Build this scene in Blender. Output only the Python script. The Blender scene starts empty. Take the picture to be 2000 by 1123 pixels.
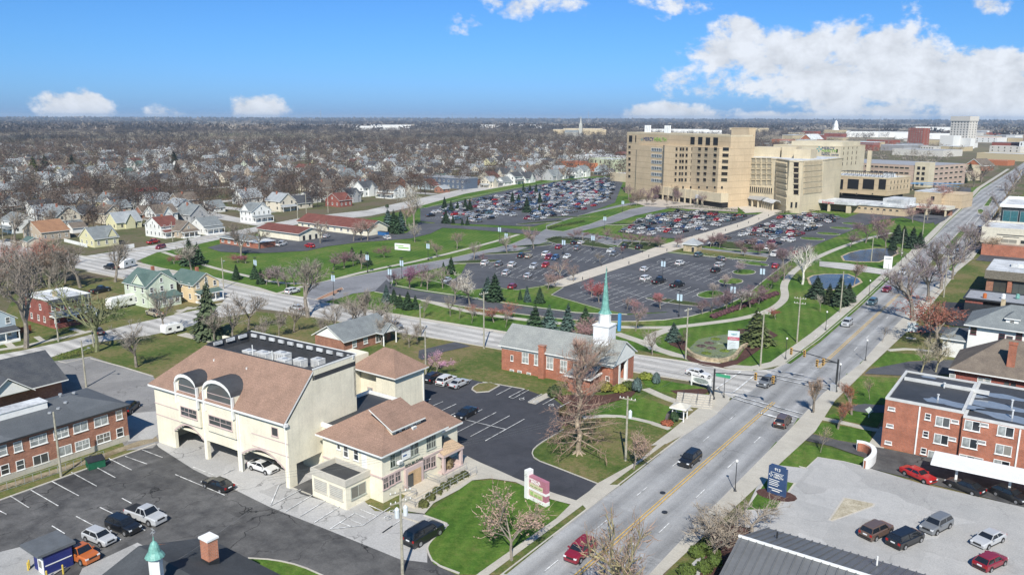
import bpy,bmesh,math,random
import numpy as np
from mathutils import Vector,Matrix
from math import sin,cos,pi,radians,atan2,hypot
SC = bpy.context.scene
COL = SC.collection
R = random.Random(7)
# ------------------------------------------------------------------ camera (world: +Y runs up the main street)
FPX = 1560.0; CAMH = 49.0
PIT = radians(11.98); YAW = radians(35.54); ROL = radians(-0.19)
cd = bpy.data.cameras.new('camera'); cam = bpy.data.objects.new('camera',cd); COL.objects.link(cam)
cd.sensor_width = 36; cd.lens = FPX / 2000 * 36; cd.clip_start = 1; cd.clip_end = 90000
cam.location = (0,0,CAMH)
cam.matrix_world = Matrix.Translation((0,0,CAMH)) @ Matrix.Rotation(YAW,4,'Z') @ Matrix.Rotation(pi / 2 - PIT,4,'X') @ Matrix.Rotation(-ROL,4,'Z')
SC.camera = cam
SC.view_settings.view_transform = 'Standard'; SC.view_settings.look = 'None'
SC.view_settings.exposure = 0.4; SC.view_settings.gamma = 1
SC.cycles.max_bounces = 4; SC.cycles.transparent_max_bounces = 8; SC.cycles.diffuse_bounces = 2; SC.cycles.glossy_bounces = 2
SC.cycles.caustics_reflective = False; SC.cycles.caustics_refractive = False
SUN_EL = radians(42); SUN_AZ = radians(148)     # azimuth clockwise from +Y: the sun stands behind the camera, a little to its right
sd = bpy.data.lights.new('sun','SUN'); so = bpy.data.objects.new('sun',sd); COL.objects.link(so)
sd.energy = 4.5; sd.angle = radians(0.6); sd.color = (1,.955,.88)
sv = Vector((sin(SUN_AZ) * cos(SUN_EL),cos(SUN_AZ) * cos(SUN_EL),sin(SUN_EL)))
so.rotation_euler = sv.to_track_quat('Z','Y').to_euler()
def G(px,py,z=0.0):
 """point of the plane z under a pixel of the 2000x1123 photograph"""
 a = (px - 1000) / FPX; b = (py - 561.5) / FPX
 a,b = a * cos(ROL) + b * sin(ROL),-a * sin(ROL) + b * cos(ROL)
 fw = cos(PIT) - b * sin(PIT); up = -sin(PIT) - b * cos(PIT)
 t = (z - CAMH) / up
 return Vector(((-sin(YAW) * fw + cos(YAW) * a) * t,(cos(YAW) * fw + sin(YAW) * a) * t))
def skyuv(px,py):
 a = (px - 1000) / FPX; b = (py - 561.5) / FPX
 fw = cos(PIT) - b * sin(PIT); up = -sin(PIT) - b * cos(PIT)
 return a / fw,up / fw
def GP(pts): return [G(*p) for p in pts]
# ------------------------------------------------------------------ world
W = bpy.data.worlds.new('World'); SC.world = W; W.use_nodes = True
nt = W.node_tree; nt.nodes.clear()
def Mth(t,op,a,b=None,c=None,clamp=False):
 n = t.nodes.new('ShaderNodeMath'); n.operation = op; n.use_clamp = clamp
 for i,v in enumerate((a,b,c)):
  if v is None: continue
  if isinstance(v,(int,float)): n.inputs[i].default_value = v
  else: t.links.new(v,n.inputs[i])
 return n.outputs[0]
def ramp_(t,f,stops):
 n = t.nodes.new('ShaderNodeValToRGB'); t.links.new(f,n.inputs[0]); e = n.color_ramp.elements
 while len(e) < len(stops): e.new(.5)
 for i,(p,c) in enumerate(stops): e[i].position = p; e[i].color = (*[x / 1.3 for x in c],1)
 m = t.nodes.new('ShaderNodeVectorMath'); m.operation = 'SCALE'; m.inputs['Scale'].default_value = 1.3; t.links.new(n.outputs[0],m.inputs[0])
 return m.outputs[0]
sky = nt.nodes.new('ShaderNodeTexSky'); sky.sky_type = 'NISHITA'; sky.sun_disc = False
sky.sun_elevation = SUN_EL; sky.sun_rotation = SUN_AZ; sky.air_density = 1.0; sky.dust_density = 0.6; sky.ozone_density = 2.2
tc = nt.nodes.new('ShaderNodeTexCoord')
def vdot(t,s,v):
 n = t.nodes.new('ShaderNodeVectorMath'); n.operation = 'DOT_PRODUCT'; t.links.new(s,n.inputs[0]); n.inputs[1].default_value = v
 return n.outputs['Value']
dF = Mth(nt,'MAXIMUM',vdot(nt,tc.outputs['Generated'],(-sin(YAW),cos(YAW),0)),.05)
cu = Mth(nt,'DIVIDE',vdot(nt,tc.outputs['Generated'],(cos(YAW),sin(YAW),0)),dF)
cvv = Mth(nt,'DIVIDE',vdot(nt,tc.outputs['Generated'],(0,0,1)),dF)
comb = nt.nodes.new('ShaderNodeCombineXYZ'); nt.links.new(cu,comb.inputs[0]); nt.links.new(Mth(nt,'MULTIPLY',cvv,1.35),comb.inputs[1])
def noise(t,vec,sc,det=5,rough=.55,dist=0.0):
 n = t.nodes.new('ShaderNodeTexNoise'); n.inputs['Scale'].default_value = sc; n.inputs['Detail'].default_value = det
 n.inputs['Roughness'].default_value = rough; n.inputs['Distortion'].default_value = dist
 if vec is not None: t.links.new(vec,n.inputs['Vector'])
 return n.outputs[0]
nz = noise(nt,comb.outputs[0],9,9,.62,.25)
nz2 = noise(nt,comb.outputs[0],30,8,.6,.1)
mask = None
for px,py,rx,ry,s in [(1490,105,200,70,1.25),(1740,115,160,95,1.4),(1400,150,130,50,1.0),(1640,165,220,65,1.3),(1880,165,220,90,1.4),(1130,4,230,34,.72),(905,42,42,30,.55),(1285,38,26,16,.5),
                          (140,222,95,46,1.15),(498,222,60,38,1.25),(315,226,55,22,.45),(1330,224,150,26,1.2),(1540,230,190,18,1.1),(1780,215,220,26,1.2),(1910,6,60,26,.8),(1960,215,130,45,.8),(-500,120,300,80,1),(2600,100,400,90,1)]:
 u0,v0 = skyuv(px,py)
 a = Mth(nt,'DIVIDE',Mth(nt,'SUBTRACT',cu,u0),rx / FPX); b = Mth(nt,'DIVIDE',Mth(nt,'SUBTRACT',cvv,v0),ry / FPX)
 d = Mth(nt,'MULTIPLY',Mth(nt,'SUBTRACT',1.0,Mth(nt,'ADD',Mth(nt,'MULTIPLY',a,a),Mth(nt,'MULTIPLY',b,b))),s)
 mask = d if mask is None else Mth(nt,'MAXIMUM',mask,d)
mask = Mth(nt,'MAXIMUM',mask,-1.5)
dens = Mth(nt,'ADD',Mth(nt,'MULTIPLY',mask,.42),Mth(nt,'ADD',Mth(nt,'MULTIPLY',Mth(nt,'SUBTRACT',nz,.5),2.1),Mth(nt,'MULTIPLY',Mth(nt,'SUBTRACT',nz2,.5),.9)))
mr = nt.nodes.new('ShaderNodeMapRange'); mr.interpolation_type = 'SMOOTHSTEP'; nt.links.new(dens,mr.inputs[0]); mr.inputs[1].default_value = .08; mr.inputs[2].default_value = .38
cmask = Mth(nt,'MULTIPLY',mr.outputs[0],.95)
# sky tint: saturated spring blue
hs = nt.nodes.new('ShaderNodeMix'); hs.data_type = 'RGBA'; hs.blend_type = 'MULTIPLY'; hs.inputs[0].default_value = 1
nt.links.new(sky.outputs[0],hs.inputs[6]); nt.links.new(ramp_(nt,Mth(nt,'MULTIPLY',cvv,3.0),[(0.0,(.30,.58,1.28)),(.25,(.27,.56,1.05)),(1.0,(.235,.53,.78))]),hs.inputs[7])
sh = nt.nodes.new('ShaderNodeMapRange'); nt.links.new(nz2,sh.inputs[0]); sh.inputs[1].default_value = .3; sh.inputs[2].default_value = .62; sh.inputs[3].default_value = .74; sh.inputs[4].default_value = 1.0
cc = nt.nodes.new('ShaderNodeMix'); cc.data_type = 'RGBA'; cc.blend_type = 'MULTIPLY'; cc.inputs[0].default_value = 1
cc.inputs[6].default_value = (6.6,6.9,7.4,1); nt.links.new(sh.outputs[0],cc.inputs[7])
mx = nt.nodes.new('ShaderNodeMix'); mx.data_type = 'RGBA'; nt.links.new(cmask,mx.inputs[0]); nt.links.new(hs.outputs[2],mx.inputs[6]); nt.links.new(cc.outputs[2],mx.inputs[7])
bg = nt.nodes.new('ShaderNodeBackground'); bg.inputs[1].default_value = .1; nt.links.new(mx.outputs[2],bg.inputs[0])
wo = nt.nodes.new('ShaderNodeOutputWorld'); nt.links.new(bg.outputs[0],wo.inputs[0])
# ------------------------------------------------------------------ materials
MC = {}
def ramp(t,f,stops):
 n = t.nodes.new('ShaderNodeValToRGB'); t.links.new(f,n.inputs[0]); e = n.color_ramp.elements
 while len(e) < len(stops): e.new(.5)
 for i,(p,c) in enumerate(stops): e[i].position = p; e[i].color = (*c,1)
 return n.outputs[0]
def newmat(name):
 m = bpy.data.materials.new(name); m.use_nodes = True; t = m.node_tree
 return m,t,t.nodes['Principled BSDF']
def mixc(t,f,a,b,mode='MIX'):
 n = t.nodes.new('ShaderNodeMix'); n.data_type = 'RGBA'; n.blend_type = mode
 for i,v in ((0,f),(6,a),(7,b)):
  if isinstance(v,(int,float)): n.inputs[i].default_value = v
  elif isinstance(v,tuple): n.inputs[i].default_value = (*v[:3],1)
  else: t.links.new(v,n.inputs[i])
 return n.outputs[2]
def coords(t,world=False):
 if world:
  return t.nodes.new('ShaderNodeNewGeometry').outputs['Position']
 return t.nodes.new('ShaderNodeTexCoord').outputs['Object']
def grey(t,f,lo,hi,a=.35,b=.65):
 n = t.nodes.new('ShaderNodeMapRange'); t.links.new(f,n.inputs[0])
 for i,v in enumerate((a,b,lo,hi)): n.inputs[i + 1].default_value = v
 return n.outputs[0]
def mat(name,col,rough=.7,var=.12,sc=1.2,fine=8.0,metal=0.0,world=False,bump=0.0,spec=None,objcol=False):
 if name in MC: return MC[name]
 m,t,b = newmat(name); v = coords(t,world)
 n1 = noise(t,v,sc,4); n2 = noise(t,v,fine,3)
 g = Mth(t,'ADD',grey(t,n1,1 - var,1 + var),grey(t,n2,-var * .6,var * .6))
 base = t.nodes.new('ShaderNodeObjectInfo').outputs['Color'] if objcol else tuple(col)
 c = mixc(t,1.0,base,g,'MULTIPLY'); t.links.new(c,b.inputs['Base Color'])
 b.inputs['Roughness'].default_value = rough; b.inputs['Metallic'].default_value = metal
 if spec is not None: b.inputs['Specular IOR Level'].default_value = spec
 if bump:
  bn = t.nodes.new('ShaderNodeBump'); bn.inputs['Strength'].default_value = bump; t.links.new(n2,bn.inputs['Height']); t.links.new(bn.outputs[0],b.inputs['Normal'])
 MC[name] = m; return m
def mat_ground(name,stops,sc=.05,fine=.9,rough=.95,extra=None):
 if name in MC: return MC[name]
 m,t,b = newmat(name); v = coords(t,True)
 n1 = noise(t,v,sc,8,.62); n2 = noise(t,v,fine,5,.7)
 f = Mth(t,'ADD',Mth(t,'MULTIPLY',n1,.62),Mth(t,'MULTIPLY',n2,.38))
 c = ramp(t,f,stops)
 n3 = noise(t,v,5.0,3,.7); c = mixc(t,1.0,c,grey(t,n3,.78,1.2),'MULTIPLY')
 if extra: c = extra(t,v,c)
 t.links.new(c,b.inputs['Base Color']); b.inputs['Roughness'].default_value = rough; b.inputs['Specular IOR Level'].default_value = .15
 MC[name] = m; return m
def mat_asphalt(name,a,b_,crack=.6,streak=None,patch=.5,rough=.85):
 """asphalt: large patches, fine grain, sealed crack lines; streak = tyre bands along Y at lane spacing"""
 if name in MC: return MC[name]
 m,t,b = newmat(name); v = coords(t,True)
 n1 = noise(t,v,.07,7,.6,.6); n2 = noise(t,v,6,4,.7); n4 = noise(t,v,.5,5,.6)
 c = mixc(t,grey(t,Mth(t,'ADD',Mth(t,'MULTIPLY',n1,.6),Mth(t,'MULTIPLY',n4,.4)),0,1,.5 - patch * .25,.5 + patch * .25),tuple(a),tuple(b_))
 c = mixc(t,1.0,c,grey(t,n2,.86,1.14),'MULTIPLY')
 if crack:
  dv = t.nodes.new('ShaderNodeVectorMath'); dv.operation = 'ADD'; t.links.new(v,dv.inputs[0])
  nn = t.nodes.new('ShaderNodeTexNoise'); nn.inputs['Scale'].default_value = .35; nn.inputs['Detail'].default_value = 4; t.links.new(v,nn.inputs['Vector'])
  ms = t.nodes.new('ShaderNodeVectorMath'); ms.operation = 'SCALE'; ms.inputs['Scale'].default_value = 5; t.links.new(nn.outputs['Color'],ms.inputs[0]); t.links.new(ms.outputs[0],dv.inputs[1])
  vo = t.nodes.new('ShaderNodeTexVoronoi'); vo.feature = 'DISTANCE_TO_EDGE'; vo.inputs['Scale'].default_value = .13; t.links.new(dv.outputs[0],vo.inputs['Vector'])
  k = grey(t,vo.outputs['Distance'],crack,0,.004,.016)
  k = Mth(t,'MULTIPLY',k,grey(t,noise(t,v,.11,2),0,1,.42,.6))
  c = mixc(t,k,c,tuple(x * .35 for x in a))
 cv = t.nodes.new('ShaderNodeTexVoronoi'); cv.distance = 'CHEBYCHEV'; cv.inputs['Scale'].default_value = .11; t.links.new(v,cv.inputs['Vector']); sc_ = t.nodes.new('ShaderNodeSeparateColor'); t.links.new(cv.outputs['Color'],sc_.inputs[0])
 c = mixc(t,1.0,c,grey(t,sc_.outputs[0],.88,1.12,0,1),'MULTIPLY'); sp = noise(t,v,1.6,6,.75); c = mixc(t,grey(t,sp,0,.55,.60,.74),c,tuple(x * .45 for x in a)); c = mixc(t,grey(t,sp,.5,0,.26,.38),c,tuple(min(.6,x * 1.7) for x in b_))
 if streak:
  sx = t.nodes.new('ShaderNodeSeparateXYZ'); t.links.new(v,sx.inputs[0])
  wv = Mth(t,'SINE',Mth(t,'MULTIPLY',Mth(t,'ADD',sx.outputs[streak[2]],streak[0]),2 * pi / streak[1]))
  mp = t.nodes.new('ShaderNodeMapping'); mp.inputs['Scale'].default_value = (1,.06,1) if streak[2] == 0 else (.06,1,1); t.links.new(v,mp.inputs[0])
  wv = Mth(t,'MULTIPLY',wv,grey(t,noise(t,mp.outputs[0],1.0,4),.03,.30))
  c = mixc(t,1.0,c,Mth(t,'ADD',wv,1.0),'MULTIPLY')
 t.links.new(c,b.inputs['Base Color']); b.inputs['Roughness'].default_value = rough; b.inputs['Specular IOR Level'].default_value = .3
 MC[name] = m; return m
def mat_concrete(name,a,b_,joint=1.5,jw=.03):
 if name in MC: return MC[name]
 m,t,b = newmat(name); v = coords(t,True)
 n1 = noise(t,v,.25,6,.6); n2 = noise(t,v,5,4,.7)
 c = mixc(t,grey(t,n1,0,1),tuple(a),tuple(b_)); c = mixc(t,1.0,c,grey(t,n2,.9,1.1),'MULTIPLY')
 if joint:
  s = t.nodes.new('ShaderNodeSeparateXYZ'); t.links.new(v,s.inputs[0])
  fr = Mth(t,'FRACT',Mth(t,'DIVIDE',s.outputs[1],joint))
  k = Mth(t,'LESS_THAN',fr,jw); c = mixc(t,Mth(t,'MULTIPLY',k,.45),c,tuple(x * .5 for x in a))
 t.links.new(c,b.inputs['Base Color']); b.inputs['Roughness'].default_value = .85
 MC[name] = m; return m
def mat_brick(name,a,b_,mortar,sc=1.0,bw=.42,bh=.15):
 if name in MC: return MC[name]
 m,t,b = newmat(name); v = coords(t)
 g = t.nodes.new('ShaderNodeNewGeometry'); tn = t.nodes.new('ShaderNodeTexCoord')
 s = t.nodes.new('ShaderNodeSeparateXYZ'); t.links.new(v,s.inputs[0]); sn = t.nodes.new('ShaderNodeSeparateXYZ'); t.links.new(tn.outputs['Normal'],sn.inputs[0])
 side = Mth(t,'GREATER_THAN',Mth(t,'ABSOLUTE',sn.outputs[0]),.7)
 u = Mth(t,'ADD',Mth(t,'MULTIPLY',s.outputs[0],Mth(t,'SUBTRACT',1,side)),Mth(t,'MULTIPLY',s.outputs[1],side))
 cb = t.nodes.new('ShaderNodeCombineXYZ'); t.links.new(u,cb.inputs[0]); t.links.new(s.outputs[2],cb.inputs[1])
 br = t.nodes.new('ShaderNodeTexBrick'); br.inputs['Color1'].default_value = (*a,1); br.inputs['Color2'].default_value = (*b_,1); br.inputs['Mortar'].default_value = (*mortar,1)
 br.inputs['Scale'].default_value = sc; br.inputs['Brick Width'].default_value = bw; br.inputs['Row Height'].default_value = bh; br.inputs['Mortar Size'].default_value = .018; br.inputs['Bias'].default_value = -.1
 t.links.new(cb.outputs[0],br.inputs['Vector'])
 n1 = noise(t,v,.6,5); n2 = noise(t,v,3,4,.7)
 c = mixc(t,1.0,br.outputs[0],Mth(t,'MULTIPLY',grey(t,n1,.85,1.15),grey(t,n2,.88,1.12)),'MULTIPLY')
 t.links.new(c,b.inputs['Base Color']); b.inputs['Roughness'].default_value = .9
 MC[name] = m; return m
def mat_shingle(name,a,b_,row=.28):
 if name in MC: return MC[name]
 m,t,b = newmat(name); v = coords(t)
 n1 = noise(t,v,.5,5,.6); n2 = noise(t,v,7,4,.8)
 c = mixc(t,grey(t,n1,0,1),tuple(a),tuple(b_)); c = mixc(t,1.0,c,grey(t,n2,.72,1.28),'MULTIPLY')
 s = t.nodes.new('ShaderNodeSeparateXYZ'); t.links.new(v,s.inputs[0])
 fr = Mth(t,'FRACT',Mth(t,'DIVIDE',s.outputs[2],row)); c = mixc(t,Mth(t,'MULTIPLY',Mth(t,'LESS_THAN',fr,.18),.18),c,tuple(x * .5 for x in a))
 t.links.new(c,b.inputs['Base Color']); b.inputs['Roughness'].default_value = .92; b.inputs['Specular IOR Level'].default_value = .2
 MC[name] = m; return m
def mat_bands(name,col,band,every,w=.08,var=.08):
 """wall cladding with thin horizontal joints"""
 if name in MC: return MC[name]
 m,t,b = newmat(name); v = coords(t)
 s = t.nodes.new('ShaderNodeSeparateXYZ'); t.links.new(v,s.inputs[0])
 n1 = noise(t,v,.12,5); n2 = noise(t,v,1.3,4,.7)
 c = mixc(t,1.0,tuple(col),Mth(t,'ADD',grey(t,n1,1 - var,1 + var),grey(t,n2,-var / 2,var / 2)),'MULTIPLY')
 fr = Mth(t,'FRACT',Mth(t,'DIVIDE',s.outputs[2],every)); c = mixc(t,Mth(t,'LESS_THAN',fr,w),c,tuple(band))
 t.links.new(c,b.inputs['Base Color']); b.inputs['Roughness'].default_value = .85
 MC[name] = m; return m
GLASS = mat('window_glass',(.03,.04,.045),.08,.5,.4,1.5,spec=.9)
def vary(m,stops):
 t = m.node_tree; t.links.new(ramp(t,t.nodes.new('ShaderNodeObjectInfo').outputs['Random'],stops),t.nodes['Principled BSDF'].inputs['Base Color'])
vary(GLASS,[(0,(.015,.02,.025)),(.45,(.05,.06,.065)),(.6,(.11,.12,.12)),(.8,(.03,.03,.03)),(.95,(.26,.25,.22))])
GLASS2 = mat('curtained_glass',(.32,.34,.33),.12,.35,.8,2.0,spec=.8)
WHITE = mat('white_paint',(.80,.80,.77),.55,.05)
CREAM = mat('cream_stucco',(.77,.72,.57),.9,.08,.35,5)
def streaks(m,k=.22):
 t = m.node_tree; b = t.nodes['Principled BSDF']; src = b.inputs['Base Color'].links[0].from_socket; mp = t.nodes.new('ShaderNodeMapping'); mp.inputs['Scale'].default_value = (1.6,1.6,.12); t.links.new(coords(t),mp.inputs[0])
 t.links.new(mixc(t,1.0,src,grey(t,noise(t,mp.outputs[0],1.4,5,.7),1.0,1 - k,.48,.72),'MULTIPLY'),b.inputs['Base Color'])
streaks(CREAM,.11)
PINKTRIM = mat('pink_trim',(.55,.43,.40),.8,.06)
DARK = mat('dark_metal',(.03,.032,.035),.5,.2)
GREYMET = mat('grey_metal',(.42,.43,.44),.45,.1,metal=.3)
LINE = mat('road_paint',(.62,.62,.60),.7,.4,1.0,6,world=True)
YELLOW = mat('yellow_road_paint',(.62,.40,.10),.7,.15,1.0,6,world=True)
BRICK = mat_brick('red_brick',(.42,.13,.065),(.33,.10,.05),(.30,.20,.16))
BRICK2 = mat_brick('brown_brick',(.36,.15,.085),(.24,.085,.05),(.28,.20,.16))
BRICK3 = mat_brick('dark_red_brick',(.30,.06,.04),(.20,.04,.03),(.24,.16,.13))
SH_TAN = mat_shingle('tan_brown_shingles',(.31,.20,.15),(.245,.16,.12))
SH_GREY = mat_shingle('grey_shingles',(.22,.24,.24),(.17,.185,.19))
SH_DK = mat_shingle('charcoal_shingles',(.06,.065,.075),(.09,.095,.10))
SH_BRN = mat_shingle('weathered_brown_shingles',(.20,.165,.13),(.14,.115,.095))
SH_RED = mat_shingle('red_brown_shingles',(.19,.075,.06),(.14,.055,.045))
SH_GRN = mat_shingle('green_shingles',(.085,.135,.12),(.11,.16,.145))
SH_ORG = mat_shingle('orange_brown_shingles',(.34,.19,.11),(.27,.15,.09))
COPPER = mat('green_copper',(.16,.36,.31),.55,.2,1.5,6)
FLATROOF = mat_asphalt('black_membrane_roof',(.035,.038,.042),(.07,.072,.078),crack=0,patch=.8,rough=.6)
WROOF = mat('white_membrane_roof',(.56,.57,.57),.6,.22,.25,2)
CONC = mat_concrete('sidewalk_concrete',(.50,.47,.40),(.42,.39,.33))
CURBM = mat_concrete('curb_concrete',(.52,.49,.43),(.44,.41,.36),joint=0)
def mow(t,v,c):
 s = t.nodes.new('ShaderNodeSeparateXYZ'); t.links.new(v,s.inputs[0]); w_ = Mth(t,'SINE',Mth(t,'MULTIPLY',Mth(t,'ADD',s.outputs[0],Mth(t,'MULTIPLY',s.outputs[1],.35)),2.6))
 c = mixc(t,grey(t,noise(t,v,1.7,6,.8),0,.45,.58,.74),c,(.20,.175,.08)); return mixc(t,1.0,c,Mth(t,'ADD',Mth(t,'MULTIPLY',w_,.09),1.0),'MULTIPLY')
LAWN = mat_ground('lawn_grass',[(.34,(.035,.085,.012)),(.45,(.06,.128,.018)),(.53,(.095,.16,.028)),(.60,(.15,.17,.05)),(.68,(.22,.18,.09))],.05,.9,extra=mow)
LAWN2 = mat_ground('patchy_spring_grass',[(.36,(.05,.09,.02)),(.45,(.085,.12,.03)),(.52,(.15,.145,.055)),(.6,(.21,.165,.085)),(.7,(.24,.18,.12))],.06,1.0)
MULCH = mat_ground('dark_mulch',[(.35,(.06,.03,.025)),(.6,(.11,.06,.05))],.4,2)
HEDGE = mat_ground('ground_ivy',[(.35,(.03,.055,.015)),(.55,(.06,.08,.03)),(.7,(.12,.09,.05))],.3,2)
ROAD = mat_asphalt('grey_road_asphalt',(.26,.262,.262),(.34,.34,.335),.35,(46.8,3.25,0),.6)
ROAD2 = mat_asphalt('pale_worn_road',(.40,.385,.36),(.50,.485,.45),.5,(1.0,3.4,1),.6)
LOTDK = mat_asphalt('sealed_black_asphalt',(.036,.038,.045),(.068,.07,.08),.25,None,.7)
LOTBL = mat_asphalt('dark_blue_asphalt',(.06,.062,.069),(.115,.117,.125),.25,None,.7)
LOTOLD = mat_asphalt('old_cracked_asphalt',(.045,.045,.047),(.15,.147,.142),1.0,None,.55)
LOTGR = mat_asphalt('pale_grey_asphalt',(.27,.262,.25),(.20,.195,.19),.6,None,.7)
LOTCON = mat_asphalt('worn_light_concrete',(.36,.357,.345),(.45,.44,.42),.25,None,.6)
WORN = mat_asphalt('worn_patchy_concrete',(.36,.355,.345),(.46,.45,.43),.9,None,.9)
WATER = mat('pond_water',(.075,.08,.07),.22,.3,.1,.5,spec=1.0)
STONE = mat('tan_stone',(.42,.34,.22),.9,.3,.8,3)
POLEW = mat('weathered_wood_pole',(.34,.32,.25),.9,.2,2,8)
LAMPG = mat('lamp_globe',(.85,.85,.82),.3,.03)
HVAC = mat('rooftop_unit_metal',(.62,.62,.60),.5,.1,1,4)
# ------------------------------------------------------------------ mesh builder and tagging
class MB:
 def __init__(s): s.v = []; s.f = []; s.m = []
 def face(s,pts,mi=0):
  k = len(s.v); s.v += [tuple(p) for p in pts]; s.f.append(tuple(range(k,k + len(pts)))); s.m.append(mi); return s
 def box(s,x0,x1,y0,y1,z0,z1,mi=0,top=None):
  if x1 < x0: x0,x1 = x1,x0
  if y1 < y0: y0,y1 = y1,y0
  P = [(x0,y0,z0),(x1,y0,z0),(x1,y1,z0),(x0,y1,z0),(x0,y0,z1),(x1,y0,z1),(x1,y1,z1),(x0,y1,z1)]
  k = len(s.v); s.v += P
  for i,q in enumerate([(0,3,2,1),(4,5,6,7),(0,1,5,4),(1,2,6,5),(2,3,7,6),(3,0,4,7)]):
   s.f.append(tuple(k + j for j in q)); s.m.append(top if (top is not None and i == 1) else mi)
  return s
 def prism(s,pts,z0,z1,mi=0,top=None,bottom=True):
  pts = [tuple(p)[:2] for p in pts]
  a = sum(pts[i][0] * pts[(i + 1) % len(pts)][1] - pts[(i + 1) % len(pts)][0] * pts[i][1] for i in range(len(pts)))
  if a < 0: pts = pts[::-1]
  n = len(pts); k = len(s.v); s.v += [(x,y,z0) for x,y in pts] + [(x,y,z1) for x,y in pts]
  s.f.append(tuple(k + n + i for i in range(n))); s.m.append(mi if top is None else top)
  if bottom: s.f.append(tuple(k + n - 1 - i for i in range(n))); s.m.append(mi)
  for i in range(n):
   j = (i + 1) % n; s.f.append((k + i,k + j,k + n + j,k + n + i)); s.m.append(mi)
  return s
 def tube(s,p0,p1,r0,r1=None,n=6,mi=0,cap=True):
  r1 = r0 if r1 is None else r1; p0 = Vector(p0); p1 = Vector(p1); d = (p1 - p0)
  if d.length < 1e-6: return s
  d.normalize(); a = d.orthogonal().normalized(); b = d.cross(a); k = len(s.v)
  for p,r in ((p0,r0),(p1,r1)):
   for i in range(n):
    q = p + (a * cos(2 * pi * i / n) + b * sin(2 * pi * i / n)) * r; s.v.append(tuple(q))
  for i in range(n):
   j = (i + 1) % n; s.f.append((k + i,k + j,k + n + j,k + n + i)); s.m.append(mi)
  if cap: s.f.append(tuple(k + n + i for i in range(n))); s.m.append(mi); s.f.append(tuple(k + n - 1 - i for i in range(n))); s.m.append(mi)
  return s
 def lathe(s,prof,n=8,mi=0,c=(0,0),ph=0.0):
  k = len(s.v)
  for r,z in prof:
   for i in range(n): s.v.append((c[0] + r * cos(2 * pi * (i + ph) / n),c[1] + r * sin(2 * pi * (i + ph) / n),z))
  for a in range(len(prof) - 1):
   for i in range(n):
    j = (i + 1) % n; s.f.append((k + a * n + i,k + a * n + j,k + (a + 1) * n + j,k + (a + 1) * n + i)); s.m.append(mi)
  s.f.append(tuple(k + (len(prof) - 1) * n + i for i in range(n))); s.m.append(mi)
  return s
 def add(s,o,T=None,mi=None):
  k = len(s.v); s.v += [tuple(T @ Vector(p)) for p in o.v] if T is not None else o.v
  s.f += [tuple(k + i for i in f) for f in o.f]; s.m += [mi if mi is not None else q for q in o.m]; return s
 def mesh(s,name,mats):
  me = bpy.data.meshes.new(name); me.from_pydata(s.v,[],s.f)
  for m in (mats if isinstance(mats,(list,tuple)) else [mats]): me.materials.append(m)
  me.polygons.foreach_set('material_index',s.m); me.update(); return me
 def build(s,name,mats,parent=None,loc=None,rz=0,smooth=False):
  me = s.mesh(name,mats)
  if smooth: me.polygons.foreach_set('use_smooth',[True] * len(me.polygons))
  return link(name,me,parent,loc,rz)
def link(name,me,parent=None,loc=None,rz=0):
 o = bpy.data.objects.new(name,me); COL.objects.link(o)
 if parent is not None: o.parent = parent
 if loc is not None: o.location = loc
 if rz: o.rotation_euler = (0,0,rz)
 return o
USED = {}
def tag(o,label,cat,group=None):
 o['label'] = label; o['category'] = cat
 if group: o['group'] = group
 USED.setdefault(label,[]).append(o.name)
 return o
def thing(name,label,cat,loc=(0,0,0),rz=0,group=None):
 o = bpy.data.objects.new(name,None); COL.objects.link(o); o.location = loc; o.rotation_euler = (0,0,rz); o.empty_display_size = .5
 return tag(o,label,cat,group)
def struct(o): o['kind'] = 'structure'; return o
def copy_tree(o,parent=None):
 c = o.copy(); COL.objects.link(c)
 if parent is not None: c.parent = parent
 for ch in list(o.children): copy_tree(ch,c)
 return c
ZL = [0.01]
def sheet(name,px,m,z=None,world=False):
 """flat surface laid on the ground; every sheet a few millimetres above the one before"""
 if z is None: ZL[0] += .004; z = ZL[0]
 P = px if world else GP(px)
 if sum(P[i][0] * P[(i + 1) % len(P)][1] - P[(i + 1) % len(P)][0] * P[i][1] for i in range(len(P))) < 0: P = P[::-1]
 o = MB().face([(p[0],p[1],z) for p in P]).build(name,m); return struct(o)
def raised(name,px,m,h=.14,z0=0,world=False,top=None):
 P = px if world else GP(px)
 return struct(MB().prism(P,z0,h,0).build(name,m))
def offset(P,d):
 n = len(P); out = []
 a = sum(P[i][0] * P[(i + 1) % n][1] - P[(i + 1) % n][0] * P[i][1] for i in range(n)); sg = 1 if a > 0 else -1
 for i in range(n):
  p0,p1,p2 = Vector(P[i - 1][:2]),Vector(P[i][:2]),Vector(P[(i + 1) % n][:2])
  e1 = (p1 - p0); e2 = (p2 - p1)
  if e1.length < 1e-6 or e2.length < 1e-6: out.append(p1); continue
  n1 = Vector((-e1.y,e1.x)).normalized() * sg; n2 = Vector((-e2.y,e2.x)).normalized() * sg
  b = n1 + n2; b = b / max(.35,b.length_squared / 2) if b.length > 1e-3 else n1
  out.append(p1 + b * d)
 return out
def ribbon(P,w,closed=False):
 """left and right rails of a polyline"""
 P = [Vector(p[:2]) for p in P]; L = []; Rr = []; n = len(P)
 for i in range(n):
  a = P[i - 1] if (i > 0 or closed) else P[i]; b = P[(i + 1) % n] if (i < n - 1 or closed) else P[i]
  d = (b - a).normalized(); q = Vector((-d.y,d.x)) * w / 2
  L.append(P[i] + q); Rr.append(P[i] - q)
 return L,Rr
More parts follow.
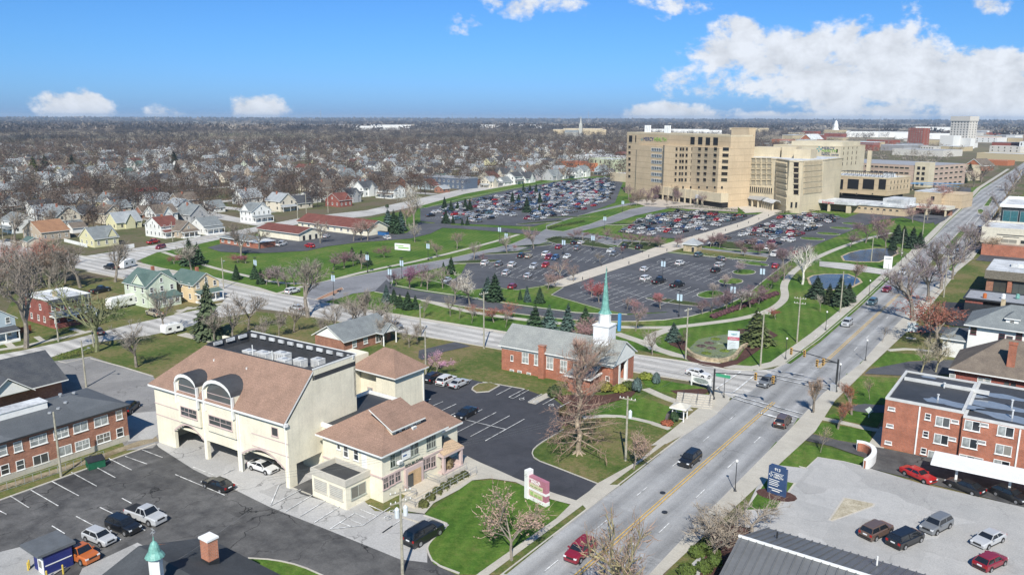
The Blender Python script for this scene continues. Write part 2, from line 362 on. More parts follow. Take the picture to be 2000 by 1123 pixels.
def path(name,px,w,m,h=.1,z0=0,world=False,closed=False,smooth=0):
 P = [Vector(p) for p in (px if world else GP(px))]
 for _ in range(smooth):
  Q = [P[0]]
  for i in range(len(P) - 1): Q += [P[i].lerp(P[i + 1],.25),P[i].lerp(P[i + 1],.75)]
  Q.append(P[-1]); P = Q
 L,Rr = ribbon(P,w,closed); b = MB(); n = len(P); b.v = [(p.x,p.y,h) for p in L] + [(p.x,p.y,h) for p in Rr] + [(p.x,p.y,z0) for p in L] + [(p.x,p.y,z0) for p in Rr]
 for i in range(n if closed else n - 1):
  j = (i + 1) % n
  for q in ((n + i,n + j,j,i),(i,j,2 * n + j,2 * n + i),(3 * n + i,3 * n + j,n + j,n + i)): b.f.append(q); b.m.append(0)
 if not closed:
  for q in ((0,2 * n,3 * n,n),(n - 1,2 * n - 1,4 * n - 1,3 * n - 1)): b.f.append(q); b.m.append(0)
 return struct(b.build(name,m))
def curb(px,world=False,closed=False,w=.2,h=.15,smooth=0): return path('curb',px,w,CURBM,h,0,world,closed,smooth)
def island(px,m=LAWN,name='planted_island',world=False):
 P = px if world else GP(px)
 struct(MB().prism(P,0,.15).build('curb_ring',CURBM)); struct(MB().prism(offset(P,.25),.1,.18).build(name,m)); return P
def line(b,p,q,w=.12,z=.0):
 p = Vector(p); q = Vector(q); d = (q - p);
 if d.length < .01: return
 d.normalize(); n = Vector((-d.y,d.x)) * w / 2; b.face([(*(p - n),z),(*(q - n),z),(*(q + n),z),(*(p + n),z)])
def inside(p,poly):
 x,y = p[0],p[1]; c = False; n = len(poly); j = n - 1
 for i in range(n):
  xi,yi = poly[i][0],poly[i][1]; xj,yj = poly[j][0],poly[j][1]
  if (yi > y) != (yj > y) and x < (xj - xi) * (y - yi) / (yj - yi) + xi: c = not c
  j = i
 return c
# ------------------------------------------------------------------ the ground
def ground_far():
 b = MB(); xs = [-16000,-12000,-6000,-3000,-1500,-700,-300,0,300,1500,6000,12000]
 ys = [-300,0,200,400,700,1000,1600,2400,3500,5000,7500,12000,18000]
 for i in range(len(xs) - 1):
  for j in range(len(ys) - 1):
   b.face([(xs[i],ys[j],0),(xs[i + 1],ys[j],0),(xs[i + 1],ys[j + 1],0),(xs[i],ys[j + 1],0)])
 def ex(t,v,c):
  l = t.nodes.new('ShaderNodeVectorMath'); l.operation = 'LENGTH'; t.links.new(v,l.inputs[0])
  n = noise(t,v,.0012,4,.6); fld = ramp(t,n,[(.40,(.10,.09,.07)),(.5,(.26,.21,.15)),(.6,(.34,.29,.20)),(.7,(.12,.15,.06))])
  return mixc(t,grey(t,l.outputs['Value'],0,1,1100,2600),c,fld)
 g = mat_ground('town_ground',[(.30,(.055,.085,.025)),(.44,(.10,.11,.045)),(.54,(.15,.125,.08)),(.66,(.13,.10,.075)),(.8,(.22,.20,.17))],.035,.5,extra=ex)
 struct(b.build('ground',g))
ground_far()
# green campus and near lawns
sheet('lawn',[(-60,1000),(-200,740),(0,640),(40,560),(240,545),(505,612),(620,625),(960,680),(1250,728),(1390,760),(1405,800),(1300,880),(1120,1010),(930,1150),(700,1300),(-200,1300)],LAWN2)
sheet('lawn',[(260,500),(330,483),(440,470),(600,448),(740,425),(900,388),(1000,366),(1100,346),(1215,342),(1240,400),(1500,400),(1660,395),(1800,385),(1960,345),(1905,385),(1822,460),(1735,537),(1540,705),(1470,722),(1340,706),(1100,668),(820,625),(640,596),(420,554),(290,530)],LAWN)
sheet('lawn',[(1300,1123),(1440,950),(1700,700),(1800,600),(1870,520),(1925,440),(2040,330),(2600,420),(2600,1400),(1200,1400)],LAWN2)
sheet('mowed_lawn',[(1240,660),(1300,640),(1330,628),(1500,608),(1540,575),(1560,520),(1720,470),(1822,460),(1735,537),(1540,700),(1470,716),(1425,710),(1300,690),(1240,680)],LAWN)
# roads
wl = [(-46.6,0),(-46.8,60)]
main_L = [Vector(p) for p in wl] + GP([(1148,995),(1337,848),(1400,806),(1426,780)])
main_N = GP([(1514,717),(1540,704),(1600,660),(1675,595),(1735,537),(1765,517),(1822,460),(1850,430),(1885,397),(1915,365),(1975,327),(2030,290),(2085,258)])
main_R = GP([(2112,258),(2075,283),(2022,315),(1990,342),(1970,366),(1950,400),(1925,437),(1910,475),(1862,523),(1815,568),(1760,622),(1750,632),(1715,670),(1682,707.5),(1610,765),(1547,835),(1510,873),(1429.5,955.5),(1375,1011.5)]) + [Vector((-33.4,60)),Vector((-33.3,0))]
sheet('main_street',main_L + main_N + main_R,ROAD,world=True)
cross_N = GP([(1472,721),(1421,719),(1350,705.5),(1242,691),(990,650),(825,624),(740,610),(642,595),(600,585),(500,570),(420,552),(310,532),(255,520)])
cross_S = GP([(240,546),(330,566),(440,590),(500,606),(557,612),(605,621),(690,635),(800,655),(890,668),(972,682),(1243,726),(1355,743),(1384,753),(1400,758),(1426,775)])
sheet('cross_street',[GP([(1514,717)])[0]] + cross_N + cross_S + GP([(1470,760)]),ROAD2,world=True)
sheet('cross_street',[(255,520),(305,498),(280,488),(166,506),(140,506),(8,478),(-160,445),(-160,500),(60,515),(166,533),(240,547)],ROAD2)
sheet('side_street',[(-160,760),(0,724),(97,705),(185,675),(292,660),(360,645),(425,625),(500,614),(500,604),(440,588),(430,601),(360,615),(295,630),(250,640),(175,660),(135,671),(40,692),(-160,727)],ROAD2)
sheet('far_street',[(262,502),(305,498),(355,489),(400,478),(436,470),(512,454),(600,438),(722,424),(800,407),(905,384),(1000,364),(1100,345),(1180,330),(1180,322),(1100,337),(1000,351),(912,368),(800,393),(715,413),(600,426),(526,441),(452,456),(400,464),(339,478),(280,487),(166,506)],ROAD2)
sheet('side_street',[(520,440),(526,449),(400,428),(300,400),(290,394),(420,420)],ROAD2)
# church parking lot and its drive
sheet('parking_lot',[(770,740),(822,735),(922,742),(944,747),(978,752),(1025,760),(1085,780),(1112,800),(1106,825),(1087,848),(1055,867),(1040,882),(1046,897),(1087,912),(1170,944),(1130,978),(1079,962),(1009,935),(971,918),(940,905),(905,888),(860,880),(780,860),(740,800)],LOTDK)
sheet('parking_lot',[(-300,1060),(0,985),(60,963),(200,911),(313,868),(480,918),(640,945),(735,1000),(830,1004),(860,1018),(881,1026),(850,1053),(838,1078),(850,1102),(930,1140),(930,1400),(-500,1400)],LOTOLD)
sheet('worn_concrete',[(300,862),(345,838),(470,820),(600,860),(660,930),(735,1000),(830,1006),(860,1018),(881,1026),(850,1053),(838,1078),(838,1100),(785,1094),(650,1040),(531,994),(380,921),(312,878)],WORN)
sheet('asphalt_patch',[(575,955),(610,938),(650,940),(652,975),(690,988),(640,982),(590,968)],LOTOLD)
sheet('parking_lot',[(30,735),(105,712),(178,702),(240,722),(300,740),(330,780),(335,850),(300,880),(250,885),(200,800),(60,790),(0,830),(-60,800),(-30,760)],LOTGR)
sheet('dirt_strip',[(-300,1052),(0,966),(100,934),(206,900),(255,882),(312,866),(306,856),(268,868),(200,893),(100,926),(0,957),(-300,1040)],mat_ground('tan_dirt',[(.4,(.20,.16,.10)),(.55,(.32,.27,.19)),(.7,(.14,.13,.05))],.3,1.5))
sheet('concrete_apron',[(248,822),(262,812),(308,808),(315,850),(300,862),(252,868)],LOTCON)
sheet('asphalt_drive',[(819,686),(860,676),(890,669),(920,677),(870,688),(825,705),(818,700)],LOTBL)
# hospital asphalt
D = LOTBL
sheet('entrance_drive',[(605,600),(592,561),(625,554),(692,542),(775,526),(875,507),(1000,477),(1050,456),(1066,447),(1066,440),(1130,418),(1215,398),(1290,385),(1400,392),(1400,402),(1320,402),(1240,420),(1180,440),(1130,452),(1200,464),(1290,474),(1400,485),(1500,492),(1545,482),(1548,495),(1500,505),(1400,497),(1290,486),(1190,477),(1100,468),(1068,472),(1005,492),(900,515),(800,538),(745,560),(732,571),(690,576),(660,586)],mat_asphalt('drive_asphalt',(.19,.192,.20),(.25,.25,.26),.3,None,.6))
RING = [(732,571),(820,586),(925,601),(1000,611),(1120,624),(1207,627),(1325,621),(1400,601),(1455,575),(1500,537),(1545,503),(1600,470),(1665,445),(1720,425),(1800,416),(1870,398),(1870,390),(1780,402),(1690,408),(1600,440),(1560,470),(1500,497),(1440,540),(1400,575),(1355,595),(1300,609),(1225,614),(1125,611),(1000,596),(900,581),(825,571),(767,561),(755,548)]
sheet('ring_drive',RING,D)
LL = [(872,556),(900,537),(915,508),(945,496),(1010,492),(1066,474),(1100,470),(1190,479),(1260,489),(1240,497),(1150,527),(1062,557),(1010,566),(960,560),(905,570)]
RL = [(1100,561),(1200,527),(1302,492),(1345,496),(1500,510),(1540,500),(1500,537),(1440,570),(1400,590),(1330,606),(1225,612),(1175,602),(1077,575)]
ML = [(1205,452),(1240,430),(1282,415),(1330,410),(1456,416),(1485,416),(1450,430),(1395,447),(1340,463),(1335,466),(1260,460)]
FR = [(1345,480),(1400,460),(1470,437),(1512,417),(1610,412),(1656,424),(1690,428),(1665,445),(1600,472),(1560,492),(1480,488),(1380,478)]
FL = [(820,434),(820,409),(860,402),(990,372),(1100,352),(1190,345),(1215,356),(1200,395),(1130,422),(1080,432),(1040,443),(952,440),(860,437)]
for p in (LL,RL,ML,FR,FL): sheet('parking_lot',p,D)
sheet('small_lot',[(404,488),(440,478),(470,470),(560,462),(600,440),(640,441),(700,445),(760,450),(800,460),(830,447),(850,436),(884,437),(862,447),(840,458),(800,468),(700,476),(640,484),(600,493),(520,498),(470,498),(430,496)],D)
sheet('access_lane',[(820,436),(870,440),(985,446),(1055,452),(1050,460),(984,454),(900,448),(854,446),(826,452),(800,464),(775,469),(770,464),(795,456)],D)
# right-hand drives and lots
sheet('driveway',[(1700,717),(1775,702),(1850,698),(2000,700),(2000,730),(1850,726),(1755,729),(1690,726)],LOTBL)
sheet('driveway',[(1660,789),(1690,785),(1735,788),(1735,802),(1690,802),(1658,797)],LOTBL)
sheet('driveway',[(1563,855),(1590,845),(1640,857),(1730,872),(1800,886),(2060,928),(2100,1000),(2000,985),(1690,908),(1690,890),(1625,868)],LOTOLD)
sheet('driveway',[(1772,632),(1800,632),(2060,640),(2060,655),(1800,645),(1768,640)],LOTBL)
sheet('driveway',[(1915,492),(1980,494),(2080,500),(2080,520),(1960,508),(1905,503)],LOTBL)
sheet('parking_lot',[(1520,906),(1575,912),(1600,890),(1650,898),(1690,908),(1800,940),(2000,985),(2140,1020),(2300,1400),(1260,1400),(1330,1123),(1455,1003),(1480,950),(1503,925)],LOTCON)
sheet('parking_lot',[(1810,366),(1850,356),(1895,362),(1895,371),(1850,370)],D)
sheet('emergency_drive',[(1690,428),(1700,408),(1800,405),(1850,402),(1835,428),(1810,432),(1760,420)],D)
sheet('side_lot',[(1820,420),(1848,398),(1880,395),(1845,425),(1825,435)],D)
sheet('entrance_bridge_drive',[(1600,507),(1655,511),(1725,522),(1750,519),(1735,531),(1722,532),(1660,524),(1600,517)],ROAD2)
# concrete
sheet('plaza',[(1273,870),(1310,842),(1341,816),(1358,802),(1387,780),(1390,757),(1405,757),(1426,775),(1426,782),(1400,806),(1337,848),(1304,866)],CONC)
sheet('sidewalk',[(875,897),(905,888),(940,905),(971,918),(1009,935),(1079,962),(1128,978),(1118,986),(1075,975),(1010,943),(960,936),(925,940),(900,958),(850,985),(832,1006),(790,1000),(780,985),(830,940),(850,915)],CONC)
sheet('sidewalk',[(939,1121),(1090,1013),(1117,986),(1128,978),(1153,960),(1170,944),(1252,898),(1312,845),(1325,846),(1304,864),(1193,947),(1214,947),(1148,995),(1141,987),(963,1121),(860,1210),(830,1210)],CONC)
mR = [p for p in main_R[6:]]
E_out = GP([(1300,1120),(1485,945),(1524,905),(1594,840),(1632,780),(1700,712),(1760,655),(1784,632),(1832,575),(1870,525),(1900,500),(1930,460),(1965,415),(1990,375)])
sheet('sidewalk',[Vector((-33.3,10))] + mR[::-1][1:] + E_out[::-1] + [Vector((-27.5,10))],CONC,world=True)
SZ = [.045]
def strip(px,**k):
 SZ[0] += .003; return path('sidewalk',px,k.pop('w',1.8),CONC,SZ[0],0,smooth=k.pop('smooth',1),**k)
strip([(632,554),(717,531),(835,507),(975,470),(1012,458)],w=2.0)
strip([(480,542),(435,532),(375,515),(318,497)],w=1.8); strip([(480,542),(540,556),(605,557)],w=1.8)
strip([(1072,447),(1130,425),(1200,407),(1280,390)],w=2.6)
strip([(642,598),(740,612),(850,629),(1000,652),(1100,668),(1204,655),(1250,665),(1287,680),(1345,699),(1425,714),(1475,718),(1520,708),(1600,650),(1680,584),(1740,528),(1768,510),(1825,453),(1855,424),(1890,392),(1920,360),(1975,322)][:5],w=1.9,smooth=0)
strip([(1204,650),(1250,665),(1287,681),(1345,699),(1425,713),(1475,716),(1518,706),(1594,650),(1668,588),(1728,534),(1758,513),(1815,457),(1844,427),(1879,395),(1910,362),(1968,324)],w=2.6,smooth=0)
strip([(827,587),(900,607),(1000,622),(1100,632),(1175,637),(1302,639),(1362,632),(1450,620),(1500,605),(1522,592),(1535,577),(1529,552),(1550,525),(1580,507),(1625,485),(1690,462),(1740,450)],w=2.2,smooth=2)
strip([(1320,638),(1275,652),(1266,666),(1280,681)],w=2.6,smooth=2)
strip([(260,517),(310,529),(420,548),(500,566),(540,577),(592,562)],w=2.0,smooth=0)
strip([(820,404),(905,380),(1000,361),(1100,342),(1170,330)],w=2.0)
strip([(8,474),(140,503),(185,510)],w=1.6,smooth=0); strip([(188,509),(300,490),(355,479),(452,459)],w=1.6,smooth=0)
strip([(0,690),(40,684),(135,663),(180,652)],w=1.6,smooth=0); strip([(0,663),(26,686)],w=1.4,smooth=0); strip([(72,664),(88,675)],w=1.2,smooth=0); strip([(140,648),(168,656)],w=1.2,smooth=0)
strip([(170,535),(240,549),(300,560)],w=1.4,smooth=0)
strip([(372,604),(345,618)],w=1.4,smooth=0); strip([(345,612),(440,596)],w=1.4,smooth=0)
strip([(355,657),(400,667),(470,682)],w=2.4,smooth=0)
strip([(1262,758),(1300,775),(1330,785),(1345,800)],w=1.8); strip([(1140,815),(1200,810),(1260,820),(1310,836)],w=1.1)
strip([(1600,812),(1650,822),(1700,834),(1718,836)],w=1.4); strip([(1735,832),(1705,880)],w=2.2,smooth=0)
strip([(1075,770),(1058,778),(1040,788)],w=1.6,smooth=0)
strip([(1735,680),(1780,676),(1860,686)],w=1.3); strip([(1770,655),(1790,657)],w=1.2)
# hospital walkway of pale paving, with evenly spaced dark joints
sheet('walkway',[(1062,557),(1150,527),(1240,497),(1303,474),(1340,463),(1395,447),(1450,430),(1490,412),(1512,417),(1470,437),(1400,460),(1345,480),(1302,492),(1200,527),(1100,561)],mat_concrete('pale_walkway_paving',(.58,.52,.43),(.50,.45,.37),3.0,.05))
sheet('plaza',[(1440,402),(1470,395),(1505,396),(1540,410),(1512,417),(1490,412),(1455,414)],mat_concrete('pale_walkway_paving',(1,1,1),(1,1,1)))
sheet('plaza',[(1230,392),(1290,384),(1400,388),(1440,400),(1440,412),(1330,406),(1260,402)],mat_concrete('plaza_paving',(.50,.44,.37),(.42,.37,.31),4,.05))
# verges between kerb and sidewalk
for i,p in enumerate([[(963,1121),(1141,987),(1148,994),(993,1121)],[(1193,946),(1304,864),(1325,845),(1337,848),(1214,947)],
          [(1503,878),(1517,861),(1541,861),(1524,878)],[(1547,835),(1560,814),(1583,816),(1560,841)],[(1575,810),(1592,790),(1610,790),(1587,812)],
          [(1640,748),(1655,726),(1672,726),(1650,752)],[(1680,706),(1712,678),(1722,680),(1692,710)],[(1715,670),(1737,648),(1747,649),(1725,671)],[(1758,624),(1800,583),(1822,560),(1830,565),(1768,628)],
          [(1535,705),(1600,656),(1672,593),(1732,536),(1737,540),(1677,598),(1603,664),(1545,707)],[(1850,520),(1868,500),(1876,502),(1858,524)]]):
 raised('grass_verge',p,LAWN2 if i < 2 else LAWN,.14)
raised('grass_verge',[(1000,652),(1240,689),(1350,704),(1335,698),(1250,683),(1100,664)],LAWN2,.10)
# right-hand lawns
for p in ([(1524,905),(1565,864),(1625,872),(1690,890),(1690,906),(1600,888),(1577,910)],[(1586,840),(1607,821),(1705,838),(1700,862),(1640,855)],[(1612,810),(1650,797),(1730,803),(1715,830),(1640,815)],
          [(1650,768),(1680,730),(1755,734),(1738,770),(1728,785),(1658,784)],[(1702,710),(1735,684),(1830,690),(1825,697),(1775,700),(1740,716)]):
 raised('front_lawn',p,LAWN,.08)
raised('front_lawn',[(923,940),(971,938),(1028,948),(1117,987),(1090,1012),(939,1121),(901,1121),(850,1102),(838,1078),(839,1067),(850,1053),(881,1026),(860,1018),(831,1008),(869,980),(909,951)],LAWN,.10)
raised('corner_lawn',[(1140,808),(1180,780),(1245,770),(1300,790),(1335,800),(1312,836),(1250,822),(1190,812)],LAWN,.10)
raised('corner_lawn',[(1252,735),(1300,742),(1360,752),(1385,758),(1382,768),(1335,772),(1290,762),(1262,752)],LAWN,.10)
raised('roadside_lawn',[(1046,884),(1060,869),(1110,840),(1150,818),(1260,826),(1305,840),(1245,893),(1168,940),(1090,908),(1050,896)],LAWN2,.09)
raised('grass_verge',[(488,1095),(540,1097),(590,1108),(640,1130),(560,1160),(520,1130)],LAWN,.09)
sheet('mulch_bed',[(1085,775),(1110,772),(1180,772),(1245,762),(1235,775),(1180,790),(1130,812),(1105,835),(1104,815),(1112,798)],MULCH)
sheet('mulch_bed',[(1380,768),(1330,772),(1310,762),(1370,758),(1388,760)],MULCH)
sheet('mulch_bed',[(1370,1123),(1393,1036),(1413,1021),(1470,1030),(1440,1123),(1430,1200),(1330,1200)],MULCH)
# hospital grounds planted beds
for p,m in [([(765,558),(767,548),(810,542),(870,556),(905,570),(960,562),(1010,567),(1062,559),(1100,562),(1077,576),(1175,604),(1225,613),(1125,610),(1000,594),(900,579),(820,568)],LAWN),
             ([(1066,443),(1130,421),(1210,403),(1292,388),(1290,396),(1230,408),(1150,438),(1100,452),(1068,449)],LAWN),
             ([(1066,470),(1080,462),(1160,470),(1200,482),(1195,486),(1120,476),(1085,476)],HEDGE),([(1205,480),(1262,488),(1300,475),(1290,472),(1215,471)],HEDGE),
             ([(1303,490),(1330,480),(1372,485),(1500,500),(1495,508),(1400,500),(1345,495)],LAWN2),([(1395,466),(1460,474),(1500,482),(1500,488),(1420,484),(1385,474)],HEDGE),
             ([(820,404),(905,380),(1000,362),(1100,344),(1100,350),(1000,369),(905,388),(830,408)],LAWN)]:
 raised('planted_bed',p,m,.12)
 curb(GP(p),world=True,closed=True,w=.25)
def ell(px,py,w,l,ang=0,n=14):
 c = G(px,py); return [Vector((c.x + w * cos(t) * cos(ang) - l * sin(t) * sin(ang),c.y + w * cos(t) * sin(ang) + l * sin(t) * cos(ang))) for t in [2 * pi * i / n for i in range(n)]]
for x,y,w,l,a in [(1388,573,3.6,5.5,0),(1427,547,3.6,5,0),(1453,529,3.6,5,0),(1470,512,6,3,-.2),(1586,463,5,4,0),(1617,453,5,4,0),(1642,442,5,4,0),(1665,433,5,4,0),(930,512,9,3,.9),(990,494,10,2.5,1.0),(1041,480,9,2.5,1.1),
     (1105,424,13,2.6,.9),(1055,435,14,3,1.2),(1137,371,12,4,1.1),(1150,382,10,4,1.1),(1320,588,9,2.5,.05),(1240,442,6,3,.6),(1210,437,8,3,.9),(1135,366,22,5,1.2)]:
 island(ell(x,y,w,l,a),LAWN if (x > 1380 and x < 1700) else HEDGE,world=True)
island([(1650,968),(1713,980),(1710,986),(1629,1016),(1620,1013)],mat_ground('pale_gravel',[(.35,(.30,.26,.18)),(.6,(.52,.47,.36))],.8,3),'gravel_bed')
island([(1500,930),(1557,941),(1520,993),(1455,996)],LAWN)
island([(922,762),(931,768),(957,766),(978,754),(960,748),(935,750),(924,757)],LAWN2)
island([(615,588),(640,576),(668,564),(672,568),(660,576),(625,589)],mat_ground('orange_mulch',[(.4,(.30,.16,.10)),(.6,(.42,.26,.18))],.6,2))
for a,b2 in (([(1805,521),(1830,491),(1847,492),(1822,523)],LAWN2),([(1843,479),(1873,446),(1887,447),(1861,481)],LAWN),([(1907,405),(1915,403),(1922,406),(1917,412),(1909,412)],LAWN),([(1919,397),(1934,378),(1941,379),(1931,397)],LAWN)):
 P = GP(a); struct(MB().prism(P,0,.15).build('road_median',CURBM)); struct(MB().prism(offset(P,.35),.1,.19).build('median_grass',b2))
# ponds
for p in ([(1645,497),(1660,490),(1680,485),(1712,481),(1747,482),(1752,490),(1740,497),(1715,507),(1675,507),(1650,505)],[(1580,540),(1590,535),(1612,532),(1655,532),(1675,540),(1680,547),(1657,559),(1625,562),(1600,561),(1585,552)]):
 P = GP(p); Q = offset(P,-.7)
 struct(MB().prism(Q,0,.12).build('pond_edge',STONE)); sheet('pond_water',P,WATER,.125 + .002,True)
# curbs along the streets
curb(main_L,True); curb(main_N,True); curb([p for p in main_R],True); curb(cross_N,True); curb(cross_S[4:],True)
curb(GP([(625,554),(692,542),(775,526),(875,507),(1000,477),(1050,456)]),True); curb(GP([(732,572),(820,587),(925,602),(1000,612),(1120,625),(1207,628),(1325,622),(1400,602),(1455,576),(1500,538),(1545,504)]),True,smooth=1)
curb([(901,1121),(850,1102),(838,1078),(839,1067),(850,1053),(881,1026),(860,1018),(831,1008)],smooth=1); curb([(1102,838),(1087,848),(1055,867),(1040,882),(1046,897),(1087,912),(1170,944)],smooth=1,w=.15)
curb([(944,747),(978,752),(1025,760)],w=.15); curb([(178,706),(240,722),(300,740)],w=.25); curb([(115,712),(130,715),(178,703)],w=.2)
curb([(0,985),(60,963),(200,911),(305,872)],w=.25); curb([(488,1094),(540,1097),(590,1108),(640,1130)],w=.2,smooth=1); curb([(1563,908),(1578,911),(1600,890),(1650,898),(1690,908)],w=.2)
# ------------------------------------------------------------------ painted lines
pm = MB(); py_ = MB(); ZP = ZL[0] + .005
def pl(p,q,w=.13): line(pm,p,q,w,ZP)
def plx(a,b_,w=.13): line(pm,G(*a),G(*b_),w,ZP)
def span(y0,y1): return y0,y1
# centre double yellow
for dx in (-.22,.22):
 line(py_,(-40.0 + dx,20),(-40.0 + dx,135.5),.15,ZP); line(py_,Vector(G(1600,716)) + Vector((dx,0)),Vector(G(1757,570)) + Vector((dx,0)),.15,ZP)
 line(py_,Vector(G(1895,450)) + Vector((dx + 3,60)),Vector(G(1995,325)) + Vector((dx,0)),.15,ZP)
for x in (-43.3,-36.7):
 y = 22 if x < -40 else 26
 while y < 128: pl((x,y),(x,y + 3.0)); y += 11.2
a0,a1 = G(1587,700),G(1815,487)
for (pa,pb) in ((G(1555,690),G(1850,420)),(G(1660,690),G(1790,560))):
 d = (pb - pa); L = d.length; d.normalize(); s = 4
 while s < L: pl(pa + d * s,pa + d * (s + 3.0)); s += 11.5
for a,b_,w in [((1500,720),(1572,730),.3),((1500,727),(1630,751),.3),((1500,733),(1617,758),.3),((1437,771),(1569,806),.3),((1430,775),(1561,813),.3),((1484,804),(1550,822),.6),
                 ((1400,758),(1448,724),.3),((1431,767),(1480,727),.3),((1372,752),(1392,741),.45),((1245,714),(1392,741),.14),((1245,700),(1340,714),.12),((1010,662),(1240,702),.12)]: plx(a,b_,w)
# crosswalk blocks far up the street
for (xa,ya,xb,yb) in ((1850,436,1912,438),(1843,443,1908,447)):
 A,B = G(xa,ya),G(xb,yb)
 for i in range(0,16,2): pl(A.lerp(B,i / 16),A.lerp(B,(i + 1.1) / 16),1.2)
pl(G(1886,434),G(1900,418),.25); pl(G(1901,433),G(1914,415),.25)
# south lot stalls
for a,b_ in [((63,965),(117,996)),((104,948),(157,976)),((142,930),(192,957)),((180,914),(228,940)),((214,902),(260,925)),((247,898),(290,913)),((280,885),(320,900)),((23,977),(60,1000)),((-20,995),(16,1013)),
              ((105,1035),(130,1050)),((152,1016),(190,1036)),((198,998),(240,1018)),((241,980),(260,990)),((275,1036),(287,1043)),((322,1017),(331,1022)),((230,1055),(240,1062)),
              ((345,933),(442,973)),((380,918),(478,956)),((438,932),(460,921)),
              ((531,993),(547,953)),((547,953),(575,938)),((531,993),(590,961)),((560,1004),(617,969)),((588,1014),(645,978)),((617,1025),(672,990)),
              ((647,1038),(696,1006)),((647,1038),(712,1030)),((712,1030),(765,994)),((696,1006),(726,1020)),((680,1016),(712,1029)),((668,1025),(690,1033)),((707,999),(740,1012)),((723,990),(752,1003)),((750,1044),(790,1016)),
              ((750,1044),(770,1030))]: plx(a,b_)
# church lot stalls
cn = lambda x,y: (820 + x / 4.68,720 + y / 4.68)
for a,b_ in [((60,380),(220,312)),((170,412),(340,334)),((285,440),(330,418)),((340,598),(705,408)),((470,632),(830,437)),((607,670),(965,467)),((285,530),(578,382)),((325,455),(795,563)),((50,310),(110,288)),
              ((328,184),(483,107)),((225,165),(275,138)),((125,140),(165,122)),((706,250),(857,172)),((820,268),(965,192)),((860,280),(1003,200)),((820,268),(860,280)),((993,310),(1125,235)),((1130,334),(1265,258)),((1265,366),(1390,300))]: plx(cn(*a),cn(*b_))
def dwheel(p):
 c = G(*p)
 for k in range(8): line(pm,(c.x + .45 * cos(k * pi / 4),c.y + .45 * sin(k * pi / 4)),(c.x + .45 * cos((k + 1) * pi / 4),c.y + .45 * sin((k + 1) * pi / 4)),.12,ZP)
 line(pm,(c.x,c.y),(c.x - .1,c.y + .9),.14,ZP); line(pm,(c.x,c.y + .3),(c.x + .4,c.y + .3),.12,ZP)
for p in ((938,285),(1068,312),(1208,340)): dwheel(cn(*p))
for p in ((770,1003),(760,1015)): dwheel(p)
def stalls(a,b_,ang,depth=5.4,sp=2.75,both=True,centre=True):
 """a row of stalls between two ground points; ang = direction of the stall marks (radians)"""
 A = Vector(a); B = Vector(b_); n = int((B - A).length / sp); d = Vector((cos(ang),sin(ang)))
 for i in range(n + 1):
  p = A.lerp(B,i / max(1,n)); pl(p - (d * depth if both else Vector((0,0))),p + d * depth,.12)
 if centre: pl(A,B,.12)
ROWS = []   # (A, B, ang, occupancy) filled with cars later
def row(a,b_,angd,occ,both=True,sp=2.75,paint=True,depth=5.4):
 A,B = G(*a),G(*b_)
 if paint: stalls(A,B,radians(angd),both=both,sp=sp,depth=depth)
 ROWS.append((A,B,radians(angd),occ,both,sp,(a,b_)))
m2 = lambda x,y: (1160 + x / 4.99,370 + y / 4.99); m1 = lambda x,y: (800 + x / 4.99,340 + y / 4.99)
row(m2(230,840),m2(1030,1010),90,0); row(m2(560,745),m2(1200,885),90,0); row(m2(690,690),m2(1330,800),90,0); row(m2(20,925),m2(700,1105),90,0); row(m2(1050,640),m2(1500,700),90,0,both=False); row(m2(-140,1010),m2(300,1115),90,0)
# curved ends of the painted rows
for x,y in ((165,850),(500,750),(660,690),(-60,935)):
 c = G(*m2(x + 25,y));
 for k in range(8):
  t0,t1 = pi / 2 + k * pi / 8,pi / 2 + (k + 1) * pi / 8; pl((c.x + 1.4 * cos(t0),c.y + 5.2 * sin(t0)),(c.x + 1.4 * cos(t1),c.y + 5.2 * sin(t1)))
row(m1(760,890),m1(1650,1000),105,0); row(m1(820,985),m1(1500,1085),105,0,both=False); row(m1(1080,800),m1(1900,850),105,0); row(m1(1400,700),m1(2030,790),105,0)
row(m1(1560,650),m1(2200,700),105,0,both=False)
pm.build('road_markings',LINE)['kind'] = 'structure'; py_.build('centre_line',YELLOW)['kind'] = 'structure'
# ------------------------------------------------------------------ building kit
WCACHE = {}
def winmesh(w,h,frame,glass,style):
 k = (round(w,2),round(h,2),frame.name,glass.name,style)
 if k in WCACHE: return WCACHE[k]
 b = MB(); f = .09 if w < 3 else .12; a,c = -w / 2,w / 2
 b.box(a,c,-.07,.0,0,f); b.box(a,c,-.07,.0,h - f,h); b.box(a,a + f,-.07,.0,f,h - f); b.box(c - f,c,-.07,.0,f,h - f)
 b.box(a - .08,c + .08,-.14,.0,-.08,0)
 b.box(a + f,c - f,-.03,.0,f,h - f,1)
 if style in ('sash','grid'): b.box(a + f,c - f,-.055,-.03,h * .5 - .035,h * .5 + .035)
 if style in ('pair','grid','slide'): b.box(-.04,.04,-.056,-.03,f,h - f)
 if style == 'grid':
  for s in (-1,1): b.box(s * w / 4 - .02,s * w / 4 + .02,-.05,-.03,h * .5,h - f)
 if style == 'slide': b.box(a + f,-.04,-.045,-.03,f,h - f,2)
 if style == 'blind':
  for i in range(6): b.box(a + f,c - f,-.045,-.03,f + (h - 2 * f) * (i + .1) / 6,f + (h - 2 * f) * (i + .75) / 6,0)
 me = b.mesh('window',[frame,glass,GLASS2]); WCACHE[k] = me; return me
def face_tf(B,side,u,z,out=0.0):
 x0,x1,y0,y1 = B
 if side == 'S': return (x0 + u,y0 - out,z),0
 if side == 'E': return (x1 + out,y0 + u,z),pi / 2
 if side == 'N': return (x1 - u,y1 + out,z),pi
 return (x0 - out,y1 - u,z),-pi / 2
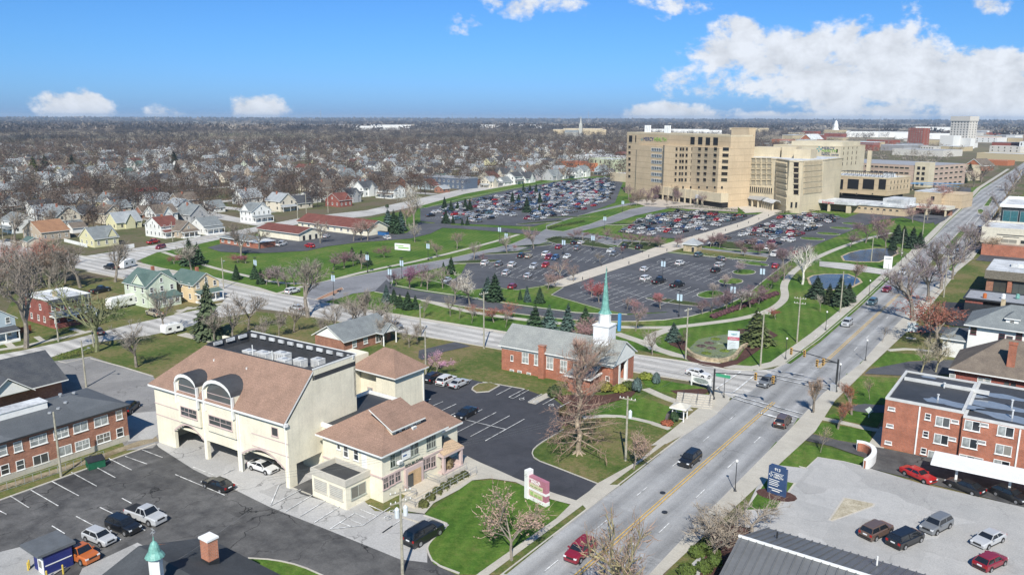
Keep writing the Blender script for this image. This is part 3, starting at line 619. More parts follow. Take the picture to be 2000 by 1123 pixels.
def win(root,B,side,u,z,w=.95,h=1.4,frame=None,glass=None,style='sash',name='window'):
 loc,r = face_tf(B,side,u,z); return link(name,winmesh(w,h,frame or WHITE,glass or GLASS,style),root,loc,r)
def door(root,B,side,u,z=0,w=1.0,h=2.1,col=None):
 b = MB().box(-w / 2,w / 2,-.06,0,0,h).box(-w / 2 - .1,w / 2 + .1,-.04,0,h,h + .12,1); loc,r = face_tf(B,side,u,z)
 d = b.build('door',[col or DARK,WHITE],root,loc,r); return d
def gable(b,x0,x1,y0,y1,e,r,axis='x',o=.5,th=.18,mi=0,trim=1,oe=None):
 oe = o * .8 if oe is None else oe
 if axis == 'x': T = lambda s,t,z: (s,t,z); s0,s1,t0,t1 = x0,x1,y0,y1
 else: T = lambda s,t,z: (t,s,z); s0,s1,t0,t1 = y0,y1,x0,x1
 m = (t0 + t1) / 2; sl = (r - e) / (m - t0); z0 = e - sl * o; s0 -= oe; s1 += oe
 pr = [(t0 - o,z0),(m,r),(t1 + o,z0),(t1 + o,z0 - th),(m,r - th),(t0 - o,z0 - th)]
 A = [T(s0,t,z + th) for t,z in pr]; C = [T(s1,t,z + th) for t,z in pr]
 fl = axis == 'y'
 for i in range(6):
  j = (i + 1) % 6; q = [A[i],C[i],C[j],A[j]]
  b.face(q[::-1] if not fl else q,mi if i in (0,1) else trim)
 for P in (A,C[::-1]):
  b.face([P[0],P[1],P[4],P[5]],trim); b.face([P[1],P[2],P[3],P[4]],trim)
 return b
def hip(b,x0,x1,y0,y1,e,r,o=.6,mi=0,trim=1,inset=None):
 x0 -= o; x1 += o; y0 -= o; y1 += o; w,d = x1 - x0,y1 - y0; k = min(w,d) / 2 if inset is None else inset
 if w >= d: R0,R1 = (x0 + k,(y0 + y1) / 2,r),(x1 - k,(y0 + y1) / 2,r)
 else: R0,R1 = ((x0 + x1) / 2,y0 + k,r),((x0 + x1) / 2,y1 - k,r)
 P = [(x0,y0,e),(x1,y0,e),(x1,y1,e),(x0,y1,e)]
 if w >= d: fs = [[P[0],P[1],R1,R0],[P[1],P[2],R1],[P[2],P[3],R0,R1],[P[3],P[0],R0]]
 else: fs = [[P[0],P[1],R0],[P[1],P[2],R1,R0],[P[2],P[3],R1],[P[3],P[0],R0,R1]]
 for f in fs: b.face(f,mi)
 b.box(x0,x1,y0,y1,e - .22,e - .004,trim); return b
def walls(x0,x1,y0,y1,z0,e,r=None,axis='x',mi=0):
 b = MB().box(x0,x1,y0,y1,z0,e,mi)
 if r:
  if axis == 'x':
   for x in (x0,x1): b.face([(x,y0,e),(x,(y0 + y1) / 2,r),(x,y1,e)][:: -1 if x == x1 else 1],mi)
  else:
   for y in (y0,y1): b.face([(x0,y,e),((x0 + x1) / 2,y,r),(x1,y,e)][:: 1 if y == y0 else -1],mi)
 return b
def flatroof(b,x0,x1,y0,y1,z,par=.5,mi=0,trim=1,pw=.3):
 b.box(x0 + pw,x1 - pw,y0 + pw,y1 - pw,z - .1,z + .02,mi)
 b.box(x0 - .04,x1 + .04,y0 - .04,y0 + pw,z - .1,z + par,trim).box(x0 - .04,x1 + .04,y1 - pw,y1 + .04,z - .1,z + par,trim)
 b.box(x0 - .04,x0 + pw,y0 + pw,y1 - pw,z - .1,z + par,trim).box(x1 - pw,x1 + .04,y0 + pw,y1 - pw,z - .1,z + par,trim); return b
def text(s,size,m,parent,loc,rz=0,name='lettering',tilt=pi / 2,depth=.04,align='CENTER'):
 c = bpy.data.curves.new(name,'FONT'); c.body = s; c.size = size; c.extrude = depth; c.align_x = align; c.resolution_u = 3
 tmp = bpy.data.objects.new(name,c); me = bpy.data.meshes.new_from_object(tmp); bpy.data.objects.remove(tmp)
 me.name = name; me.materials.clear(); me.materials.append(m)
 o = link(name,me,parent,loc); o.rotation_euler = (tilt,0,rz); return o
def B_at(px,py,w,d):    # extents of a grid-aligned footprint from its nearest ground corner
 g = G(px,py); return g.x - w,g.y
# ------------------------------------------------------------------ cars
def paint(name,col,rough=.28):
 m = mat('car_paint_' + name,col,rough,.03,spec=.7); m.node_tree.nodes['Principled BSDF'].inputs['Coat Weight'].default_value = .5; return m
PAINT = {n: paint(n,c) for n,c in dict(white=(.66,.66,.65),silver=(.46,.47,.48),grey=(.17,.18,.19),black=(.012,.013,.015),red=(.42,.015,.015),maroon=(.23,.014,.03),blue=(.04,.09,.2),brown=(.12,.08,.06),beige=(.42,.37,.28),teal=(.07,.13,.15),orange=(.48,.13,.03),yellow=(.6,.42,.05)).items()}
CGLASS = mat('car_glass',(.015,.018,.022),.05,.1,spec=1.0)
TYRE = mat('tyre_rubber',(.012,.012,.012),.9,.1); RIM = mat('wheel_rim',(.45,.45,.46),.3,.05,metal=.6)
HEADL = mat('headlight_lens',(.75,.77,.78),.15,.03); TAILL = mat('taillight_lens',(.35,.01,.01),.25,.05); PLAST = mat('black_plastic',(.02,.02,.02),.6,.1)
SPEC = {  # L, half width, height, bonnet, boot, belt, [screen base, roof front, roof rear, rear base] fractions of length
 'sedan': (4.8,.92,1.45,.92,1.02,.98,(.30,.44,.72,.88)),'suv': (4.7,.95,1.70,1.08,1.12,1.12,(.26,.38,.90,.985)),
 'hatch': (4.3,.90,1.52,.95,1.02,1.0,(.26,.41,.84,.98)),'bigsuv': (5.4,1.02,1.92,1.22,1.25,1.25,(.25,.35,.93,.99)),
 'van': (5.1,1.0,1.76,1.08,1.15,1.12,(.17,.33,.92,.985)),'pickup': (5.8,1.02,1.92,1.18,1.18,1.2,(.27,.37,.56,.62)),'fastback': (4.7,.93,1.44,.86,1.08,.96,(.24,.44,.66,.97))}
def car_mb(kind):
 L,hw,H,zh,zt,zb,(a,c,d,e) = SPEC[kind]; X = lambda f: L / 2 - f * L
 b = MB(); st = []
 for f,zf,s,z0 in ((0,zh - .32,.80,.34),(.015,zh - .12,.90,.25),(.10,zh - .02,.985,.22),(a,zb,1.0,.2),(.5,zb + .01,1.0,.2),(e,zt,.995,.22),(.985,zt - .06,.93,.28),(1.0,zt - .25,.86,.4)):
  w = hw * s; x = X(f); st.append([(x,-w * .93,z0),(x,-w,z0 + .2),(x,-w * .985,zf - .12),(x,-w * .86,zf),(x,w * .86,zf),(x,w * .985,zf - .12),(x,w,z0 + .2),(x,w * .93,z0)])
 k = 0; b.v = [p for s in st for p in s]
 for i in range(len(st) - 1):
  for j in range(8):
   q = (j + 1) % 8; b.f.append((i * 8 + j,i * 8 + q,(i + 1) * 8 + q,(i + 1) * 8 + j)); b.m.append(0)
 b.f.append(tuple(range(7,-1,-1))); b.m.append(0); b.f.append(tuple((len(st) - 1) * 8 + j for j in range(8))); b.m.append(0)
 # glasshouse
 g = MB(); wb,wt = hw * .9,hw * .72; zr = H - .07
 bx = [X(a),X(e)]; tx = [X(c),X(d)]
 Bp = [(bx[0],-wb,zb - .03),(bx[0],wb,zb - .03),(bx[1],wb * .97,zt - .03),(bx[1],-wb * .97,zt - .03)]; Tp = [(tx[0],-wt,zr),(tx[0],wt,zr),(tx[1],wt * .97,zr - .02),(tx[1],-wt * .97,zr - .02)]
 g.v = Bp + Tp; g.f = [(0,1,5,4),(1,2,6,5),(2,3,7,6),(3,0,4,7)]; g.m = [0] * 4
 # roof and pillars in paint
 r = [(tx[0] + .05,-wt - .03),(tx[0] + .05,wt + .03),(tx[1] - .05,wt + .01),(tx[1] - .05,-wt - .01)]
 kk = len(b.v); b.v += [(x,y,zr - .03) for x,y in r] + [(x * .96 + (tx[0] + tx[1]) / 2 * .04,y * .86,H) for x,y in r]
 for q in ((0,1,5,4),(1,2,6,5),(2,3,7,6),(3,0,4,7),(4,5,6,7)): b.f.append(tuple(kk + i for i in q)); b.m.append(0)
 for s in (-1,1):
  for p,q in ((Bp[0 if s < 0 else 1],Tp[0 if s < 0 else 1]),(Bp[3 if s < 0 else 2],Tp[3 if s < 0 else 2])): b.tube(p,q,.055,.045,4)
  mx = (X(a) + X(e)) / 2 - .1 * (kind != 'pickup'); tm = (tx[0] + tx[1]) / 2
  b.tube((mx,s * (wb + .005),zb - .02),(tm,s * (wt + .005),zr),.045,.04,4)
  b.box(X(a) - .35,X(a) - .15,s * (hw + .02),s * (hw + .2),zb - .02,zb + .13)
 if kind in ('suv','bigsuv'):
  for s in (-1,1): b.tube((tx[0] - .25,s * wt * .9,H + .05),(tx[1] + .25,s * wt * .9,H + .04),.025,.025,4)
 if kind == 'pickup':
  g.box(X(.64),X(.975),-hw * .82,hw * .82,zb - .02,zb + .03,1)
 w = MB(); ro = .33 if kind in ('sedan','hatch','fastback') else .37 if kind != 'pickup' and kind != 'bigsuv' else .41
 WP = [(X(.185),-1),(X(.185),1),(X(.80),-1),(X(.80),1)]
 def wheel(x,s):
  m = MB(); y = s * (hw - .18); m.tube((x,y,ro),(x,s * (hw + .03),ro),ro,ro,14,0); m.tube((x,s * (hw - .02),ro),(x,s * (hw + .045),ro),ro * .64,ro * .6,10,1); return m
 h = MB(); t = MB(); p = MB()
 for s in (-1,1):
  h.box(X(.0) + .01,X(.045),s * hw * .52,s * hw * .88,zh - .34,zh - .17); t.box(X(.965),X(1) - .015,s * hw * .62,s * hw * .9,zt - .38,zt - .12)
  for x,ss in WP:
   if ss == s: p.tube((x,s * (hw - .1),ro + .03),(x,s * (hw + .012),ro + .03),ro + .07,ro + .07,14)
  p.box(X(.24),X(.75),s * (hw - .02),s * (hw + .015),.24,.38)
 p.box(X(.02),X(0) + .025,-hw * .5,hw * .5,zh - .42,zh - .22).box(X(1) - .03,X(.98),-hw * .8,hw * .8,.36,.58)
 h.box(X(1) - .04,X(.985),-.26,.26,zt - .34,zt - .2)
 return dict(body=b,windows=g,wheel=[wheel(x,s) for x,s in WP],headlight=h,taillight=t,trim=p)
CARMESH = {}; LOWCAR = {}
def get_car(kind):
 if kind not in CARMESH:
  d = car_mb(kind); CARMESH[kind] = dict(body=d['body'].mesh('body',PAINT['white']),windows=d['windows'].mesh('windows',[CGLASS,PLAST]),wheel=[w.mesh('wheel',[TYRE,RIM]) for w in d['wheel']],
   headlight=d['headlight'].mesh('headlights',HEADL),taillight=d['taillight'].mesh('taillights',TAILL),trim=d['trim'].mesh('trim',PLAST))
  lo = MB(); lo.add(d['body'],mi=0); lo.add(d['windows'],mi=1)
  for w in d['wheel']: lo.add(w,mi=2)
  lo.add(d['trim'],mi=2); lo.add(d['headlight'],mi=3); lo.add(d['taillight'],mi=4); LOWCAR[kind] = lo
 return CARMESH[kind]
def car(kind,col,px,py,fx,fy,label,cat=None,z=.05,group=None,world=None,ang=None,two=None):
 """ground centre pixel and a pixel ahead of it"""
 if world: c = Vector(world)
 else:
  c = G(px,py,.7); f = G(fx,fy,.7); ang = atan2(f.y - c.y,f.x - c.x)
 M = get_car(kind); nm = {'suv': 'parked_suv','pickup': 'pickup_truck','van': 'minivan','bigsuv': 'large_suv'}.get(kind,'parked_car')
 t = thing(nm,label,cat or {'suv': 'car','pickup': 'pickup truck','van': 'minivan','bigsuv': 'car'}.get(kind,'car'),(c.x,c.y,z),ang,group)
 def prt(n,me,m=None):
  o = link(n,me,t)
  if m: o.material_slots[0].link = 'OBJECT'; o.material_slots[0].material = m
  return o
 prt('body',M['body'],PAINT[col]); prt('windows',M['windows'])
 for w in M['wheel']: prt('wheel',w)
 prt('headlights',M['headlight']); prt('taillights',M['taillight']); prt('trim',M['trim']); return t
# ------------------------------------------------------------------ trees
BARK = mat('grey_brown_bark',(.23,.19,.145),.95,.25,1.5,8,objcol=True)
TWIG = mat('bare_twigs',(.2,.16,.13),.95,.2,.8,5,objcol=True)
def bare_tree(seed,h=12.,spread=1.0,trunk=.28,levels=4,twigs=900,tw=.03,droop=0.0,clear=.22,upright=0.0,tl=.9,bud=0):
 r = random.Random(seed); b = MB(); ends = []
 def grow(p,d,L,rad,lv):
  n = 2 if lv > 1 else 3; q = Vector(p); dd = Vector(d)
  for i in range(n):
   dd = (dd + Vector((r.uniform(-1,1),r.uniform(-1,1),r.uniform(-.25,.75))) * .16 + Vector((0,0,upright * .2 - droop * .1 * lv))).normalized()
   nq = q + dd * L / n; r1 = rad * (1 - .3 * (i + 1) / n)
   b.tube(q,nq,rad * (1 - .3 * i / n),r1,6 if lv == 0 else 5 if lv == 1 else 3,cap=False)
   if lv >= 1 and i < n - 1 and lv < levels: child(nq,dd,L * r.uniform(.5,.72),r1 * .55,lv + 1)
   q = nq
  if lv >= levels: ends.append((q,dd)); return
  k = r.choice((2,3)) if lv else r.choice((3,4,5))
  for _ in range(k): child(q,dd,L * r.uniform(.62,.85) * (1.25 if lv == 0 else 1),rad * .62 * r.uniform(.8,1.1),lv + 1)
 def child(p,d,L,rad,lv):
  a = r.uniform(0,2 * pi); sp = r.uniform(.45,.95) * spread * (1 if lv > 1 else .85)
  o = d.orthogonal().normalized(); o2 = d.cross(o); s = (o * cos(a) + o2 * sin(a))
  nd = (d + s * sp + Vector((0,0,.18 - droop * .25))).normalized(); grow(p,nd,L,rad,lv)
 grow((0,0,-.1),Vector((r.uniform(-.04,.04),r.uniform(-.04,.04),1)),h * clear,trunk,0)
 zm = max(q.z for q,_ in ends); sc = h * .93 / zm
 b.v = [(x * sc,y * sc,z * sc) for x,y,z in b.v]
 c = MB(); per = max(1,int(twigs / len(ends)))
 for q,d in ends:
  q = q * sc
  for _ in range(per):
   v = (d + Vector((r.gauss(0,.8),r.gauss(0,.8),r.gauss(.1 - droop,.6)))).normalized(); L = tl * r.uniform(.5,1.4); s = q - d * r.uniform(0,tl * .8) + Vector((r.gauss(0,.2),r.gauss(0,.2),r.gauss(0,.2)))
   w = v.cross(Vector((r.uniform(-1,1),r.uniform(-1,1),r.uniform(-1,1)))).normalized() * tw * r.uniform(.6,1.3); m = s + v * L * .55 + Vector((r.gauss(0,.1),r.gauss(0,.1),r.gauss(0,.1) - droop * .2)) * L
   c.face([s - w,s + w,m + w * .6,m - w * .6]); e = s + v * L + Vector((0,0,-droop * .3 * L)); c.face([m - w * .6,m + w * .6,e])
   if bud:
    for _ in range(bud):
     t = s + v * L * r.random(); u = Vector((r.uniform(-1,1),r.uniform(-1,1),r.uniform(-1,1))).normalized() * .09; x = u.cross(v).normalized() * .07; c.face([t - x,t + u,t + x])
 return b,c
def hue(c,v,r): k = r.uniform(1 - v,1 + v); return (c[0] * k,c[1] * k,c[2] * k,1)
TVAR = {}
def tree_variant(key,**kw):
 b,c = bare_tree(**kw); TVAR[key] = (b.mesh('trunk',BARK),c.mesh('crown',TWIG),b,c)
for i in range(5): tree_variant('big%d' % i,seed=20 + i,h=14,spread=1.0,trunk=.34,levels=4,twigs=1500,tw=.032,clear=.2)
for i in range(3): tree_variant('mid%d' % i,seed=40 + i,h=8,spread=1.05,trunk=.16,levels=3,twigs=700,tw=.028,clear=.22,tl=.8)
for i in range(2): tree_variant('bud%d' % i,seed=60 + i,h=5,spread=1.15,trunk=.10,levels=3,twigs=520,tw=.024,clear=.25,tl=.6,bud=2)
tree_variant('up0',seed=77,h=7,spread=.5,trunk=.12,levels=3,twigs=650,tw=.028,clear=.16,upright=.8,tl=.8)
def leader_tree(seed,h):
 r = random.Random(seed); b = MB(); c = MB(); N_ = 16; P = [Vector((r.uniform(-.12,.12) * i ** .5,r.uniform(-.12,.12) * i ** .5,h * .95 * i / N_)) for i in range(N_ + 1)]
 for i in range(N_): b.tube(P[i],P[i + 1],.3 * (1 - i / (N_ + 1)) + .02,.3 * (1 - (i + 1) / (N_ + 1)) + .02,7,cap=False)
 for a in range(7): t = a * .9; b.tube((.15 * cos(t),.15 * sin(t),.35),(.95 * cos(t),.95 * sin(t),-.05),.14,.05,5)
 for k in range(74):
  f = .12 + .86 * (k + r.random()) / 74; p = P[0].lerp(P[-1],f); p = P[min(N_,int(f * N_))].lerp(P[min(N_,int(f * N_) + 1)],f * N_ % 1); a = k * 2.4 + r.uniform(-.4,.4); L = h * .36 * (1 - f) ** .55 * r.uniform(.75,1.15); d = Vector((cos(a),sin(a),-.12 + f * .95)).normalized(); q = p; rad = .085 * (1.1 - f)
  for j in range(5):
   d = (d + Vector((r.uniform(-1,1),r.uniform(-1,1),r.uniform(-.6,.7))) * .2 + Vector((0,0,-.05 if f < .35 else .06))).normalized(); n = q + d * L / 5; b.tube(q,n,rad * (1 - j / 5.5),rad * (1 - (j + 1) / 5.5),4,cap=False)
   for _ in range(6 if j else 2):
    v = (d * .8 + Vector((r.gauss(0,.6),r.gauss(0,.6),r.gauss(.05,.4)))).normalized(); s = q.lerp(n,r.random()); m = s + v * L * r.uniform(.14,.28); w = v.cross(Vector((0,0,1))).normalized() * .022; c.face([s - w,s + w,m])
    for _ in range(2): v2 = (v + Vector((r.gauss(0,.5),r.gauss(0,.5),r.gauss(0,.4)))).normalized(); e = s.lerp(m,r.uniform(.3,.9)); w2 = v2.cross(Vector((0,.3,1))).normalized() * .02; c.face([e - w2,e + w2,e + v2 * r.uniform(.4,1.0)])
   q = n
 return b,c
q_ = leader_tree(5,14); TVAR['low0'] = (q_[0].mesh('trunk',BARK),q_[1].mesh('crown',TWIG))
tree_variant('small0',seed=78,h=4,spread=.7,trunk=.05,levels=2,twigs=160,tw=.022,clear=.3,tl=.5)
GREYB = (.25,.215,.175); BROWNB = (.21,.155,.115); PURP = (.20,.125,.14); TAN = (.36,.27,.18); PALE = (.45,.40,.33); PINK = (.42,.26,.26)
def tree(kind,px,py,h,label,col=GREYB,trunk=None,cat='tree',group=None,world=None,rz=None,name='bare_tree',wide=1.0):
 tm,cm = TVAR[kind][:2]; c = Vector(world) if world else G(px,py); base = {'big': 14,'low': 14,'mid': 8,'bud': 5,'upr': 7,'up0': 7,'sma': 4}[kind[:3]]
 s = h / base; t = thing(name,label,cat,(c.x,c.y,0),R.uniform(0,6.28) if rz is None else rz,group); t.scale = (s * wide,s * wide,s)
 a = link('trunk',tm,t); a.color = (*(trunk or tuple(x * .95 for x in GREYB)),1); k = link('crown',cm,t); k.color = hue(col,.08,R); return t
NEEDLE = mat('spruce_needles',(.04,.07,.05),.9,.3,1.5,6,objcol=True); LEAF = mat('shrub_leaves',(.05,.09,.02),.85,.3,2,8,objcol=True)
def spruce_mb(seed,n=1100,slim=.34):
 r = random.Random(seed); c = MB(); tk = MB().tube((0,0,-.1),(0,0,.9),.03,.008,5)
 for i in range(n):
  z = 1 - (r.random() ** .62) * .96; rr = slim * (1 - z) ** .85 * (.86 + .2 * sin(z * 60)); a = r.uniform(0,2 * pi); d = Vector((cos(a),sin(a),0)); L = rr * r.uniform(.35,.6)
  p0 = Vector((0,0,z + .035)) + d * rr * r.uniform(.15,.62); p1 = p0 + d * L + Vector((0,0,-L * r.uniform(.25,.75))); s = Vector((-sin(a),cos(a),r.uniform(-.4,.4))).normalized() * (.018 + .04 * (1 - z)) * r.uniform(.6,1.3)
  c.face([p0 - s * .6,p1 - s,p1 + d * .012 + s * .1,p0 + s]); c.face([p1 - s * .9,p1 + d * .03 + Vector((0,0,.012)),p1 + s * .6,p0])
 return tk,c
SPR = [(lambda q: (q[0].mesh('trunk',BARK),q[1].mesh('foliage',NEEDLE)))(spruce_mb(200 + i,slim=.30 + .05 * i)) for i in range(3)]
def spruce(px,py,h,label,col=(.045,.085,.05),group=None,world=None,w=1.0,name='spruce_tree',i=None):
 a,b = SPR[R.randrange(3) if i is None else i]; c = Vector(world) if world else G(px,py); t = thing(name,label,'tree',(c.x,c.y,.02),R.uniform(0,6),group); t.scale = (h * w * R.uniform(.82,1.15),h * w * R.uniform(.82,1.15),h); t.rotation_euler.x = R.uniform(-.035,.035)
 link('trunk',a,t).color = (*BROWNB,1); link('foliage',b,t).color = hue(col,.1,R); return t
def leafy_mb(seed,n=700,flat=.8,s=.09,fill=.35):
 r = random.Random(seed); c = MB()
 for i in range(n):
  v = Vector((r.gauss(0,1),r.gauss(0,1),r.gauss(0,1))).normalized()
  if v.z < -.35: v.z *= -.5
  v = v * (.5 * (1 - fill * r.random() ** 2)) * (1 + .06 * sin(v.x * 9) + .05 * sin(v.y * 11 + v.z * 7)); p = Vector((v.x,v.y,v.z * flat + .36 * flat)); u = Vector((r.uniform(-1,1),r.uniform(-1,1),r.uniform(-1,1))).normalized() * s; w = u.cross(v).normalized() * s * .7
  c.face([p - u,p - w,p + u,p + w])
 return c
LEAFY = [leafy_mb(300 + i,flat=.85).mesh('leaf_ball',LEAF) for i in range(2)] + [leafy_mb(310,420,.7,.07,.6).mesh('leaf_ball',LEAF)]
def shrub(px,py,w,h,label,col=(.06,.10,.02),world=None,group=None,name='round_shrub',cat='shrub',i=None):
 c = Vector(world) if world else G(px,py); o = link(name,LEAFY[R.randrange(2) if i is None else i],None,(c.x,c.y,0),R.uniform(0,6)); o.scale = (w,w,h / .72); o.color = hue(col,.1,R); return tag(o,label,cat,group)
# ------------------------------------------------------------------ street furniture
def street_lamp(px,py,label,h=4.6,world=None):
 c = Vector(world) if world else G(px,py); t = thing('street_lamp',label,'street lamp',(c.x,c.y,.05),0,'black globe lamps along the main street')
 MB().lathe([(.24,0),(.24,.12),(.16,.3),(.09,.5),(.06,1.0),(.05,h - .5),(.09,h - .42),(.05,h - .36)],8).build('post',DARK,t)
 MB().lathe([(.10,h - .36),(.2,h - .22),(.2,h - .08),(.12,h),(.03,h + .06)],8).build('globe',LAMPG,t,smooth=True); return t
def util_pole(px,py,h,label,arms=1,trans=0,ang=0.,lean=0.,light=None,name='utility_pole'):
 c = G(px,py); t = thing(name,label,'utility pole',(c.x,c.y,0),ang,'wooden utility poles')
 MB().tube((0,0,0),(lean,0,h),.19,.12,8).build('pole',POLEW,t)
 for i in range(arms):
  z = h - .5 - i * 1.1; a = MB().box(-1.25,1.25,-.09,.03,z,z + .13).build('crossarm',POLEW,t)
  k = MB()
  for x in (-1.15,-.6,.6,1.15): k.lathe([(.05,z + .13),(.07,z + .2),(.04,z + .32)],6,c=(x,-.03))
  k.build('insulators',LAMPG,a)
 for i in range(trans):
  s = -1 if i else 1; MB().lathe([(.0,h - 3.2),(.26,h - 3.15),(.27,h - 2.2),(.2,h - 2.1),(.05,h - 1.95)],10,c=(s * .5,-.1)).build('transformer',mat('transformer_grey',(.62,.66,.67),.5,.06),t)
 if light:
  b = MB(); d = Vector((cos(light),sin(light))); b.tube((0,0,h - 2),(d.x * 1.8,d.y * 1.8,h - 1.2),.04,.03,5); b.box(d.x * 1.8 - .35,d.x * 1.8 + .35,d.y * 1.8 - .14,d.y * 1.8 + .14,h - 1.25,h - 1.1); b.build('lamp_arm',GREYMET,t)
 return t
def wire(p,q,sag,label,r=.012,n=14):
 b = MB(); p = Vector(p); q = Vector(q); prev = p
 for i in range(1,n + 1):
  t = i / n; x = p.lerp(q,t); x.z -= sag * 4 * t * (1 - t); b.tube(prev,x,r,r,3,cap=False); prev = x
 return tag(b.build('overhead_wire',mat('cable',(.16,.16,.16),.5,.1)),label,'wire','overhead wires between the utility poles')
def banner_pole(px,py,label,h=6.5):
 c = G(px,py); t = thing('banner_lamp',label,'lamp post',(c.x,c.y,.1),0,'banner lamp posts of the hospital drives')
 MB().lathe([(.25,0),(.22,.6),(.08,.7),(.06,h)],6).build('post',DARK,t); MB().box(-.6,.6,-.2,.2,h,h + .18).build('lamp_head',DARK,t)
 k = MB()
 for s in (-1,1): k.box(s * .12,s * .72,-.03,.03,h - 2.4,h - .7)
 k.build('banner',mat('pale_blue_banner',(.50,.62,.70),.7,.1),t); return t
# ------------------------------------------------------------------ buildings traced in place
def ray(px,py):
 a = (px - 1000) / FPX; b = (py - 561.5) / FPX
 a,b = a * cos(ROL) + b * sin(ROL),-a * sin(ROL) + b * cos(ROL)
 fw = cos(PIT) - b * sin(PIT); up = -sin(PIT) - b * cos(PIT)
 return Vector((-sin(YAW) * fw + cos(YAW) * a,cos(YAW) * fw + sin(YAW) * a,up))
class Bld:
 def __init__(s,name,label,cat,x,y,rot,ext,group=None):
  s.t = thing(name,label,cat,(x,y,0),radians(rot),group); s.o = Vector((x,y)); s.r = radians(rot); s.ext = ext
 def world(s,x,y): return Vector((s.o.x + cos(s.r) * x - sin(s.r) * y,s.o.y + sin(s.r) * x + cos(s.r) * y))
 def hit(s,side,px,py,off=0.0):
  """local coordinate along a facade and height under a pixel"""
  x0,x1,y0,y1 = s.ext
  if side == 'S': P = s.world(x0,y0 - off); d = Vector((cos(s.r),sin(s.r)))
  elif side == 'E': P = s.world(x1 + off,y0); d = Vector((-sin(s.r),cos(s.r)))
  else: P = s.world(x0 - off,y1); d = Vector((sin(s.r),-cos(s.r)))
  R_ = ray(px,py); den = R_.x * d.y - R_.y * d.x; t = (P.x * d.y - P.y * d.x) / den
  u = (R_.x * t - P.x) * d.x + (R_.y * t - P.y) * d.y
  return u,CAMH + R_.z * t
 def win(s,side,px,py,w=.95,h=1.4,frame=None,glass=None,style='sash',off=0.0,name='window',ext=None):
  u,z = s.hit(side,px,py,off); e = s.ext
  if off: e = (e[0],e[1] + (off if side == 'E' else 0),e[2] - (off if side == 'S' else 0),e[3])
  return win(s.t,e,side,u,z - h / 2,w,h,frame,glass,style,name)
 def part(s,name,mb,mats,parent=None): return mb.build(name,mats,parent or s.t)
# --- the cream office over its arched car park
OF = Bld('office_building','large cream stucco office with brown shingle roof, dark arched dormers and parking under round arches','building',-111.2,62.3,2.9,(0,29.1,0,13.2))
e,r,a,h,w,d = 9.5,15.1,4.9,6.4,29.1,13.2
b = MB()
# front wall with openings: piers and arch band
def arch_wall(b,y0,y1,x0,x1,zs,zt,mi=0,spans=()):
 """wall slab x0..x1 from zs up to zt pierced from below by arched spans (a, c, spring, crown)"""
 xs = x0
 for (p,q,sp,cr) in list(spans) + [(x1,x1,0,0)]:
  if p > xs: b.box(xs,p,y0,y1,zs,zt,mi)
  if q > p:
   n = 12
   for i in range(n):
    t0,t1 = i / n,(i + 1) / n; z0 = sp + (cr - sp) * sin(pi * (t0 + t1) / 2); b.box(p + (q - p) * t0,p + (q - p) * t1,y0,y1,z0,zt,mi)
  xs = q
arch_wall(b,0,.5,0,w,0,e - .3,0,[(4.3,11.2,2.8,4.4),(11.9,18.6,3.05,3.1),(19.3,28.3,2.6,4.3)])
arch_wall(b,d - .4,d,0,w,0,r - 1.1,0,[(5,12,2.8,4.2),(13,27,3.0,3.1)])
b.box(0,.45,.5,d - .4,0,e - .3); b.box(w - .45,w,.5,d - .4,3.2,e - .3); b.box(w - .6,w,.5,1.3,0,3.2); b.box(w - .6,w,6,6.8,0,3.2)
b.box(.5,w - .5,.5,d - .4,3.25,3.5)                      # floor over the parking
for x in (.46,w - .45):                                       # gable ends
 x1 = x + (.44 if x > 1 else 0);
b.face([(w,0,e - .3),(w,d,e - .3),(w,d,r - .5),(w,a,r - .5)]); b.face([(w - .4,0,e - .3),(w - .4,a,r + .1),(w - .4,d,r + .5),(w - .4,d,e - .3)])
b.face([(0,0,e - .3),(h,a,r),(h,d,r + .4),(0,d,e - .3)][::-1])
OFW = OF.part('wall',b,CREAM)
rb = MB(); o = .6
rb.face([(-o,-o,e),(w + .15,-o,e),(w + .15,a,r + .25),(h,a,r + .25)],0); rb.face([(-o,-o,e),(h,a,r + .25),(h,d * .55,r + .25),(-o,d * .62,e)],0)
rb.box(-o,w + .15,-o,-o + .12,e - .32,e - .01,1); rb.box(w + .02,w + .3,-o,.0,e - .5,e - .05,1)
rb.face([(w + .16,-o,e),(w + .16,-o,e - .35),(w + .16,a,r - .1),(w + .16,a,r + .25)],1); rb.face([(-o,-o,e - .3),(-o,0,e - .3),(w,0,e - .3),(w,-o,e - .3)],1)
ROOF_O = OF.part('roof',rb,[SH_TAN,WHITE])
fb = MB(); fb.box(h + .3,w - .4,a + .35,d - .4,r - 1.2,r - 1.0,0)
for q in ((h,w,a,a + .35),(h,w,d - .35,d + .05)): fb.box(q[0],q[1],q[2] + .01,q[3],r - 1.2,r + .55 if q[2] > 6 else r + .28,0)
for q in ((h - .02,h + .3),(w - .35,w + .02)): fb.box(q[0],q[1],a + .36,d - .06,r - 1.2,r + .5,0)
fb.box(w + .001,w + .06,a + .1,d - .1,r - .52,r + .28,2); fb.box(w + .02,w + .1,a,d,r + .3,r + .52,1); fb.box(h,w,d + .2,d + .3,r + .3,r + .6,1)
FLT = OF.part('flat_roof',fb,[FLATROOF,WHITE,CREAM])
for i in range(11):                                             # white scuppers along the parapet
 x = h + 1 + i * (w - h - 2) / 10; MB().box(x,x + 1.15,d - .62,d - .37,r - .05,r + .42).build('parapet_vent',WROOF,FLT)
for i in range(3): MB().box(h + .31,h + .55,a + 1.2 + i * 2.3,a + 2.7 + i * 2.3,r - .05,r + .42).build('parapet_vent',WROOF,FLT)
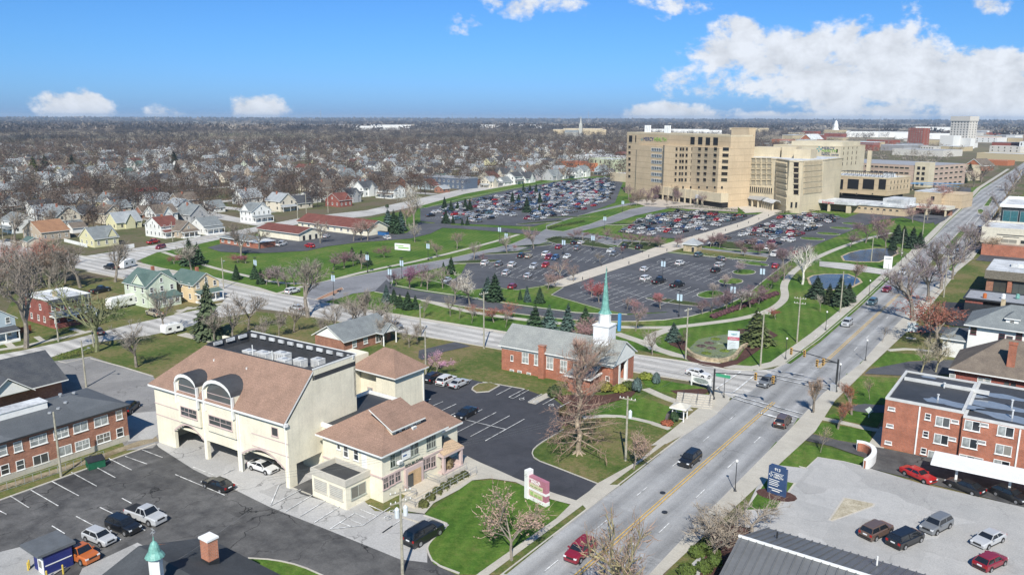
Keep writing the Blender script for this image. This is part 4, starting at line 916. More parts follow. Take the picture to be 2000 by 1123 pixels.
def rtu(root,x,y,z,sx=1.6,sy=1.3,sz=1.1,fan=True):
 m = MB().box(x,x + sx,y,y + sy,z,z + sz); m.box(x - .03,x + sx + .03,y - .03,y + sy + .03,z + sz,z + sz + .06)
 for k in range(5): m.box(x + .1 + k * (sx - .2) / 5,x + .1 + (k + .55) * (sx - .2) / 5,y - .03,y,z + .15,z + sz - .15,1)
 if fan: m.lathe([(.42,z + sz + .06),(.42,z + sz + .16),(.36,z + sz + .17)],10,1,(x + sx * .62,y + sy / 2))
 return m.build('rooftop_unit',[HVAC,GREYMET],root)
for q in ((13,6.3),(15.2,6.9,2.3),(17.6,8.2,2.4),(20.5,6.2,1.8),(22.6,7.4),(24.6,8.9)): rtu(FLT,q[0],q[1],r - 1.0,*(q[2:]))
for x,y in ((15.5,6.2),(20.2,5.8)): MB().tube((x,y,r - 1),(x,y,r + 1.4),.07).build('vent_pipe',WHITE,FLT)
for px,py in ((424,693),(489,712)):
 MB().lathe([(.1,0),(.1,.5),(.16,.55)],6).build('vent_pipe',WHITE,ROOF_O,(0,0,0)).location = (h + (px - 400) / 9.0 + 1,a * .72,e + (r - e) * .72)
# barrel dormers rising from the front wall
def dormer(x0,x1):
 m = (x0 + x1) / 2; rr = (x1 - x0) / 2; zb = e - .8; zc = 11.0; g = MB(); wdr = MB(); n = 10
 wdr.box(x0,x1,-.35,-.05,4.9,zc,0); wdr.box(x0,x1,-.05,3.6,e - .6,zc,0)
 pts = [(m - rr * cos(pi * i / n),zc + rr * .62 * sin(pi * i / n)) for i in range(n + 1)]
 for i in range(n):
  p,q = pts[i],pts[i + 1]
  g.face([(p[0],-.7,p[1] + .15),(q[0],-.7,q[1] + .15),(q[0],4.3,q[1] + .15),(p[0],4.3,p[1] + .15)][::-1],0)
  g.face([(p[0],-.7,p[1] + .15),(q[0],-.7,q[1] + .15),(q[0],-.7,q[1] - .35),(p[0],-.7,p[1] - .35)],1)
  g.face([(p[0],-.7,p[1] - .35),(q[0],-.7,q[1] - .35),(q[0],3.9,q[1] - .35),(p[0],3.9,p[1] - .35)],1)
  wdr.face([(p[0],-.3,zc),(q[0],-.3,zc),(q[0],-.3,q[1]),(p[0],-.3,p[1])],0)
  g.face([(p[0],4.29,zc - 2),(q[0],4.29,zc - 2),(q[0],4.29,q[1] + .15),(p[0],4.29,p[1] + .15)],0)
 for xx in (x0,x1): g.box(xx - .12,xx + .12,-.7,-.35,e - 1.6,zc + .1,1)
 D_ = OF.part('dormer',wdr,[CREAM]); g.build('dormer_roof',[FLATROOF,WHITE],D_)
 k = MB(); q = rr - .55
 ps = [(m - q * cos(pi * i / n),zc - .2 + rr * .52 * sin(pi * i / n)) for i in range(n + 1)]
 k.face([(m - q,-.38,zc - 1.1),(m + q,-.38,zc - 1.1)] + [(x,-.38,z) for x,z in ps[::-1]],0); k.box(m - q - .08,m + q + .08,-.44,-.36,zc - 1.22,zc - 1.1,1); k.box(m - q,m + q,-.42,-.385,zc - .25,zc - .17,1)
 k.build('window',[GLASS,PINKTRIM],D_)
 link('window',winmesh(2 * q,1.5,PINKTRIM,GLASS,'grid'),D_,(m,-.36,6.0)); return D_
u1 = OF.hit('S',348,735)[0]; u2 = OF.hit('S',388,755)[0]; u3 = OF.hit('S',404,760)[0]; u4 = OF.hit('S',460,775)[0]
dormer(u1,u2 + .3); dormer(u3,u4)
tb = MB()
for z in (4.6,6.4): tb.box(-.06,u1 - .3,-.06,.0,z,z + .14); tb.box(u4 + 3,w + .06,-.06,0,z,z + .12)
for (p,q,sp,cr) in [(4.3,11.2,2.8,4.4),(19.3,28.3,2.6,4.3)]:
 for i in range(12):
  t0,t1 = i / 12,(i + 1) / 12; z0 = sp + (cr - sp) * sin(pi * t0); z1 = sp + (cr - sp) * sin(pi * t1)
  tb.face([(p + (q - p) * t0,-.05,z0),(p + (q - p) * t1,-.05,z1),(p + (q - p) * t1,-.05,z1 + .3),(p + (q - p) * t0,-.05,z0 + .3)])
OF.part('trim_band',tb,PINKTRIM)
for x in (11.55,18.95,u4 + .6,w - .3): OF.part('downspout',MB().box(x - .06,x + .06,-.13,-.01,.1,e - .4),WHITE)
OF.win('S',539,846,1.3,1.3,PINKTRIM,style='plain')
# rear stair wall and inner columns
for x,y in ((4.3,6.5),(11.5,6.5),(18.9,6.5),(4.3,10)): OF.part('column',MB().box(x,x + .6,y,y + .6,0,3.25),CREAM)
OF.part('rear_gable',MB().box(-1.6,0,d - 3.2,d + .1,7.2,9.3).box(-2.2,.1,d - 3.6,d + .3,9.3,9.5),CREAM)
# --- the converted house in front of it
FH = Bld('front_house','two-storey cream house with hipped brown shingle roof and lettering above its entrance','house',-80.6,68.4,-.9,(0,11.4,0,11.6))
x1,y1,e,r = 11.4,11.6,6.85,11.1
FH.part('wall',MB().box(0,x1,0,y1,0,e - .2),CREAM)
rb = MB(); R0 = (6.2,6.3,r); o = .7
rb.face([(-o,-o,e),(x1 + o,-o,e),R0]); rb.face([(x1 + o,-o,e),(x1 + o,y1 + o,e),(R0[0],R0[1] + .6,r),R0]); rb.face([(x1 + o,y1 + o,e),(-o,y1 + o,e),(R0[0],R0[1] + .6,r)])
rb.face([(-o,y1 + o,e),(-o,y1 - 1,e),(2.4,6.8,9.0),(R0[0],R0[1] + .6,r)]); rb.face([(-o,-o,e),R0,(R0[0],R0[1] + .6,r),(2.4,6.8,9.0),(-o,y1 - 1,e)])
rb.box(-o,x1 + o,-o,y1 + o,e - .25,e - .01,1)
FR_ = FH.part('roof',rb,[SH_TAN,WHITE])
dm = MB(); ya,yb = 3.0,8.6; xe = x1 - .6                                     # shed dormer on the right slope
dm.box(7.2,xe - .5,ya,yb,e + .6,9.0,0); DM = FH.part('dormer',dm,CREAM)
MB().face([(xe,ya - .4,8.9),(xe,yb + .4,8.9),(6.3,yb + .2,10.9),(6.3,ya - .2,10.9)]).face([(xe,ya - .4,8.7),(6.3,ya - .2,10.7),(6.3,yb + .2,10.7),(xe,yb + .4,8.7)],1).face([(xe,ya - .4,8.7),(xe,yb + .4,8.7),(xe,yb + .4,8.9),(xe,ya - .4,8.9)],1).face([(xe,ya - .4,8.7),(xe,ya - .4,8.9),(6.3,ya - .2,10.9),(6.3,ya - .2,10.7)],1).build('dormer_roof',[SH_TAN,WHITE],DM)
for i,y in enumerate((3.7,4.8,5.9,7.0)): link('window',winmesh(.85,.9,WHITE,GLASS,'sash'),DM,(xe - .5,y + .3,7.9)).rotation_euler = (0,0,pi / 2)
def ac(root,B,side,u,z):
 loc,rz = face_tf(B,side,u,z); m = MB().box(-.38,.38,-.45,0,0,.42).box(-.3,.3,-.47,-.45,.06,.36,1); return m.build('window_air_conditioner',[WHITE,GREYMET],root,loc,rz)
B = FH.ext
ac(DM,(0,xe - .5,0,y1),'E',6.9,7.75)
for q in ((664,874,.7,.8,'plain'),(678,883,.95,1.7,'sash'),(698,889,.95,1.7,'sash')): FH.win('S',q[0],q[1],q[2],q[3],WHITE,style=q[4])
door(FH.t,B,'S',FH.hit('S',714,905)[0],3.75,.9,2.1,WHITE)
TG = mat('sage_window_trim',(.42,.44,.38),.7,.08)
for q in ((769,901),(779,898),(806,880),(814,876),(839,866),(848,862)): FH.win('E',q[0],q[1],1.0,1.9,TG,style='grid')
for q in ((756,944),(767,937),(779,930),(829,909),(838,905),(848,902)): FH.win('E',q[0],q[1],1.05,1.7,PINKTRIM,style='grid')
ac(FH.t,B,'E',FH.hit('E',781,906)[0],FH.hit('E',781,906)[1])
FH.part('trim_band',MB().box(x1,x1 + .1,-.1,y1 + .1,3.35,3.6).box(-.1,x1 + .1,-.1,0,3.35,3.6),PINKTRIM)
u,z = FH.hit('E',795,886,.1)
sg = MB().box(x1 + .04,x1 + .12,u - .95,u + .95,z - .95,z + .95,1).box(x1 + .12,x1 + .15,u - .85,u + .85,z - .85,z + .85,0); SG = FH.part('banner',sg,[WHITE,DARK])
text('Doctors',.42,mat('red_lettering',(.5,.03,.03),.5,.02),SG,(x1 + .16,u,z + .35),pi / 2,depth=.01); MB().box(x1 + .151,x1 + .16,u - .6,u + .1,z - .35,z - .1).build('lettering',mat('blue_lettering',(.05,.12,.3),.5,.02),SG)
u,z = FH.hit('E',811,903,.1); text('GOUBUSWA',.62,mat('dark_green_lettering',(.05,.08,.06),.5,.02),FH.t,(x1 + .12,u,z - .25),pi / 2)
# entrance: posts, timber wall, steps of light decking, ramp with rails
u0 = FH.hit('E',796,940)[0]; u1 = FH.hit('E',822,920)[0]
FH.part('entrance',MB().box(x1,x1 + .35,u0 - .4,u1 + .4,0,3.3,0).box(x1 + .35,x1 + .4,u0 + .1,u1 - .1,.3,2.7,1).box(x1 + .4,x1 + .46,(u0 + u1) / 2 - 1.4,(u0 + u1) / 2 - .4,.3,2.4,2),[PINKTRIM,mat('tan_timber_boards',(.50,.34,.19),.8,.15),GLASS])
deck = mat_concrete('cream_ramp',(.60,.54,.44),(.52,.47,.38),2.4)
b = MB(); P = [FH.world(x,y) for x,y in ((x1,u0 - .8),(x1 + 3.4,u0 - 1.2),(x1 + 3.4,u1 + .6),(x1,u1 + .6))]
FH.part('landing',MB().box(x1 + .02,x1 + 2.8,u0 - 1.0,u1 + .8,0,.55).box(x1 + 2.8,x1 + 4.6,u0 - 3.2,y1 + 2.0,0,.42),deck)
rl = MB()
def rail(b,pts,z,hgt=1.0):
 for i in range(len(pts) - 1):
  p,q = Vector((*pts[i],z)),Vector((*pts[i + 1],z)); n = max(1,int((q - p).length / 1.3))
  for k in range(n + 1): s = p.lerp(q,k / n); b.tube(s,s + Vector((0,0,hgt)),.03,.03,4)
  for f in (hgt,hgt * .55): b.tube(p + Vector((0,0,f)),q + Vector((0,0,f)),.03,.03,4)
rail(rl,[(x1 + .3,u0 - 1.0),(x1 + 2.8,u0 - 1.0),(x1 + 2.8,u0 - 3.2),(x1 + 4.6,u0 - 3.2),(x1 + 4.6,y1 + 2)],.42); rail(rl,[(x1 + 2.8,u1 + .8),(x1 + 2.8,y1 + 2)],.42); rail(rl,[(x1 + .3,u1 + .8),(x1 + 2.6,u1 + .8)],.5)
FH.part('railing',rl,GREYMET)
# porch on the far corner
pb = MB(); u = y1 + .2
pb.face([(x1 - 2.5,u,3.9),(x1 + 1.2,u - 1.2,3.1),(x1 + 1.2,u + 3.2,3.1),(x1 - 2.5,u + 3.2,3.9)]); pb.box(x1 - 2.5,x1 + 1.2,u - 1.2,u + 3.2,2.75,3.05,1)
for x,y in ((x1 + .9,u - .9),(x1 + .9,u + 2.8),(x1 - 2,u + 2.8)): pb.box(x - .2,x + .2,y - .2,y + .2,0,2.8,1)
pb.box(x1 - 2.4,x1 + 1.1,u + 2.7,u + 2.9,0,.9,1); pb.box(x1 - 2.4,x1 + 1.2,u - 1.1,u + 3,0,.4,1)
FH.part('porch',pb,[mat_shingle('pinkish_tan_shingles',(.52,.38,.25),(.46,.33,.22)),PINKTRIM])
# small flat-roofed bay
p = FH.world(0,0); ux0 = FH.hit('S',650,960,4.3)[0];
b = MB().box(2.6,9.1,-4.2,0,0,3.2,0); BY = FH.part('bay',b,CREAM); rb = MB(); flatroof(rb,2.5,9.2,-4.3,-.02,3.35,.75,0,1,.25); rb.build('bay_roof',[FLATROOF,mat('grey_beige_trim',(.52,.49,.42),.8,.06)],BY)
BE = (2.6,9.1,-4.2,0)
for x in (1.7,4.7): link('window',winmesh(2.5,1.7,mat('grey_beige_trim',(1,1,1)),GLASS2,'blind'),BY,(2.6 + x,-4.2,1.1))
link('window',winmesh(2.6,1.7,TG,GLASS,'pair'),BY,(9.1,-2.1,1.1)).rotation_euler = (0,0,pi / 2)
# --- flat dark link between house and office, and the tower
LK = Bld('flat_roof_wing','low cream wing with a black flat roof linking the office and the hipped house','building',-86.9,70.0,0,(0,9,0,13))
LK.part('wall',MB().box(0,6.6,0,13.4,0,6.9),CREAM); b = MB(); flatroof(b,-.1,6.7,-.1,13.5,7.0,.45,0,1); LK.part('flat_roof',b,[FLATROOF,WHITE])
link('window',winmesh(1.2,1.9,PINKTRIM,GLASS,'plain'),LK.t,(3.2,0,4.2))
b = MB().box(9,16,10.5,15.5,0,5.2); EW = LK.part('rear_wall',b,CREAM); MB().face([(8.9,9.9,6.9),(16.6,9.9,5.3),(16.6,16.1,5.3),(8.9,16.1,6.9)]).box(8.9,16.6,9.9,16.1,5.0,5.28,1).build('rear_roof',[SH_TAN,WHITE],EW); link('window',winmesh(1.0,1.3,TG,GLASS,'pair'),EW,(16,12,3)).rotation_euler = (0,0,pi / 2)
TW = Bld('stair_tower','cream square tower with a brown pyramid roof rising above the black flat roof','building',-96.9,91.2,0,(0,9.3,0,5.8))
TW.part('wall',MB().box(0,5,0,5.8,0,7.6).box(5,9.3,-1.3,5.8,0,7.6),CREAM)
rb = MB(); hip(rb,0,9.3,-1.3,5.8,7.7,11.0,.6); TW.part('roof',rb,[SH_TAN,WHITE])
TW.win('S',725,772,1.3,2.6,PINKTRIM,GLASS2,'plain',name='shutter'); k = MB().tube((-1.1,-3.1,5),(-1.1,-3.1,10.5),.04).tube((-1.6,-3.1,5),(-1.6,-3.1,10.5),.04)
for i in range(13): k.tube((-1.1,-3.1,5.2 + i * .4),(-1.6,-3.1,5.2 + i * .4),.02,.02,4)
TW.part('ladder',k,GREYMET); TW.part('side_wall',MB().box(-4,0,-3,2,0,9.5),CREAM)
TW.part('downspout',MB().box(9.31,9.43,5.4,5.55,.1,7.5),WHITE)
# --- church
CH = Bld('church','red brick church with long grey roof, white portico and a white steeple with green spire','church',-90.2,122.8,3.8,(0,24.1,0,9.6))
w,d,e,r = 24.1,9.6,5.3,8.2
CW = CH.part('wall',walls(0,w - 2.6,0,d,0,e,r - .2),BRICK); CH.part('portico_wall',MB().box(w - 2.6,w,0,2.6,0,e - .8).box(w - 2.6,w,d - 2.6,d,0,e - .8).box(w - 2.61,w - 2.5,2.6,d - 2.6,0,e - .8),BRICK)
gb = MB(); gable(gb,0,w,0,d,e,r,'x',.6,.2,0,1); CH.part('roof',gb,[mat_shingle('light_grey_shingles',(.30,.31,.29),(.24,.25,.24)),WHITE])
CH.part('pediment',MB().face([(w + .15,-.3,e - .2),(w + .15,d + .3,e - .2),(w + .15,d / 2,r - .15)]).box(w - 2.6,w + .12,-.2,d + .2,e - .85,e - .15).box(-.1,w - 2.6,-.12,0,e - .9,e - .1),WHITE)
for y in (2.9,4.1,6.3,7.2)[0:4:2]: CH.part('column',MB().box(w - .55,w,y,y + .6,.3,e - .85),WHITE)
CH.part('steps',MB().box(w - 2.5,w + 1.2,2.4,d - 2.2,0,.35).box(w,w + 2.2,3,d - 2.4,0,.18),CONC)
for px,py in ((1027,697),(1051,701),(1075,708),(1102,715),(1128,722)): CH.win('S',px,py,1.5,2.5,WHITE,GLASS2,'grid')
for px,py in ((1001,725),(1016,727),(1034,731)): CH.win('S',px,py,.95,.8,WHITE,GLASS2,'plain')
CH.win('S',1001,699,.6,1.2,WHITE,GLASS,'plain');
u = CH.hit('S',1062,700)[0]; CHM = CH.part('chimney',MB().box(u - .6,u + .6,-.9,-.02,0,6.4,0).box(u - .72,u + .72,-1.0,.1,6.4,6.6,0),BRICK)
wg = MB().box(17.2,21.6,-4.4,0,0,3.2); WG = CH.part('side_wing',wg,BRICK); rb = MB(); rb.face([(16.6,-5,3.2),(22.1,-5,3.2),(22.1,.1,4.7),(18.0,.1,5.0)]); rb.face([(16.6,-5,3.2),(18.0,.1,5.0),(16.6,.1,3.2)]); rb.box(16.6,22.1,-5,-.01,2.95,3.19,1); rb.build('wing_roof',[SH_GREY,WHITE],WG)
link('window',winmesh(.8,.9,WHITE,GLASS,'plain'),CW,(23.1,0,1.8))
sx,sy = 20.0,4.8
ST = CH.part('steeple',MB().box(sx - 1.6,sx + 1.6,sy - 1.6,sy + 1.6,6,10.9,0).box(sx - 1.75,sx + 1.75,sy - 1.75,sy + 1.75,10.9,11.1,0),mat('white_steeple_boards',(.74,.75,.76),.6,.06))
MB().lathe([(1.15,11.1),(1.15,13.0),(1.28,13.05),(1.28,13.2)],8,0,(sx,sy),.5).build('belfry',WHITE,ST)
MB().lathe([(1.3,13.2),(1.1,13.4),(.85,13.8),(.7,14.5),(.64,15.2),(.05,21.4),(.03,22.1)],8,0,(sx,sy),.5).build('spire',COPPER,ST)
rmp = MB(); rail(rmp,[(21.8,-3.2),(w + 1.6,1.5),(w + 2.2,3.4)],.1); CH.part('railing',rmp,GREYMET)
# --- brick apartment block on the right
AP = Bld('apartment_building','three-storey red brick apartment block with black flat roof and wall air conditioners','building',-20.6,125.9,0,(0,46,0,18.5))
AP.part('wall',MB().box(0,10.4,0,16.2,0,7.8,0).box(10.4,46,-.5,18.5,0,7.4,0),BRICK)
b = MB(); flatroof(b,0,10.4,0,16.2,7.8,.25,0,1,.35); flatroof(b,10.45,46,-.5,18.5,7.4,.25,0,1,.35); b.box(.6,12.5,11.2,11.6,7.7,8.3,1); AP.part('flat_roof',b,[FLATROOF,mat('pale_coping',(.55,.55,.53),.7,.08)])
PUD = mat('roof_puddle',(.22,.25,.29),.04,.1)
def blob(cx,cy,rx,ry,z,seed,n=18):
 q = random.Random(seed); ph = [q.uniform(0,6) for _ in range(3)]; return [(cx + rx * cos(t) * (1 + .25 * sin(2 * t + ph[0]) + .15 * sin(5 * t + ph[1])),cy + ry * sin(t) * (1 + .2 * sin(3 * t + ph[2])),z) for t in [2 * pi * i / n for i in range(n)]]
for i,(px,py,rx,ry) in enumerate([(1838,782,2.6,1.3),(1900,765,1.8,.8),(1880,790,2.8,1.2),(1945,785,4,1.6),(1965,768,3,1.2),(1960,805,4,1.2),(1815,735,1.4,.7),(1990,815,3,1)]):
 g = G(px,py,7.5); k = MB().face(blob(g.x + 20.6,g.y - 125.9,rx,ry,(7.83 if g.x + 20.6 < 10 else 7.43) + .004 * i,i)); AP.part('roof_puddle',k,PUD)
for px,py in ((1845,752),(1833,775),(1978,785),(1979,805)):
 g = G(px,py,7.8); MB().lathe([(.12,7.4),(.12,8.5),(.2,8.55),(.2,8.7)],7,0,(g.x + 20.6,g.y - 125.9)).build('vent_pipe',WROOF,AP.t)
for row_,(py,xs) in enumerate([(818,(1843,)),(852,(1840,)),(885,(1828,))]): AP.win('S',xs[0],py,1.9,1.5,WHITE,GLASS,'slide')
for px,py in ((1901,825),(1966,836),(1896,859),(1962,872),(1890,892),(1958,902)): AP.win('S',px,py,2.0,1.5,WHITE,GLASS,'slide',off=.5)
for px,py in ((1743,793),(1740,826),(1737,859),(1867,817),(1862,851)): AP.win('S',px,py,1.0,.55,WHITE,mat('ac_grille',(.25,.25,.25),.6,.1),'plain',name='wall_air_conditioner')
for px,py in ((1924,823),(1919,857),(1914,891)): AP.win('S',px,py,1.1,.55,WHITE,mat('ac_grille',(1,1,1)),'plain',off=.5,name='wall_air_conditioner')
for px,py in ((1814,808),(1810,842),(1806,875)): AP.win('S',px,py,.8,1.0,WHITE,GLASS,'sash')
for px,py in ((1805,840),): u = AP.hit('S',px,py)[0]; AP.part('downspout',MB().box(u - .9,u - .7,-.12,-.01,.1,7.6),WHITE)
u = AP.hit('S',1990,870,.5)[0]; AP.part('downspout',MB().box(u - .1,u + .1,-.62,-.51,.1,7.2),WHITE)
# --- brown brick dormitory at left
LB = Bld('brick_building','long two-storey brown brick building with dark roof and white windows left of the dumpster','building',-115.7,41.9,0,(-10,0,-14,18.2))
LB.part('wall',MB().box(-12,0,-24,18.2,0,5.75),BRICK2)
rb = MB(); o = .5; P_ = [(o,-24.5,5.8),(o,18.7,5.8),(-7.5,18.7,7.0),(-12.6,18.7,5.8),(-7.5,15.0,7.6),(-7.5,-24.5,7.6),(-12.6,-24.5,5.8)]
rb.face([(o,-24.5,5.8),(o,18.7,5.8),(-6.5,13.0,7.5),(-6.5,-24.5,7.5)]); rb.face([(o,18.7,5.8),(-12.6,18.7,5.8),(-6.5,13.0,7.5)]); rb.face([(-12.6,18.7,5.8),(-12.6,-24.5,5.8),(-6.5,-24.5,7.5),(-6.5,13,7.5)]); rb.box(-12.6,o,-24.5,18.7,5.55,5.79,1)
LR = LB.part('roof',rb,[mat_asphalt('dark_roll_roofing',(.085,.095,.105),(.13,.14,.15),crack=0,patch=.7,rough=.9),DARK])
LR_sky = MB().box(-7.2,-4.6,-1,9,6.8,8.0).box(-7.3,-4.5,-1.1,9.1,8.0,8.1,1); LR_sky.build('roof_monitor',[WHITE,WROOF],LR)
rtu(LR,-6.5,-3.2,7.2,1.4,1.2,.9)
for x,y,z in ((-3.2,-7,6.7),(-3.6,-5.2,6.8),(-2.6,-1.2,6.6),(-2.2,.6,6.5),(-3,8.5,6.4),(-3.6,10,6.5),(-7,12,7.4),(-4.5,11.5,6.8),(-7,14,7.1),(-3.4,-15,6.7)): MB().lathe([(.18,z - .3),(.18,z + .25),(.3,z + .3),(.26,z + .5)],7,0,(x,y)).build('roof_vent',GREYMET,LR)
for px,py,ww,st in ((234,815,1.0,'sash'),(199,827,2.1,'pair'),(159,839,2.1,'pair'),(121,851,2.1,'grid'),(77,865,2.3,'grid'),(37,878,1.1,'sash'),(7,886,1.1,'sash'),
                       (236,849,1.1,'sash'),(204,860,2.1,'grid'),(163,874,2.1,'grid'),(129,885,1.9,'pair'),(82,902,2.1,'pair'),(42,914,1.1,'sash'),(12,923,1.1,'sash')): LB.win('E',px,py,ww,1.45,WHITE,GLASS2 if px % 2 else GLASS,st)
LB.part('base_course',MB().box(0,.08,-24,18.2,0,.9),CONC); u = LB.hit('E',181,840)[0]; LB.part('downspout',MB().box(.01,.13,u - .07,u + .07,.1,5.7),PINKTRIM)
# --- small brick office behind
SO = Bld('small_brick_office','small one-storey brick office with grey roof and white pediment behind the black flat roof','building',-117.2,101.6,0,(-9.5,0,0,14.5))
g0 = G(673,694,0)
SO.t.location = (g0.x,g0.y,0); SO.o = Vector(g0)
SO.part('wall',walls(-9.0,0,0,14,0,2.9,None),BRICK2); gb = MB(); gable(gb,-9,0,0,14,2.95,5.4,'y',.6,.18); SO.part('roof',gb,[SH_GREY,WHITE])
SO.part('gable_end',MB().face([(-9,-.05,2.9),(0,-.05,2.9),(-4.5,-.05,5.2)]).face([(0,14.05,2.9),(-9,14.05,2.9),(-4.5,14.05,5.2)]),WHITE)
pt = MB(); gable(pt,-4.5,2.6,9.2,13.6,2.95,4.7,'x',.3,.15); PT = SO.part('portico_roof',pt,[SH_GREY,WHITE]); MB().face([(2.6,9.2,2.9),(2.6,13.6,2.9),(2.6,11.4,4.6)]).build('pediment',WHITE,PT)
for y in (9.4,13.3): MB().lathe([(.16,0),(.13,2.8)],8,0,(2.4,y)).build('column',WHITE,PT)
for y,ww in ((3,1.2),(6.3,1.2)): link('window',winmesh(ww,1.4,WHITE,GLASS2,'sash'),SO.t,(0,y,.9)).rotation_euler = (0,0,pi / 2)
link('window',winmesh(1.9,1.9,WHITE,GLASS,'pair'),SO.t,(0,10.3,.4)).rotation_euler = (0,0,pi / 2); door(SO.t,(-9,0,0,14),'E',12.3,0,1,2.1,GLASS)
# --- metal-roofed building bottom right
MR = Bld('metal_roof_building','building with a large grey standing-seam metal roof beside the pale car park','building',-24.2,66.6,0,(0,40,0,17))
MR.part('wall',walls(0,45,0,17.2,0,3.4,6.2),BRICK2); gb = MB(); gable(gb,0,45,0,17.4,3.6,6.5,'x',.7,.15);
MRR = MR.part('roof',gb,[mat('grey_standing_seam',(.165,.17,.175),.5,.08,.4,3,metal=.2),WHITE]); k = MB()
for i in range(58):
 x = -.3 + i * .8; k.face([(x,-.68,3.62),(x + .09,-.68,3.62),(x + .09,8.7,6.78),(x,8.7,6.78)]); k.box(x,x + .07,-.7,-.6,3.3,3.6)
 for s in (0,1):
  ya,za,yb,zb = (-.7,3.5,8.7,6.68) if s == 0 else (18.1,3.5,8.7,6.68); k.face([(x,ya,za + .04),(x,ya,za + .16),(x,yb,zb + .13),(x,yb,zb)]); k.face([(x + .09,ya,za),(x + .09,yb,zb),(x + .09,yb,zb + .13),(x + .09,ya,za + .16)]); k.face([(x,ya,za + .16),(x + .09,ya,za + .16),(x + .09,yb,zb + .13),(x,yb,zb + .13)][:: 1 if s == 0 else -1])
k.build('roof_seams',mat('grey_standing_seam',(1,1,1)),MRR); MB().box(-.6,45.5,8.55,8.85,6.66,6.84).build('ridge_cap',WHITE,MRR)
for px,py in ((1521,1041),(1717,1088)): g = G(px,py,5.4); MB().lathe([(.09,4.4),(.09,5.8)],6,0,(g.x + 24.2,g.y - 66.6)).build('vent_pipe',WHITE if px > 1600 else DARK,MRR)
# --- building with cupola bottom left
SWB = Bld('cupola_building','dark-roofed building at the bottom edge with a copper-domed white cupola and brick chimney','building',-72,33.5,0,(0,24,0,12))
SWB.part('wall',walls(0,24,0,10.8,0,4.6,6.8),BRICK2); gb = MB()
gable(gb,0,24,-3.0,10.9,4.7,7.0,'x',.5,.18); SWR = SWB.part('roof',gb,[mat_asphalt('dark_grey_roofing',(.045,.05,.055),(.08,.085,.09),crack=0,patch=.6,rough=.9),COPPER])
cx,cy = 7.4,1.3
CU = SWB.part('cupola',MB().lathe([(.8,5.4),(.8,7.3),(.6,7.4),(.6,9.9),(.7,10.0)],6,0,(cx,cy)),WHITE); MB().lathe([(.88,10.0),(.78,10.2),(.55,10.5),(.46,10.9),(.3,11.3),(.07,11.55),(.03,12.0)],12,0,(cx,cy)).build('cupola_dome',COPPER,CU)
MB().tube((cx,cy,11.9),(cx,cy,12.8),.03).box(cx - .25,cx + .25,cy - .02,cy + .02,12.3,12.36).box(cx - .02,cx + .02,cy - .25,cy + .25,12.3,12.36).box(cx - .25,cx + .3,cy - .02,cy + .02,12.6,12.7).build('weathervane',GREYMET,CU)
CM = SWB.part('chimney',MB().box(5.6,6.9,6.9,8.0,5.4,8.6,0).box(5.5,7.0,6.8,8.1,8.6,8.8,1).box(5.58,6.92,6.88,8.02,5.4,6.5,2),[mat_brick('orange_brick',(.52,.18,.08),(.42,.14,.07),(.4,.3,.25)),WHITE,DARK])
# --- red brick house behind the apartments, white house, dining roof, car showroom, buildings up the street
RH = Bld('red_brick_house','red brick house with a broad weathered hip roof and one tall brick chimney','house',-15.0,157.4,0,(0,17,0,14))
RH.part('wall',MB().box(0,20,0,13,0,5.4),BRICK3); rb = MB(); hip(rb,0,20,0,13,5.5,10.6,.9); RH.part('roof',rb,[SH_BRN,WHITE])
g = G(1950,705,8); RH.part('chimney',MB().box(7.6,8.8,1.2,2.2,5.4,10.9).box(7.5,8.9,1.1,2.3,10.9,11.2),BRICK)
for px,py in ((1861,732),(1916,739),(1930,740)): RH.win('S',px,py,1.0,1.5,WHITE,GLASS2,'sash')
for px,py in ((1967,746),(1980,748)): RH.win('S',px,py,.95,1.4,BRICK3,GLASS,'sash')
WH = Bld('white_house','big white two-storey house with grey hip roof and a small roof dormer','house',-16.0,184.5,0,(0,18,0,13))
WH.part('wall',MB().box(0,18,0,13,0,7.7).box(-4.5,0,1,8,0,4.0),mat_bands('white_siding',(.78,.78,.74),(.6,.6,.57),.3,.12)); rb = MB(); hip(rb,0,18,0,13,7.8,11.6,.9); hip(rb,-4.5,-.9,1,8,4.0,5.4,.6); WR = WH.part('roof',rb,[SH_GREY,WHITE])
dd = MB().box(6.2,8.4,1.2,4,8.4,9.8,0); DD = dd.build('dormer',WHITE,WR); k = MB(); hip(k,6.2,8.4,1.2,4.4,9.8,11.0,.3); k.build('dormer_roof',[SH_GREY,WHITE],DD); link('window',winmesh(.9,.8,WHITE,GLASS,'sash'),DD,(7.3,1.2,8.8))
for px,py in ((1902,640),(1957,652),(1972,657),(1991,650),(1997,675)): WH.win('S',px,py,1.1,1.5,mat('maroon_trim',(.15,.05,.06),.6,.1),GLASS,'sash')
WH.part('chimney',MB().box(4.5,5.3,9,9.8,8,11.9),STONE)
DN = Bld('canopy_building','low dark building with flat grey roof carrying coloured vents beyond the red-leaved tree','building',-21.8,232.0,0,(0,40,0,14))
DN.part('wall',MB().box(0,40,0,1,0,2.6,0).box(0,40,6,14,0,3.4,1).box(0,4,1,6,0,3.3,1),[DARK,BRICK3]); b = MB(); flatroof(b,-.5,40,.6,14,3.6,.3,0,1); DN.part('flat_roof',b,[mat('grey_ballast_roof',(.30,.31,.33),.9,.12),DARK])
for i,(x,c_) in enumerate([(4,PAINT['orange']),(8,LAMPG),(11,COPPER),(17,WROOF),(19.5,WROOF),(27,PAINT['yellow']),(33,DARK)]): DN.part('roof_vent',MB().lathe([(.5,3.7),(.45,4.8),(.2,5.0)],7,0,(x,4 + i % 3 * 2)),c_)
sheet('parking_lot',[(1835,625),(1842,585),(2100,600),(2100,640),(1990,640),(1860,632)],LOTDK)
